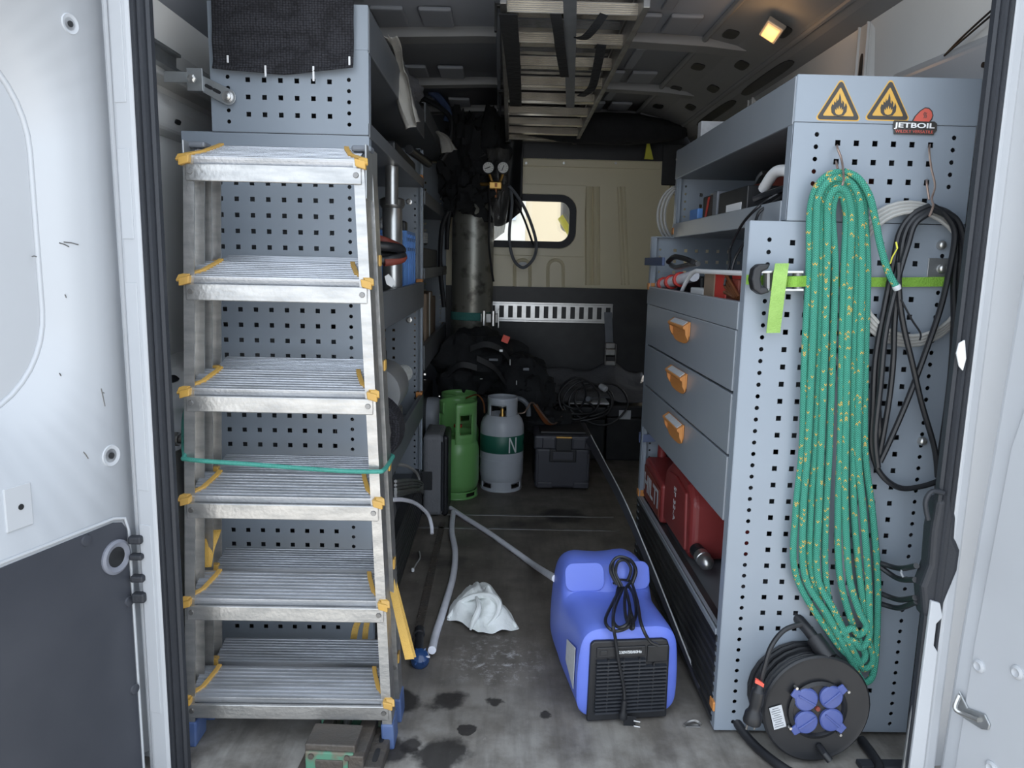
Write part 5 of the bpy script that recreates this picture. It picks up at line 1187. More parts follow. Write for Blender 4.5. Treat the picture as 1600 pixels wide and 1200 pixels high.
def bottle(c, R, zs, material, label, name='gas_bottle', cuts=None, group=None, collar_r=0.72):
    e = thing(name, label, 'gas bottle', (c[0], c[1], 0), group); z0, zsh, zdome, zc = zs      # skirt top, shoulder, dome top, collar top
    MB().lathe([(R*0.80,0.03),(R*0.94,0.045),(R,0.075),(R,zsh),(R*0.985,zsh+0.02),(R*0.90,zsh+0.045),(R*0.72,zsh+0.068),(R*0.35,zdome),(R*0.10,zdome+0.004)], (c[0],c[1],0), 40).build('body', material, e, smooth=True)
    shroud(e, c[0], c[1], 0.0, z0, R*0.92, [(-60,-25,0.35,0.85),(205,240,0.35,0.85)], material, 'foot_ring')
    rolled(e, c[0], c[1], 0.004, R*0.92, 0, 360, material)
    shroud(e, c[0], c[1], zdome-0.035, zc, R*collar_r, cuts, material)
    MB().lathe([(0.014,0),(0.014,0.03),(0.010,0.035),(0.010,0.06)], (c[0],c[1],zdome-0.005), 12).build('valve', 'brass', e, smooth=True)
    MB().lathe([(0.018,0.0),(0.020,0.006),(0.018,0.014)], (c[0],c[1],zdome+0.055), 12).build('valve_knob', 'red' if material == 'green_bottle' else 'dull_steel', e, smooth=True)
    return e
g1c = PZ(716, 783, 0); Rg = 0.098; g1y = g1c.y+Rg
def zat(px, py, y): return PY(px, py, y).z
# green bottle in front
gx = PY(715, 720, g1y).x
e = bottle((gx, g1y), 0.098, (0.035, zat(722,704,g1y), zat(722,686,g1y), zat(722,626,g1y)), 'green_bottle', 'green refrigerant bottle with slotted collar, in front of its twin', cuts=[(-168,-132,0.36,0.78),(-78,-42,0.36,0.76),(-136,-96,-1,2),(40,100,0.36,0.78)], group='green refrigerant bottles', collar_r=0.85)
MB().lathe([(0.0990,0),(0.0990,0.004)], (gx, g1y, zat(722,733,g1y)), 40).build('weld_seam', 'green_bottle', e, smooth=True)
g2y = g1y+0.215; gx2 = PY(717, 640, g2y).x
bottle((gx2, g2y), 0.098, (0.035, zat(716,676,g2y), zat(716,660,g2y), zat(716,613,g2y)), 'green_bottle', 'green refrigerant bottle standing behind another green one', cuts=[(-130,-50,0.3,0.75),(40,140,0.3,0.75)], group='green refrigerant bottles', collar_r=0.85)
n1 = PZ(784, 771, 0); Rn = 0.104; ny = n1.y+Rn; nx = PY(784, 700, ny).x
e = bottle((nx, ny), Rn, (0.05, zat(784,668,ny), zat(784,655,ny), zat(784,619,ny)), 'grey_bottle', 'grey nitrogen bottle with dark green band and letter N', cuts=[(-145,-75,0.30,0.72),(40,140,0.3,0.75)], collar_r=0.66)
zb0, zb1 = zat(784,710,ny-Rn), zat(784,683,ny-Rn)
MB().lathe([(Rn+0.0004,zb0),(Rn+0.0012,zb0+0.001),(Rn+0.0012,zb1-0.001),(Rn+0.0004,zb1)], (nx,ny,0), 48, cap=False).build('colour_band', 'dark_green', e, smooth=True)
# painted letter N bent round the band
def bent_poly(poly, ang0, R_, zc, scale, nm, parent, material):
    m_ = MB(); P = [(nx+R_*math.sin(ang0+x*scale/R_), ny-R_*math.cos(ang0+x*scale/R_), zc+z*scale) for x, z in poly]
    Q = [(nx+(R_+.0008)*math.sin(ang0+x*scale/R_), ny-(R_+.0008)*math.cos(ang0+x*scale/R_), zc+z*scale) for x, z in poly]; n = len(P)
    m_.add(P+Q, [tuple(range(n)), tuple(range(n,2*n))]+[(i,(i+1)%n,n+(i+1)%n,n+i) for i in range(n)]); return m_.build(nm, material, parent)
Ns = (zb1-zb0)*0.44
for poly in [[(-.55+.9*k/6,1-2*k/6),(-.35+.9*k/6,1-2*k/6),(-.35+.9*(k+1)/6,1-2*(k+1)/6),(-.55+.9*(k+1)/6,1-2*(k+1)/6)] for k in range(6)]+[[(-.55,-1),(-.38,-1),(-.38,1),(-.55,1)], [(.38,-1),(.55,-1),(.55,1),(.38,1)]]:
    bent_poly(poly, 0.50, Rn+0.0014, (zb0+zb1)/2, Ns, 'letter_stroke', e, 'ink_white')
MB().lathe([(Rn+0.0010,0),(Rn+0.0010,0.004)], (nx,ny,zat(784,712,ny)-0.005), 48).build('weld_seam', 'grey_bottle', e, smooth=True)
MB().tube(smooth_path([PY(728,622,3.45), PY(745,617,3.42), PY(755,628,3.40), PY(757,645,3.44)], 6), 0.004, 6).build('thin_line', 'copper', None, smooth=True)
o = bpy.data.objects['thin_line']; o.name = 'capillary_line'; tag(o, 'thin brown line bent between green and grey bottles', 'pipe')
# pale bottle beyond, dark green lower half, partly hidden
bx = PY(678, 640, 3.50).x
e = thing('gas_bottle', 'pale dome of a bottle with dark green body behind the grey case', 'gas bottle', (bx-0.02, 3.62, 0))
MB().lathe([(0.07,0.0),(0.085,0.02),(0.09,0.06),(0.09,0.25)], (bx-0.02,3.62,0), 32).build('body', 'dark_green', e, smooth=True)
MB().lathe([(0.0902,0.25),(0.088,0.33),(0.07,0.385),(0.03,0.41),(0.01,0.412)], (bx-0.02,3.62,0), 32).build('dome', 'grey_bottle', e, smooth=True)
# tall steel cylinder strapped to the bulkhead
ty = 4.20; tx = PY(738, 450, ty).x; Rt = 0.114
tc_ = thing('gas_cylinder', 'tall worn steel gas cylinder strapped upright against the bulkhead', 'gas cylinder', (tx, ty, 0))
zsh = zat(738, 345, ty)
MB().lathe([(0.10,0.0),(Rt,0.02),(Rt,zsh),(Rt*0.97,zsh+0.04),(Rt*0.80,zsh+0.09),(Rt*0.45,zsh+0.14),(0.036,zsh+0.16),(0.036,zsh+0.20)], (tx,ty,0), 40).build('body', 'bottle_patina', tc_, smooth=True)
MB().lathe([(0.036,0),(0.040,0.02),(0.036,0.06)], (tx,ty,zsh+0.20), 16).build('neck_ring', 'dull_steel', tc_, smooth=True)
MB().box(tx-0.02, tx+0.02, ty-0.02, ty+0.02, zsh+0.26, zsh+0.33).build('valve_block', 'brass', tc_, bevel=0.004)
zst = zat(738, 495, ty-Rt)
MB().lathe([(Rt+0.001,zst-0.022),(Rt+0.004,zst-0.020),(Rt+0.004,zst+0.020),(Rt+0.001,zst+0.022)], (tx,ty,0), 40, cap=False).build('strap', 'teal_rag', None, smooth=True)
st2 = bpy.data.objects['strap']; st2.name = 'cylinder_strap'; tag(st2, 'faded green strap around the tall steel cylinder', 'strap')
rb_ = thing('ratchet_buckle', 'steel ratchet buckle beside the tall cylinder on the rail', 'buckle', PY(772,497,4.1))
c = PY(765,497,4.10); MB().box(c.x-0.05,c.x+0.05,c.y-0.01,c.y+0.01,c.z-0.025,c.z+0.025).build('frame', 'dull_steel', rb_, bevel=0.003)
for s in (-0.03, 0.02): MB().cyl((c.x+s,c.y-0.016,c.z-0.04),(c.x+s,c.y-0.016,c.z+0.04),0.012,10).build('spindle', 'steel', rb_)
MB().box(c.x+0.045,c.x+0.052,c.y-0.03,c.y+0.02,c.z-0.05,c.z+0.05).build('side_plate', 'steel', rb_, bevel=0.002)
# pressure regulator with two gauges
rgv = thing('pressure_regulator', 'brass pressure regulator with two round white gauges on the cylinder', 'regulator', PY(770,300,4.08))
for px, py, an in ((763,262,0.4),(786,262,1.2)):
    c = PY(px, py, 4.06); g = MB().lathe([(0.030,0.022),(0.032,0.018),(0.032,0.0),(0.029,-0.003),(0.029,-0.0025)], c, 28, (0,1,0)).build('gauge', 'black_plastic', rgv, smooth=True)
    MB().lathe([(0.0275,-0.0045),(0.0275,-0.002)], c, 28, (0,1,0)).build('dial', 'dial_white', g)
    d = Vector((math.cos(an),0,math.sin(an))); MB().tube([c+Vector((0,-0.006,0))-d*0.018, c+Vector((0,-0.006,0))+d*0.012], 0.0022, 5).build('needle', 'black', g)
    for k in range(9):
        a = math.radians(225-33.75*k); MB().box(-0.001,0.001,-0.0055,-0.0045,0.019,0.024, Matrix.Translation(c) @ Matrix.Rotation(math.pi/2-a, 4, 'Y')).build('tick', 'black', g)
c = PY(774, 290, 4.10)
MB().box(c.x-0.035,c.x+0.035,c.y-0.02,c.y+0.03,c.z-0.02,c.z+0.02).build('regulator_body', 'brass', rgv, bevel=0.006)
MB().cyl(PY(786,270,4.09), PY(780,288,4.10), 0.008, 10).build('gauge_stem', 'brass', rgv); MB().cyl(PY(764,270,4.09), PY(770,288,4.10), 0.008, 10).build('gauge_stem', 'brass', rgv)
MB().lathe([(0.012,0),(0.012,0.02),(0.008,0.022),(0.008,0.05),(0.006,0.052),(0.006,0.075)], PY(775,286,4.09), 10, (0,0,-1)).build('outlet', 'copper', rgv, smooth=True)
MB().cyl(PY(740,288,4.14), PY(765,288,4.11), 0.010, 10).build('inlet', 'brass', rgv)
# black covers bundled round the cylinder head
hd_ = thing('black_cover', 'dark plastic cover bundled over the head of the tall cylinder', 'cover', (tx, ty, zsh))
blob((tx-0.02, ty-0.02, zsh+0.11), (0.12,0.11,0.15), 51, 0.6, 2.6, 48, 32).build('cover_fold', 'black_fabric', hd_, smooth=True)
blob((tx-0.06, ty+0.0, zsh+0.30), (0.11,0.10,0.24), 53, 0.7, 2.6, 48, 32).build('cover_fold', 'black_fabric', hd_, smooth=True)
blob((tx+0.03, ty+0.06, zsh+0.30), (0.13,0.06,0.24), 55, 0.6, 2.6, 48, 32).build('cover_fold', 'black_fabric', hd_, smooth=True)
tp_ = MB()
def backing_fn(u, v):
    x = -0.315+0.42*u; z = 1.86-0.54*v+0.05*math.sin(u*7)*v; y = 4.385+0.02*math.sin(u*16+2*v)+0.012*noise.noise(Vector((u*6, v*5, 3)))
    return (x, y, z)
tp_.grid(backing_fn, 40, 24); tag(tp_.build('dark_backing', 'black', smooth=True, solid=0.002), 'added black backing sheet that keeps the bulkhead dark behind the gauges', 'sheet')  # black sheet added to darken the area behind the gauges
# loop of black hose by the window
hl = [PY(795,290,4.12), PY(808,306,4.15), PY(822,330,4.20), PY(834,362,4.24), PY(838,385,4.26), PY(833,405,4.27), PY(818,418,4.27), PY(804,408,4.26), PY(797,385,4.24), PY(796,360,4.22), PY(800,320,4.18), PY(798,296,4.14)]
tag(MB().tube(smooth_path(hl, 8), 0.0085, 8).build('hose_loop', 'fan_grey', smooth=True), 'dark rubber hose hanging in a loop in front of the window', 'hose')
tag(MB().tube(smooth_path([PY(805,312,4.17), PY(820,345,4.22), PY(833,382,4.26)], 6), 0.006, 8).build('hose_line', 'black_cable', smooth=True), 'thin second hose beside the loop at the window', 'hose')
tag(MB().tube(smooth_path([PY(763,290,4.06), PY(765,330,4.05), PY(764,380,4.05), PY(768,420,4.05), PY(771,440,4.05)], 6), 0.006, 8).build('pressure_hose', 'black_cable', smooth=True), 'thin black hose running down the front of the tall cylinder', 'hose')
# clear plastic bag hanging in front of the window
pb = MB()
def bagf(u, v):
    px = 760+ (796-760)*u + 8*math.sin(v*3)*(1-u)+(0 if v < 0.6 else -10*(v-0.6)*u*2); py = 232+v*(375-232)-(20*v*v*(u-0.4) if u > 0.4 else 0)
    p = PY(px, py, 4.17); p.y += 0.02*noise.noise(Vector((u*4, v*6, 2)))+0.015*math.sin(u*9+v*4); return p
pb.grid(bagf, 24, 36); tag(pb.build('plastic_bag', 'plastic_film', smooth=True), 'smoky plastic bag hanging beside the gauges before the window', 'bag')
# tangled black hoses in the left corner behind the racks
for i, (pts, lb) in enumerate((
    ([(655,150),(690,170),(705,190),(700,230),(690,250)], 'dark hose curving down from the roof above the far rack'),
    ([(672,142),(688,155),(700,175),(698,190)], 'dark blue hose arching under the roof above the far rack'),
    ([(700,330),(690,360),(688,420),(694,480)], 'black hose hanging between far rack and tall cylinder'),
    ([(758,240),(735,262),(710,300),(700,350),(698,390)], 'black hose falling in front of the far rack from the regulator'))):
    tag(MB().tube(smooth_path([PY(x, y, 3.9+0.08*i) for x, y in pts], 6), 0.012 if i != 1 else 0.02, 8).build('rubber_hose', 'black_cable' if i != 1 else 'blue_tape', smooth=True), lb, 'hose')

# ================================================================== BACK OF THE AISLE
# dark grey tool box with latch
by = 3.49; b0, b1 = PZ(829,765,0), PZ(926,765,0); by = b0.y; tw0, tw1 = b0.x+0.01, b1.x-0.012
th = zat(877, 700, by)
tb = thing('tool_box', 'dark grey lidded tool box with brass latch between bottles and drawers', 'tool box', ((tw0+tw1)/2, by+0.15, 0))
MB().box(tw0+0.008, tw1-0.008, by, by+0.30, 0.008, th).build('box_body', 'box_grey', tb, bevel=0.0141, seg=3)
zl = zat(877, 680, by)
lidm = MB().box(tw0, tw1, by-0.012, by+0.31, th-0.008, zl).build('lid', 'box_grey', tb, bevel=0.012, seg=3)
MB().box(tw0+0.03, tw1-0.03, by+0.02, by+0.28, zl, zl+0.012).build('lid_panel', 'black_plastic', lidm, bevel=0.004)
for s in (0.14, 0.66): MB().box(tw0+(tw1-tw0)*s, tw0+(tw1-tw0)*(s+0.22), by-0.022, by-0.010, th+0.0, zl-0.010).build('lid_boss', 'box_grey', lidm, bevel=0.005)
lz = zat(877, 678, by)
la = MB().box(tw0+(tw1-tw0)*0.37, tw0+(tw1-tw0)*0.64, by-0.026, by-0.010, th-0.010, zl-0.008).build('latch', 'black_plastic', tb, bevel=0.004)
MB().box(tw0+(tw1-tw0)*0.37, tw0+(tw1-tw0)*0.64, by-0.030, by-0.008, zl-0.010, zl-0.002).build('latch_bar', 'brass', la, bevel=0.002)
z1, z0 = zat(877,702,by), zat(877,722,by)
rc_ = MB().box(tw0+0.075, tw1-0.075, by-0.006, by+0.002, z0, z1).build('carry_recess', 'black_plastic', tb, bevel=0.004)
MB().box(tw0+0.09, tw1-0.09, by-0.009, by-0.004, z0+0.012, z1-0.012).build('recess_bar', 'box_grey', rc_, bevel=0.003)
for s in (0.04, 0.66): MB().box(tw0+0.01+(tw1-tw0)*s, tw0+0.01+(tw1-tw0)*(s+0.26), by-0.008, by+0.004, 0.012, 0.04).build('foot_boss', 'box_grey', tb, bevel=0.004)
for x in (tw0+0.018, tw1-0.018): MB().box(x-0.006, x+0.006, by-0.006, by+0.002, 0.05, th-0.03).build('side_rib', 'box_grey', tb, bevel=0.003)
# long dark cases at the back right, with papers and a label
ky = 4.0
kb = PZ(985, 720, 0); ky = kb.y
for nm, xa, xb_, zt_, lb in (('storage_case', 0.30, 0.585, 0.30, 'black storage case behind the tool box, nearer the bottles'), ('storage_case', 0.592, 0.86, 0.31, 'black storage case with pale label behind the drawer rack')):
    e = thing(nm, lb, 'case', ((xa+xb_)/2, ky+0.15, 0))
    MB().box(xa, xb_, ky, ky+0.33, 0.0, zt_-0.07).build('case_body', 'black', e, bevel=0.008)
    MB().box(xa-0.004, xb_+0.004, ky-0.006, ky+0.335, zt_-0.068, zt_).build('lid', 'black_plastic', e, bevel=0.01)
    if xa > 0.5: MB().box(0.655, 0.72, ky-0.0075, ky-0.006, 0.205+0.03, 0.255+0.03).build('label', 'label_grey', e)
    else: MB().box((xa+xb_)/2-0.04, (xa+xb_)/2+0.04, ky-0.014, ky-0.004, zt_-0.09, zt_-0.05).build('latch', 'black', e, bevel=0.003)
e = tag(MB().box(0.385, 0.60, ky+0.0, ky+0.18, 0.313, 0.322).build('paper_stack', 'paper', bevel=0.001), 'white papers lying on the black cases under the cable', 'papers')
# grey folded blanket over the cases
bm_ = MB()
def blf(u, v):
    x = 0.10+0.74*u; y = ky+0.03+0.33*v; z = 0.325+0.12*v+0.05*noise.noise(Vector((u*4, v*3, 7)))+0.06*math.exp(-((u-0.75)/.12)**2)*v
    return (x, y, max(z, 0.324))
bm_.grid(blf, 40, 20); tag(bm_.build('blanket', 'grey_fabric', smooth=True, solid=0.006), 'dark grey blanket heaped over the black cases', 'blanket')
cb = thing('extension_lead', 'tangled black extension lead lying on the grey blanket', 'cable', PY(910,650,4.12))
for i, (x, y, a_, b_) in enumerate(((905,622,32,28),(918,628,38,30),(928,625,30,24),(900,640,28,14),(935,630,46,32),(895,615,20,24))):
    pts = [PY(x+a_*math.cos(t), y+b_*math.sin(t)*(1+0.1*math.sin(3*t+i)), 3.985+0.012*(i % 3)+0.04*math.sin(t)*-1) for t in [2*math.pi*k/28 for k in range(28)]]
    MB().tube(pts, 0.006, 7, closed=True).build('loop', 'black_cable', cb, smooth=True)
MB().lathe([(0.014,0),(0.017,0.01),(0.017,0.04),(0.012,0.045)], PY(938,603,3.99), 14, (0.6,-0.7,-0.3)).build('plug', 'label_grey', cb, smooth=True)
MB().lathe([(0.012,0),(0.014,0.01),(0.014,0.035)], PY(922,624,3.97), 14, (-0.4,-0.8,0.2)).build('plug', 'fan_grey', cb, smooth=True)
# ratchet strap hanging on the upper rail
rs2 = thing('hanging_ratchet', 'grey strap with bright steel ratchet hanging from the bulkhead rail', 'strap', PY(952,600,4.36))
MB().ribbon([PY(950,488,4.375), PY(951,510,4.36), PY(952,535,4.36)], (0.045,0,0), 0.003).build('webbing', 'fan_grey', rs2)
for py, h, mt_ in ((540,9,'steel'),(550,10,'brass'),(560,8,'black_plastic'),(567,7,'brass')):
    c = PY(953, py, 4.355); MB().box(c.x-0.028,c.x+0.028,c.y-0.02,c.y+0.012,c.z-h/1180*4.4/2,c.z+h/1180*4.4/2).build('ratchet_piece', mt_ if mt_ != 'brass' else 'steel', rs2, bevel=0.004)
for s in (-1, 1): c = PY(953+s*8, 553, 4.35); MB().box(c.x-0.003,c.x+0.003,c.y-0.03,c.y+0.01,c.z-0.06,c.z+0.06).build('ratchet_side', 'dull_steel', rs2, bevel=0.002)
MB().ribbon([PY(954,572,4.355), PY(956,584,4.345), PY(957,583,4.32)], (0.05,0,0), 0.003).build('webbing', 'black_fabric', rs2)
c = PY(957,583.5,4.33); MB().box(c.x-0.033,c.x+0.033,c.y-0.004,c.y+0.004,c.z-0.002,c.z+0.003).build('hook_bar', 'steel', rs2)
# black bags heaped in front of the cylinder
bgy = 3.88
bag1 = thing('holdall', 'large black holdall slumped against the tall cylinder', 'bag', (PY(760,620,bgy).x, bgy, 0))
c = PY(752, 572, bgy); MB().box(c.x-0.19, c.x+0.20, bgy-0.02, bgy+0.22, 0.0, 0.40).build('base', 'black_fabric', bag1, bevel=0.05, seg=4)
blob((c.x-0.01, bgy+0.02, c.z+0.02), (0.22,0.15,0.17), 3, 0.35, 1.7, 40, 26, rot=0.3).build('top', 'black_fabric', bag1, smooth=True)
blob((c.x+0.20, bgy-0.02, c.z-0.07), (0.16,0.13,0.13), 6, 0.35, 1.7, 36, 22).build('pocket', 'black_fabric', bag1, smooth=True)
blob((c.x-0.11, bgy-0.10, c.z-0.08), (0.10,0.10,0.10), 8, 0.35, 1.7, 30, 20).build('pocket', 'black_fabric', bag1, smooth=True)
q = PY(790,530,3.74); MB().box(-0.018,0.018,-0.003,0.003,-0.018,0.018, Matrix.Translation(q) @ Matrix.Rotation(0.35,4,'Y')).build('tag', 'red_marker', bag1, bevel=0.002)
for px, py, w_, h_ in ((771,562,.045,.012),(783,548,.018,.014),(797,566,.006,.03),(807,598,.006,.022),(752,592,.014,.005),(822,577,.03,.014)):
    q = PY(px, py, 3.70); MB().box(q.x-w_/2,q.x+w_/2,q.y-0.003,q.y+0.003,q.z-h_/2,q.z+h_/2).build('buckle', 'fan_grey' if w_ > 0.02 else 'zinc', bag1, bevel=0.002)
for p in ([(735,545),(760,538),(785,548),(800,570)],[(745,560),(772,575),(790,600)],[(700,585),(720,570),(745,575)]):
    MB().ribbon(smooth_path([PY(x, y, 3.71) for x, y in p], 6), (0,0.012,0.028), 0.004).build('strap', 'black', bag1, smooth=True)
jk = thing('jacket', 'black jacket draped beside the grey bottle at the back', 'jacket', (PY(830,630,3.78).x, 3.78, 0.3))
c = PY(828, 628, 3.80); blob((c.x, 3.80, c.z+0.02), (0.13,0.10,0.14), 11, 0.4, 1.8, 36, 24).build('body', 'black_fabric', jk, smooth=True)
blob((c.x+0.10, 3.74, c.z-0.10), (0.13,0.09,0.07), 13, 0.4, 1.8, 30, 20).build('sleeve', 'black_fabric', jk, smooth=True)
st3 = thing('tool_strap', 'copper brown strap lying over black clothing behind the tool box', 'strap', PY(848,650,3.66))
MB().ribbon(smooth_path([PY(836,632,3.64), PY(846,650,3.62), PY(854,661,3.60), PY(862,664,3.60)], 5), (0.022,0.01,0), 0.003).build('webbing', 'copper', st3, smooth=True)
ch = thing('carry_hose', 'dark hose bent over the black clothing next to the grey bottle', 'hose', PY(820,650,3.6))
MB().tube(smooth_path([PY(800,622,3.62), PY(815,624,3.60), PY(825,635,3.60), PY(826,650,3.60)], 6), 0.012, 8).build('hose_bend', 'fan_grey', ch, smooth=True)
MB().tube(smooth_path([PY(805,646,3.58), PY(818,645,3.57), PY(824,638,3.58), PY(834,630,3.60), PY(862,662,3.62), PY(878,650,3.7), PY(880,640,3.75)], 6), 0.004, 6).build('wire', 'hook_wire', ch, smooth=True)

# ================================================================== LONG STRIP leaning from the tool box to the right rack
sA = PY(919, 685, 3.44); sB = PZ(1117, 1136, 0.004)
lsx = MB(); n = 24; P = []
mid = PY(972, 785, 2.65)
sp = smooth_path([sA, PY(938,720,3.15), PY(972,785,2.62), PY(1010,872,2.28), PY(1060,995,1.92), sB], 8)
strip = thing('metal_strip', 'long thin metal strip leaning from tool box to the foot of the drawer rack', 'strip', sB)
lsx.ribbon(sp, lambda t: Vector((-0.018*(1-t)-0.003, 0.0, -0.026*(1-t)**0.8-0.003)), 0.003).build('strip_face', 'box_grey', strip, smooth=True)
MB().tube([p+Vector((0.010*(1-i/(len(sp)-1))+0.002,0,0.014*(1-i/(len(sp)-1))+0.002)) for i, p in enumerate(sp)], 0.0026, 6).build('edge_glint', 'paper', strip, smooth=True)  # glint along the metal edge, painted as a white tube
# ================================================================== RED CASE IN THE RIGHT RACK
rcs = thing('tool_case', 'red plastic power tool case with white lettering in the lower right rack', 'case', (0.66, 2.1, 0.24))
# near lobe: bulky rounded block; far half: lettered side strip with a hooped handle above it
lobe = [(2.02,0.262),(2.05,0.245),(2.36,0.245),(2.40,0.262),(2.40,0.36),(2.37,0.43),(2.30,0.468),(2.20,0.478),(2.08,0.465),(2.03,0.42)]
rb1 = MB().prism([(0.545, y, z) for y, z in lobe], (0.19, 0, 0)).build('case_shell', 'red_case', rcs, bevel=0.022, seg=4)
MB().prism([(0.538, y, z) for y, z in ((2.06,0.265),(2.36,0.265),(2.36,0.37),(2.30,0.435),(2.20,0.445),(2.08,0.43))], (0.012,0,0)).build('side_pressing', 'red_case', rb1, bevel=0.005, seg=3)
MB().box(0.60,0.68,2.06,2.16,0.463,0.482).build('latch', 'black_plastic', rb1, bevel=0.006)
rb2 = MB().prism([(0.528, y, z) for y, z in ((2.34,0.245),(2.62,0.245),(2.63,0.26),(2.63,0.385),(2.60,0.40),(2.34,0.375))], (0.20, 0, 0)).build('case_shell', 'red_case', rcs, bevel=0.010, seg=3)
MB().tube(smooth_path([(0.585,2.615,0.385),(0.585,2.61,0.45),(0.585,2.56,0.485),(0.585,2.46,0.482),(0.59,2.38,0.455),(0.60,2.34,0.43)], 6), 0.017, 10).build('handle', 'red_case', rcs, smooth=True)
SIDE = Matrix(((0,0,-1,0),(-1,0,0,0),(0,1,0,0),(0,0,0,1)))     # lettering facing the aisle (-x), reading towards the doors
ltp = MB().prism([(0.5275, y, z) for y, z in ((2.355,0.262),(2.615,0.262),(2.615,0.37),(2.355,0.355))], (-0.003,0,0)).build('name_panel', 'rust_red', rb2, bevel=0.001)
text_part('lettering', 'HILTI', 0.085, Matrix.Translation((0.5240,2.487,0.312)) @ SIDE, 'label_grey', ltp, bold=True, width=0.235)
text_part('lettering', 'SF 22-A', 0.034, Matrix.Translation((0.5370,2.20,0.36)) @ SIDE @ Matrix.Rotation(math.radians(-90),4,'Z'), 'ink_white', rb1)
jc = thing('drill_chuck', 'bright keyless drill chuck lying in front of the red case', 'chuck', (0.56, 1.86, 0.25))
MB().lathe([(0.010,0),(0.021,0.006),(0.022,0.03),(0.020,0.032),(0.021,0.05),(0.012,0.066),(0.005,0.07)], (0.565,1.985,0.285), 18, (0.1,-1,-0.1)).build('chuck', 'steel', jc, smooth=True)
MB().cyl((0.562,2.015,0.286),(0.565,1.985,0.285),0.020,14).build('collar', 'black_plastic', jc)
pwr = thing('hose_end', 'dark hose end lying on the lower right shelf near the end panel', 'hose', (0.60,1.75,0.245))
MB().tube(smooth_path([(0.72,1.80,0.26),(0.62,1.78,0.255),(0.57,1.72,0.255),(0.60,1.66,0.255)]), 0.012, 8).build('hose_body', 'black_cable', pwr, smooth=True)
bt = tag(MB().ribbon([(0.505,RY1-0.03,0.46),(0.508,RY1+0.006,0.46),(0.56,RY1+0.006,0.465)], (0,0,0.03), 0.003).build('blue_strap', 'blue_tape'), 'blue strap wrapped around the far post below the drawers', 'strap')
MB().ribbon([(0.517,2.63,0.46),(0.60,2.60,0.475)], (0,0,0.028), 0.003).build('tail', 'blue_tape', bt)

# ================================================================== RIGHT RACK: tray above the drawers
zt0 = 0.948
bt2 = tag(MB().box(0.503,0.512,2.40,2.70,1.072,1.098).build('blue_tape_band', 'blue_tape', bevel=0.002), 'dark blue band stretched across the open tray of the drawer rack', 'band')
sn = thing('snips', 'black handled pliers lying over the blue band', 'pliers', (0.54, 2.3, 1.07))
MB().tube(smooth_path([(0.535,2.46,1.085),(0.535,2.38,1.100),(0.54,2.27,1.095),(0.545,2.18,1.085)]), 0.008, 8).build('handle', 'black_plastic', sn, smooth=True)
MB().tube(smooth_path([(0.545,2.46,1.075),(0.545,2.38,1.068),(0.55,2.27,1.075),(0.555,2.16,1.080)]), 0.008, 8).build('handle', 'dull_steel', sn, smooth=True)
bs_ = thing('clear_bottle_tool', 'clear tube with red end rings lying in the tray above the drawers', 'tube', (0.56,2.45,1.0))
MB().cyl((0.545,2.62,1.005),(0.56,2.22,1.045),0.017,14).build('tube', 'hose_white', bs_, smooth=True)
for t in (0.12, 0.36, 0.62): 
    p = Vector((0.545,2.62,1.005)).lerp(Vector((0.56,2.22,1.045)), t); MB().cyl(p, p+Vector((0,-0.02,0.002)), 0.024, 14).build('ring', 'red', bs_, bevel=0.003)
sc_ = thing('assortment_tray', 'white rimmed tray of packaged spares standing above the drawers', 'tray', (0.55,1.9,zt0))
MB().tube(smooth_path([(0.535,2.27,0.985),(0.535,2.20,1.03),(0.535,2.12,1.058),(0.535,2.02,1.06),(0.54,1.70,1.06)], 6), 0.006, 8).build('rim', 'sticker_white', sc_, smooth=True)
MB().box(0.545,0.72,1.70,2.22,zt0,0.975).build('base', 'black_plastic', sc_, bevel=0.004)
for y0_, y1_, z1_, mt_, lb in ((1.96,2.06,1.055,'cardboard','brown paper packet standing in the spares tray'),(1.86,1.955,1.062,'red','red packet standing in the spares tray'),(1.76,1.85,1.045,'rust_red','dark red packet at the near end of the spares tray')):
    o = MB().box(0.548,0.60,y0_,y1_,0.976,z1_, ).build('packet', mt_, bevel=0.004); tag(o, lb, 'packet')
o = tag(MB().box(0.55,0.66,2.07,2.21,0.976,1.012).build('white_carton', 'paper', bevel=0.003), 'white carton in the tray behind the drawer lip', 'carton')
o = tag(MB().box(0.60,0.80,2.30,2.60,zt0,1.04).build('dark_bin', 'black_plastic', bevel=0.008), 'black parts bin at the back of the drawer tray', 'bin')
hl_ = thing('hex_keys', 'copper pins fanned out of the near red packet', 'keys', (0.54,1.80,1.0))
for k in range(4): MB().cyl((0.542,1.84,1.055-k*0.014),(0.540,1.72+k*0.012,1.005),0.005,8).build('pin', 'copper', hl_)
# upper shelf
zu0 = 1.176
def ubox(nm, x0, x1, y0, y1, h, mt_, lb, cat='box', bev=0.003):
    return tag(MB().box(x0,x1,y0,y1,zu0,zu0+h).build(nm, mt_, bevel=bev), lb, cat)
o = ubox('small_box', 0.605,0.68,2.40,2.50,0.075,'blue_crate','small blue box at the far end of the upper right shelf')
MB().box(0.6035,0.6055,2.415,2.45,zu0+0.02,zu0+0.04).build('print', 'sticker_white', o)
o = ubox('book_box', 0.61,0.70,2.25,2.36,0.105,'black_plastic','black carton with red stripe on the upper right shelf'); 
MB().hexa([(0.6095,2.345,zu0+.015),(0.6095,2.325,zu0+.015),(0.6085,2.325,zu0+.015),(0.6085,2.345,zu0+.015)],[(0.6095,2.30,zu0+.10),(0.6095,2.28,zu0+.10),(0.6085,2.28,zu0+.10),(0.6085,2.30,zu0+.10)]).build('stripe', 'red', o)
ubox('thin_file', 0.605,0.72,2.19,2.235,0.11,'fan_grey','thin grey file standing on the upper right shelf','file')
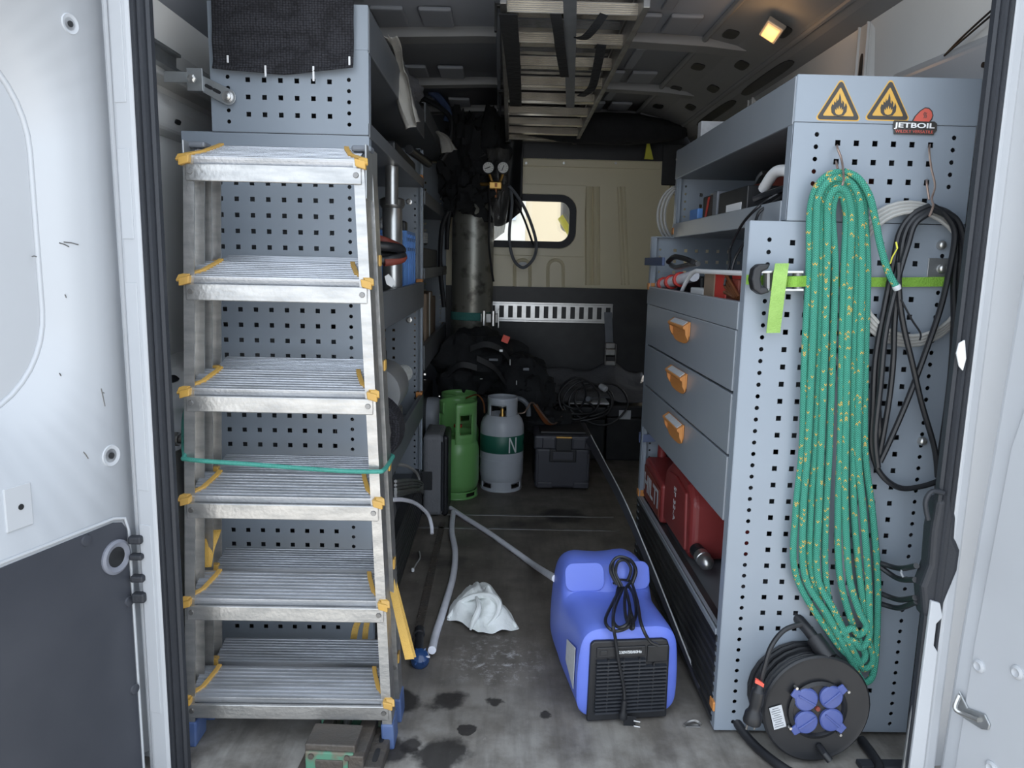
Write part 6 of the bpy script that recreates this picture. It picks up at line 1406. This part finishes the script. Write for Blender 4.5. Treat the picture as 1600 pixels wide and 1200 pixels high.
o = ubox('black_box', 0.608,0.76,1.93,2.18,0.10,'black','long black box with white label on the upper right shelf')
MB().box(0.6065,0.6085,1.97,2.10,zu0+0.035,zu0+0.062).build('label', 'sticker_white', o)
ubox('red_crate', 0.72,0.90,1.85,2.35,0.135,'rust_red','dark red toolbox at the back of the upper right shelf','toolbox',0.01)
mg = thing('white_mug', 'white plastic elbow lying at the near end of the upper right shelf', 'elbow', (0.65,1.72,zu0))
MB().tube(smooth_path([(0.625,1.86,zu0+0.085),(0.625,1.79,zu0+0.115),(0.63,1.72,zu0+0.11),(0.64,1.66,zu0+0.09)]), 0.013, 12).build('elbow_pipe', 'sticker_white', mg, smooth=True)
mg.name = 'pipe_elbow'
MB().tube(smooth_path([(0.62,1.84,zu0+0.05),(0.62,1.78,zu0+0.07),(0.63,1.70,zu0+0.05)]), 0.012, 12).build('elbow_pipe', 'sticker_white', mg, smooth=True)
cg = thing('charger_lead', 'black charger lead hanging from the upper right shelf into the tray', 'cable', (0.58,1.9,1.0))
for i, pts in enumerate(([(1228,296,.64),(1200,312,.605),(1182,326,.578),(1160,350,.572),(1142,385,.565),(1140,410,.55),(1132,446,.535)],
                         [(1230,302,.64),(1206,318,.605),(1187,331,.578),(1178,352,.575),(1162,380,.570),(1148,405,.56),(1142,430,.55),(1142,448,.54)])):
    MB().tube(smooth_path([PX(*p) for p in pts], 7), 0.0035, 7).build('lead', 'black_cable', cg, smooth=True)
MB().tube(smooth_path([PY(1178,312,1.82),PY(1195,305,1.80),PY(1215,298,1.76),PY(1232,292,1.72)],5), 0.008, 8).build('cable_bundle', 'black_cable', cg, smooth=True)
tl = tag(MB().tube(smooth_path([(0.80,2.50,1.18),(0.80,2.48,1.26),(0.80,2.44,1.34),(0.80,2.38,1.365)]), 0.010, 8).build('bright_tube', 'steel', smooth=True), 'bright curved tube standing inside the upper right shelf', 'tube')
gcl = thing('cable_ring', 'pale grey cable ring hanging at the far end of the right rack', 'cable', (0.60,2.70,1.18))
for k in range(3): MB().tube([(0.60+0.004*k, 2.695, 1.24)] and [Vector((0.640+0.075*math.cos(a)-0.01*k, 2.70+0.01*k, 1.25+0.10*math.sin(a))) for a in [2*math.pi*i/28 for i in range(28)]], 0.005, 6, closed=True).build('loop', 'grey_cable', gcl, smooth=True)
o = tag(MB().box(0.625,0.80,2.50,2.54,1.376,1.53).build('paper_sheet', 'label_grey', bevel=0.001), 'mottled grey sheet standing at the far end of the right top tray', 'sheet')
o = tag(MB().prism([PY(x, y, 4.30) for x, y in ((1013,215),(1007,248),(1021,249))], (0,0.02,0)).build('hanging_tag', 'belt_yellow', bevel=0.001), 'small yellow green triangular tag hanging near the far roof corner', 'tag')
o = thing('roof_bag', 'black bag hanging under the roof above the bulkhead', 'bag', (0.6,4.2,1.65))
blob((0.52,4.22,1.79), (0.46,0.10,0.085), 21, 0.15, 1.3, 40, 20).build('bag_body', 'black_fabric', o, smooth=True)

# ================================================================== LEFT RACK CONTENTS
zt = 0.892
bcr = thing('crate', 'small blue plastic crate at the end of the left middle shelf', 'crate', (-0.40,3.0,zt))
bx0, bx1, byy0, byy1, bz1 = PX(617,400,-0.40).x-0.03, -0.345, 2.70, 2.98, 1.19
MB().box(-0.50,-0.345,2.72,2.98,zt,1.165).build('crate_wall', 'blue_crate', bcr, bevel=0.004)
for z in (0.90, 0.97, 1.11, 1.145, 1.168): MB().box(-0.507,-0.338,2.713,2.987,z-0.006,z+0.006).build('rim', 'blue_crate', bcr, bevel=0.002)
for x in (-0.50,-0.44,-0.40,-0.345): MB().box(x-0.005,x+0.005,2.712,2.722,zt,1.165).build('rib', 'blue_crate', bcr)
for y in (2.73,2.80,2.86,2.92,2.975): MB().box(-0.347,-0.337,y-0.005,y+0.005,zt,1.165).build('rib', 'blue_crate', bcr)
tag(MB().tube(smooth_path([(-0.44,2.80,1.17),(-0.42,2.84,1.215),(-0.40,2.88,1.175)]), 0.025, 10).build('clear_wrap', 'bag_film', smooth=True), 'crumpled clear plastic sticking out of the blue crate', 'plastic wrap')
tag(MB().box(-0.385,-0.36,2.86,2.92,1.172,1.215).build('hand_tool', 'black_plastic', bevel=0.008), 'black tool handle sticking out of the blue crate', 'handle')
tq = thing('steel_canister', 'shiny steel canister tube standing on the left middle shelf', 'canister', (-0.40,2.35,zt))
cx_ = PY(613, 340, 2.50).x
MB().lathe([(0.030,zt),(0.032,zt+0.01),(0.032,1.235),(0.028,1.245)], (cx_,2.50,0), 24).build('tube', 'steel', tq, smooth=True)
MB().lathe([(0.034,1.235),(0.040,1.245),(0.040,1.262),(0.030,1.268)], (cx_,2.50,0), 24).build('cap', 'dull_steel', tq, smooth=True)
tag(MB().lathe([(0.020,0),(0.020,0.115)], Vector((PY(612,258,2.40).x, 2.40, 1.240)), 16).build('canister_glint', 'steel', smooth=True), 'added steel tube imitating a canister reflection under the upper left tray', 'reflection')  # added tube imitates the bright reflection of the steel canister
rh = thing('gauge_hose', 'dark red and black hoses coiled on the left middle shelf', 'hose', (-0.36,2.1,1.0))
for i, (pts, mt_, r_) in enumerate((([(586,372,2.15),(604,378,2.15),(622,386,2.2),(628,392,2.25),(610,398,2.3)],'rust_red',0.012),([(586,384,2.1),(610,386,2.12),(627,390,2.16),(620,398,2.2),(590,398,2.2)],'black_cable',0.013),([(590,408,2.1),(615,404,2.12),(629,400,2.15),(622,396,2.2)],'black_cable',0.012),([(600,410,2.1),(618,408,2.12),(630,403,2.15),(627,396,2.2)],'rust_red',0.011))):
    MB().tube(smooth_path([PY(*p) for p in pts], 7), r_, 9).build('hose_turn', mt_, rh, smooth=True)
gm = tag(MB().box(-0.46,-0.35,2.0,2.2,zt,1.02).build('meter_case', 'black_plastic', bevel=0.01), 'dark case under the coiled red hoses on the left shelf', 'case')
o = MB().prism([PY(x, y, 2.05) for x, y in ((601,432),(607,428),(618,440),(612,449),(604,444))], (0,0.003,0)).build('paper_tag', 'paper'); tag(o, 'small white paper tag over the left middle shelf lip', 'tag')
# lower shelf: pump
zp = 0.438
pm = thing('vacuum_pump', 'grey motor pump with round fan cover on the lower left shelf', 'pump', (-0.40,2.35,zp))
pc = PY(618, 632, 2.22); pr_m = 0.105
MB().lathe([(0.004,-0.001),(0.05,-0.004),(pr_m*0.90,0.0),(pr_m,0.012),(pr_m,0.08),(pr_m*0.95,0.085)], (-0.395, 2.16, 0.575), 32, (0.1,1,0)).build('fan_cover', kmat, pm, smooth=True)
for k in range(1, 6): MB().tube([Vector((-0.395,2.154,0.575))+Vector((math.cos(a)*0.016*k,-0.003,math.sin(a)*0.016*k)) for a in [2*math.pi*i/24 for i in range(24)]], 0.0022, 5, closed=True).build('grille_ring', 'dull_steel', pm)
MB().lathe([(0.085,0),(0.088,0.01),(0.088,0.20),(0.07,0.22)], (-0.405, 2.40, 0.645), 28, (0.0,1,0)).build('motor', 'motor_grey', pm, smooth=True)
MB().box(-0.45,-0.37,2.30,2.46,0.725,0.785).build('terminal_box', 'black_plastic', pm, bevel=0.01)
MB().box(-0.47,-0.34,2.26,2.62,zp,0.57).build('base', 'dull_steel', pm, bevel=0.008)
MB().cyl((-0.365,2.62,0.665),(-0.352,2.76,0.66),0.032,18).build('end_cap', 'rag', pm, bevel=0.006)
tag(MB().box(-0.335,-0.328,2.70,2.98,0.44,0.50).build('green_cloth', 'teal_rag', bevel=0.002), 'dark green cloth hanging by the lower left shelf corner', 'cloth')
# bottom shelf: wire coil, black bags
wcn = thing('wire_bundle', 'bundle of stiff grey wire on the bottom left shelf', 'wire', (-0.38,2.6,0.20))
for k in range(5):
    pts = [PY(618,752+6*k,2.1), PY(640,750+5*k,2.5), PY(655,752+4*k,2.75), PY(660,758+3*k,2.80), PY(650,766,2.6), PY(618,768+k,2.1)]
    MB().tube(smooth_path(pts, 6), 0.005, 6).build('strand', 'dull_steel', wcn, smooth=True)
MB().tube(smooth_path([PY(615,725,2.3), PY(635,728,2.5), PY(650,738,2.7), PY(655,750,2.75)], 6), 0.006, 6).build('strand', 'grey_cable', wcn, smooth=True)
bgk = thing('cloth_bag', 'dark grey soft bag at the end of the bottom left shelf', 'bag', (-0.42,2.5,0.2))
blob((-0.44,2.45,0.25), (0.10,0.28,0.075), 31, 0.3, 2.0, 32, 20).build('bag_body', 'grey_fabric', bgk, smooth=True)
wtb = tag(MB().tube(smooth_path([PY(612,781,2.05), PY(630,781,2.20), PY(650,787,2.38), PY(668,803,2.5), PY(674,820,2.52), PY(675,834,2.50)], 8), 0.0065, 8).build('white_pipe', 'hose_white', smooth=True), 'thin white plastic pipe bending out of the left rack', 'pipe')
swl = thing('cord_end', 'short dark cord with white tip on the floor by the left rack', 'cord', PZ(648,885,0.0))
MB().tube(smooth_path([PZ(655,862,0.01), PZ(656,872,0.006), PZ(650,882,0.006), PZ(646,890,0.006)], 5), 0.003, 6).build('cord', 'grey_cable', swl, smooth=True)
MB().lathe([(0.005,0),(0.006,0.006),(0.004,0.012)], PZ(645,893,0.008), 8).build('tip', 'sticker_white', swl, smooth=True)
# dark grey case standing beside the green bottle
gcs = thing('hard_case', 'dark grey hard case standing upright beside the green bottle', 'case', PZ(685,808,0.0))
q0, q1 = PZ(664,808,0.0), PZ(700,806,0.0); ht = PY(680, 678, q0.y+0.02).z
MB().box(q0.x-0.01, q0.x+0.075, q0.y, q0.y+0.22, 0.004, ht).build('shell', 'case_grey', gcs, bevel=0.02, seg=3)
MB().box(q0.x+0.068, q1.x, q0.y+0.01, q0.y+0.21, 0.0, ht-0.005).build('side_shell', 'black_plastic', gcs, bevel=0.02, seg=3)
MB().tube([(q0.x+0.072,q0.y-0.001,0.03),(q0.x+0.072,q0.y-0.001,ht-0.03)], 0.006, 8).build('seam', 'rubber', gcs)
MB().box(q0.x-0.02,q0.x+0.03,q0.y-0.006,q0.y,0.12,0.20).build('latch', 'black_plastic', gcs, bevel=0.003)
# far bay contents
for nm, x0,x1,y0,y1,z0_,h,mt_,lb,cat in (('cardboard_box',-0.60,-0.34,3.45,3.75,0.622,0.30,'cardboard','brown cardboard box on the far rack beside the steel cylinder','box'),('cardboard_box',-0.62,-0.36,3.80,4.15,0.622,0.26,'cardboard','brown cardboard box deepest on the far rack','box'),('cardboard_box',-0.60,-0.35,3.20,3.42,0.622,0.13,'cardboard','low brown box at the near end of the far rack','box'),('tool_tub',-0.62,-0.335,3.25,3.95,1.004,0.12,'black_plastic','black tool tub on the far rack below the wire ring','tub'),('parts_case',-0.62,-0.35,3.3,3.9,0.255,0.20,'black_plastic','black parts case low on the far rack','case')):
    o = tag(MB().box(x0,x1,y0,y1,z0_,z0_+h).build(nm, mt_, bevel=0.006), lb, cat)
    if nm == 'cardboard_box': MB().box(x1-0.001,x1+0.001,(y0+y1)/2-0.025,(y0+y1)/2+0.025,z0_+h*0.3,z0_+h).build('tape', 'paper' if h > .28 else 'cardboard', o)
wr2 = thing('wire_ring', 'coil of pale wire lying on the black tub in the far rack', 'wire', (-0.42,3.5,1.13))
for k in range(6): MB().tube([Vector((-0.45+0.10*math.cos(a), 3.55+(0.16+0.006*k)*math.sin(a), 1.132+0.008*k+0.02*math.cos(a))) for a in [2*math.pi*i/32 for i in range(32)]], 0.0045, 6, closed=True).build('loop', 'label_grey', wr2, smooth=True)
# rags draped over the left top tray
def draped(pts_l, pts_r, y_l, nm, lb, mt_):
    m_ = MB(); n = len(pts_l)
    L3 = smooth_path([PY(*p) for p in pts_l], 6); R3 = smooth_path([PY(*p) for p in pts_r], 6); k = len(L3)
    def fn(u, v):
        p = L3[min(int(u*(k-1)), k-1)].lerp(R3[min(int(u*(k-1)), k-1)], v); p.y += 0.014*math.sin(v*10+u*3); p.x += 0.006*math.sin(v*7+u*5); return p
    m_.grid(fn, k-1, 10); return tag(m_.build(nm, mt_, smooth=True, solid=0.002), lb, 'rag')
draped([(600,57,2.12),(612,76,2.22),(626,108,2.38),(621,122,2.38),(622,160,2.36),(637,203,2.36)], [(618,57,2.12),(625,76,2.20),(629,108,2.36),(640,125,2.36),(650,160,2.36),(658,190,2.36)], 0, 'draped_rag', 'pale grey rag draped over the lip of the left top tray', 'rag_grey')
draped([(680,206,3.62),(685,218,3.58),(691,240,3.56)], [(682,205,3.62),(702,215,3.60),(716,234,3.60)], 0, 'hanging_rag', 'pale rag corner hanging from the far left rack under the roof', 'rag_grey')
sk = thing('tarpaulin', 'dark folded tarpaulin piled on the left top tray', 'tarpaulin', (-0.5,2.6,1.56))
blob((-0.44,2.75,1.66), (0.13,0.30,0.085), 41, 0.35, 2.0, 36, 22).build('fold', 'grey_fabric', sk, smooth=True)
# stuff on the shelf under the left top tray: dark boxes and a black bar
tag(MB().box(-0.62,-0.34,2.45,3.0,1.364,1.44).build('dark_box', 'black_plastic', bevel=0.008), 'dark flat box on the shelf under the left top tray', 'box')
tag(MB().cyl((-0.335,2.75,1.455),(-0.30,3.10,1.45),0.016,12).build('black_bar', 'black_plastic', bevel=0.002), 'black bar jutting past the end of the left rack under the rag', 'bar')

# ================================================================== LADDER UNDER THE ROOF
rl_ = thing('roof_ladder', 'aluminium step ladder strapped flat under the van roof', 'ladder', (0.17,3.2,1.72))
ys = [2.15, 2.43, 2.70, 2.98, 3.26, 3.54, 3.80, 4.06, 4.28]
x0s, x1s = -0.004, 0.352
def lx(y): t = (y-2.1)/2.2; return x0s+0.024*t, x1s+0.034*t
for fz, off, mt_ in ((1.752, 0.0, 'dull_steel'), (1.822, 0.06, 'dull_steel')):
    for side in (0, 1):
        p0 = Vector((lx(2.06)[side], 2.06+off, fz)); p1 = Vector((lx(4.33)[side], 4.33, fz))
        s = -1 if side == 0 else 1
        a = [p0+Vector((s*0.006-0.009,0,-0.028)), p0+Vector((s*0.006+0.009,0,-0.028)), p0+Vector((s*0.006+0.009,0,0.028)), p0+Vector((s*0.006-0.009,0,0.028))]
        b = [p1+(q-p0) for q in a]; MB().hexa(a, b).build('stile', mt_ if side else 'dull_steel', rl_, bevel=0.002)
        MB().hexa([p1+Vector((-0.014,-0.04,-0.032)),p1+Vector((0.014,-0.04,-0.032)),p1+Vector((0.014,-0.04,0.032)),p1+Vector((-0.014,-0.04,0.032))],[p1+Vector((-0.014,0.006,-0.032)),p1+Vector((0.014,0.006,-0.032)),p1+Vector((0.014,0.006,0.032)),p1+Vector((-0.014,0.006,0.032))]).build('foot', 'black_plastic', rl_, bevel=0.003)
    for y in ys:
        yy = y+off*1.5
        if yy > 4.32: continue
        a0, a1 = lx(yy); prof = [(0,-0.03)]; n = 6; ln = 0.034 if off == 0 else 0.026; ax_ = Vector((0,0.06,1.0)).normalized(); up_ = Vector((0,-ax_.z,ax_.y))
        for i in range(n):
            s0 = ln*i/n; w_ = ln/n; prof += [(s0+w_*.1,0.0),(s0+w_*.2,0.002),(s0+w_*.65,0.002),(s0+w_*.78,0.0)]
        prof += [(ln,0.0),(ln,-0.03),(ln-.003,-0.03),(ln-.003,-.004),(.003,-.004),(.003,-0.03)]
        base = Vector((a0+0.002, yy, fz-0.022)); MB().prism([base+ax_*s+up_*t for s, t in prof], (a1-a0-0.004,0,0)).build('tread', 'ladder_lit_tint' if off == 0 else 'dull_steel', rl_)
def lstrap(nm, pts, w_, mt_, lb):
    o = MB().ribbon(smooth_path([PZ(x, y, z) if len(p) == 3 else None for p in pts for x, y, z in [p]], 6), w_, 0.003).build(nm, mt_, smooth=True); return tag(o, lb, 'strap')
lstrap('ladder_strap', [(890,-20,1.712),(891,40,1.712),(891,100,1.712),(891,168,1.712)], (0.034,0,0), 'fan_grey', 'ribbed grey strap running along the middle of the roof ladder')
lstrap('ladder_strap', [(794,22,1.715),(800,80,1.712),(804,130,1.712),(806,166,1.714)], (0.048,0,0), 'black_fabric', 'wide black strap lying along the left side of the roof ladder')
lstrap('ladder_strap', [(868,22,1.715),(872,45,1.70),(876,80,1.70),(882,120,1.71)], (0.03,0,0), 'black_fabric', 'black strap tail close beside the ribbed strap on the roof ladder')
lstrap('ladder_strap', [(944,22,1.72),(930,42,1.69),(915,58,1.685),(902,60,1.70)], (0.022,0.02,0), 'black_fabric', 'slack black strap curving across the right side of the roof ladder')
lstrap('ladder_strap', [(940,70,1.715),(932,110,1.70),(924,138,1.695),(908,150,1.70)], (0.03,0.01,0), 'black_fabric', 'black strap with hanging end near the far right of the roof ladder')
for x in (-0.03, 0.40): struct(MB().box(x-0.008,x+0.008,2.0,4.4,1.86,1.90).build('trim_%d' % (29 if x < 0 else 30), 'roof_skin', bevel=0.003))
for i, y in enumerate((2.5, 3.7)):
    h = thing('ladder_bracket', ('near' if i == 0 else 'far')+' dark hanger bracket holding the ladder to the roof', 'bracket', (0.17,y,1.80))
    MB().box(-0.04,0.405,y-0.012,y+0.012,1.852,1.868).build('cross_bar', 'black_rib', h, bevel=0.002)
    for x in (-0.035, 0.40): MB().box(x-0.004,x+0.004,y-0.012,y+0.012,1.78,1.868).build('hanger', 'black_rib', h, bevel=0.002)
# ================================================================== INTERIOR LAMP (lit)
lm = thing('interior_lamp', 'small glowing orange load-bay lamp on the right roof rail', 'lamp', PZ(1205,50,1.80))
lc = PZ(1205, 50, 1.805); nn = Vector((-0.5,-0.55,-0.66)).normalized()
uu = Vector((0,0,1)).cross(nn).normalized(); vv = nn.cross(uu)
def lq(s, d): return [lc+nn*d+uu*s*math.cos(a)*1.25+vv*s*math.sin(a)*1.25 for a in [math.pi/2*k for k in range(4)]]
MB().hexa(lq(0.036,-0.02), lq(0.033,0.004)).build('housing', 'lamp_body', lm, bevel=0.004)
MB().hexa(lq(0.027,0.003), lq(0.024,0.012)).build('lens', 'lamp_lens', lm, bevel=0.003)
pl_d = bpy.data.lights.new('lamp_glow', 'POINT'); pl_d.energy = 0.12; pl_d.color = (1.0, 0.55, 0.22); pl_d.shadow_soft_size = 0.03
plo = bpy.data.objects.new('lamp_glow', pl_d); COL.objects.link(plo); plo.location = lc+nn*0.05; attach(plo, lm)
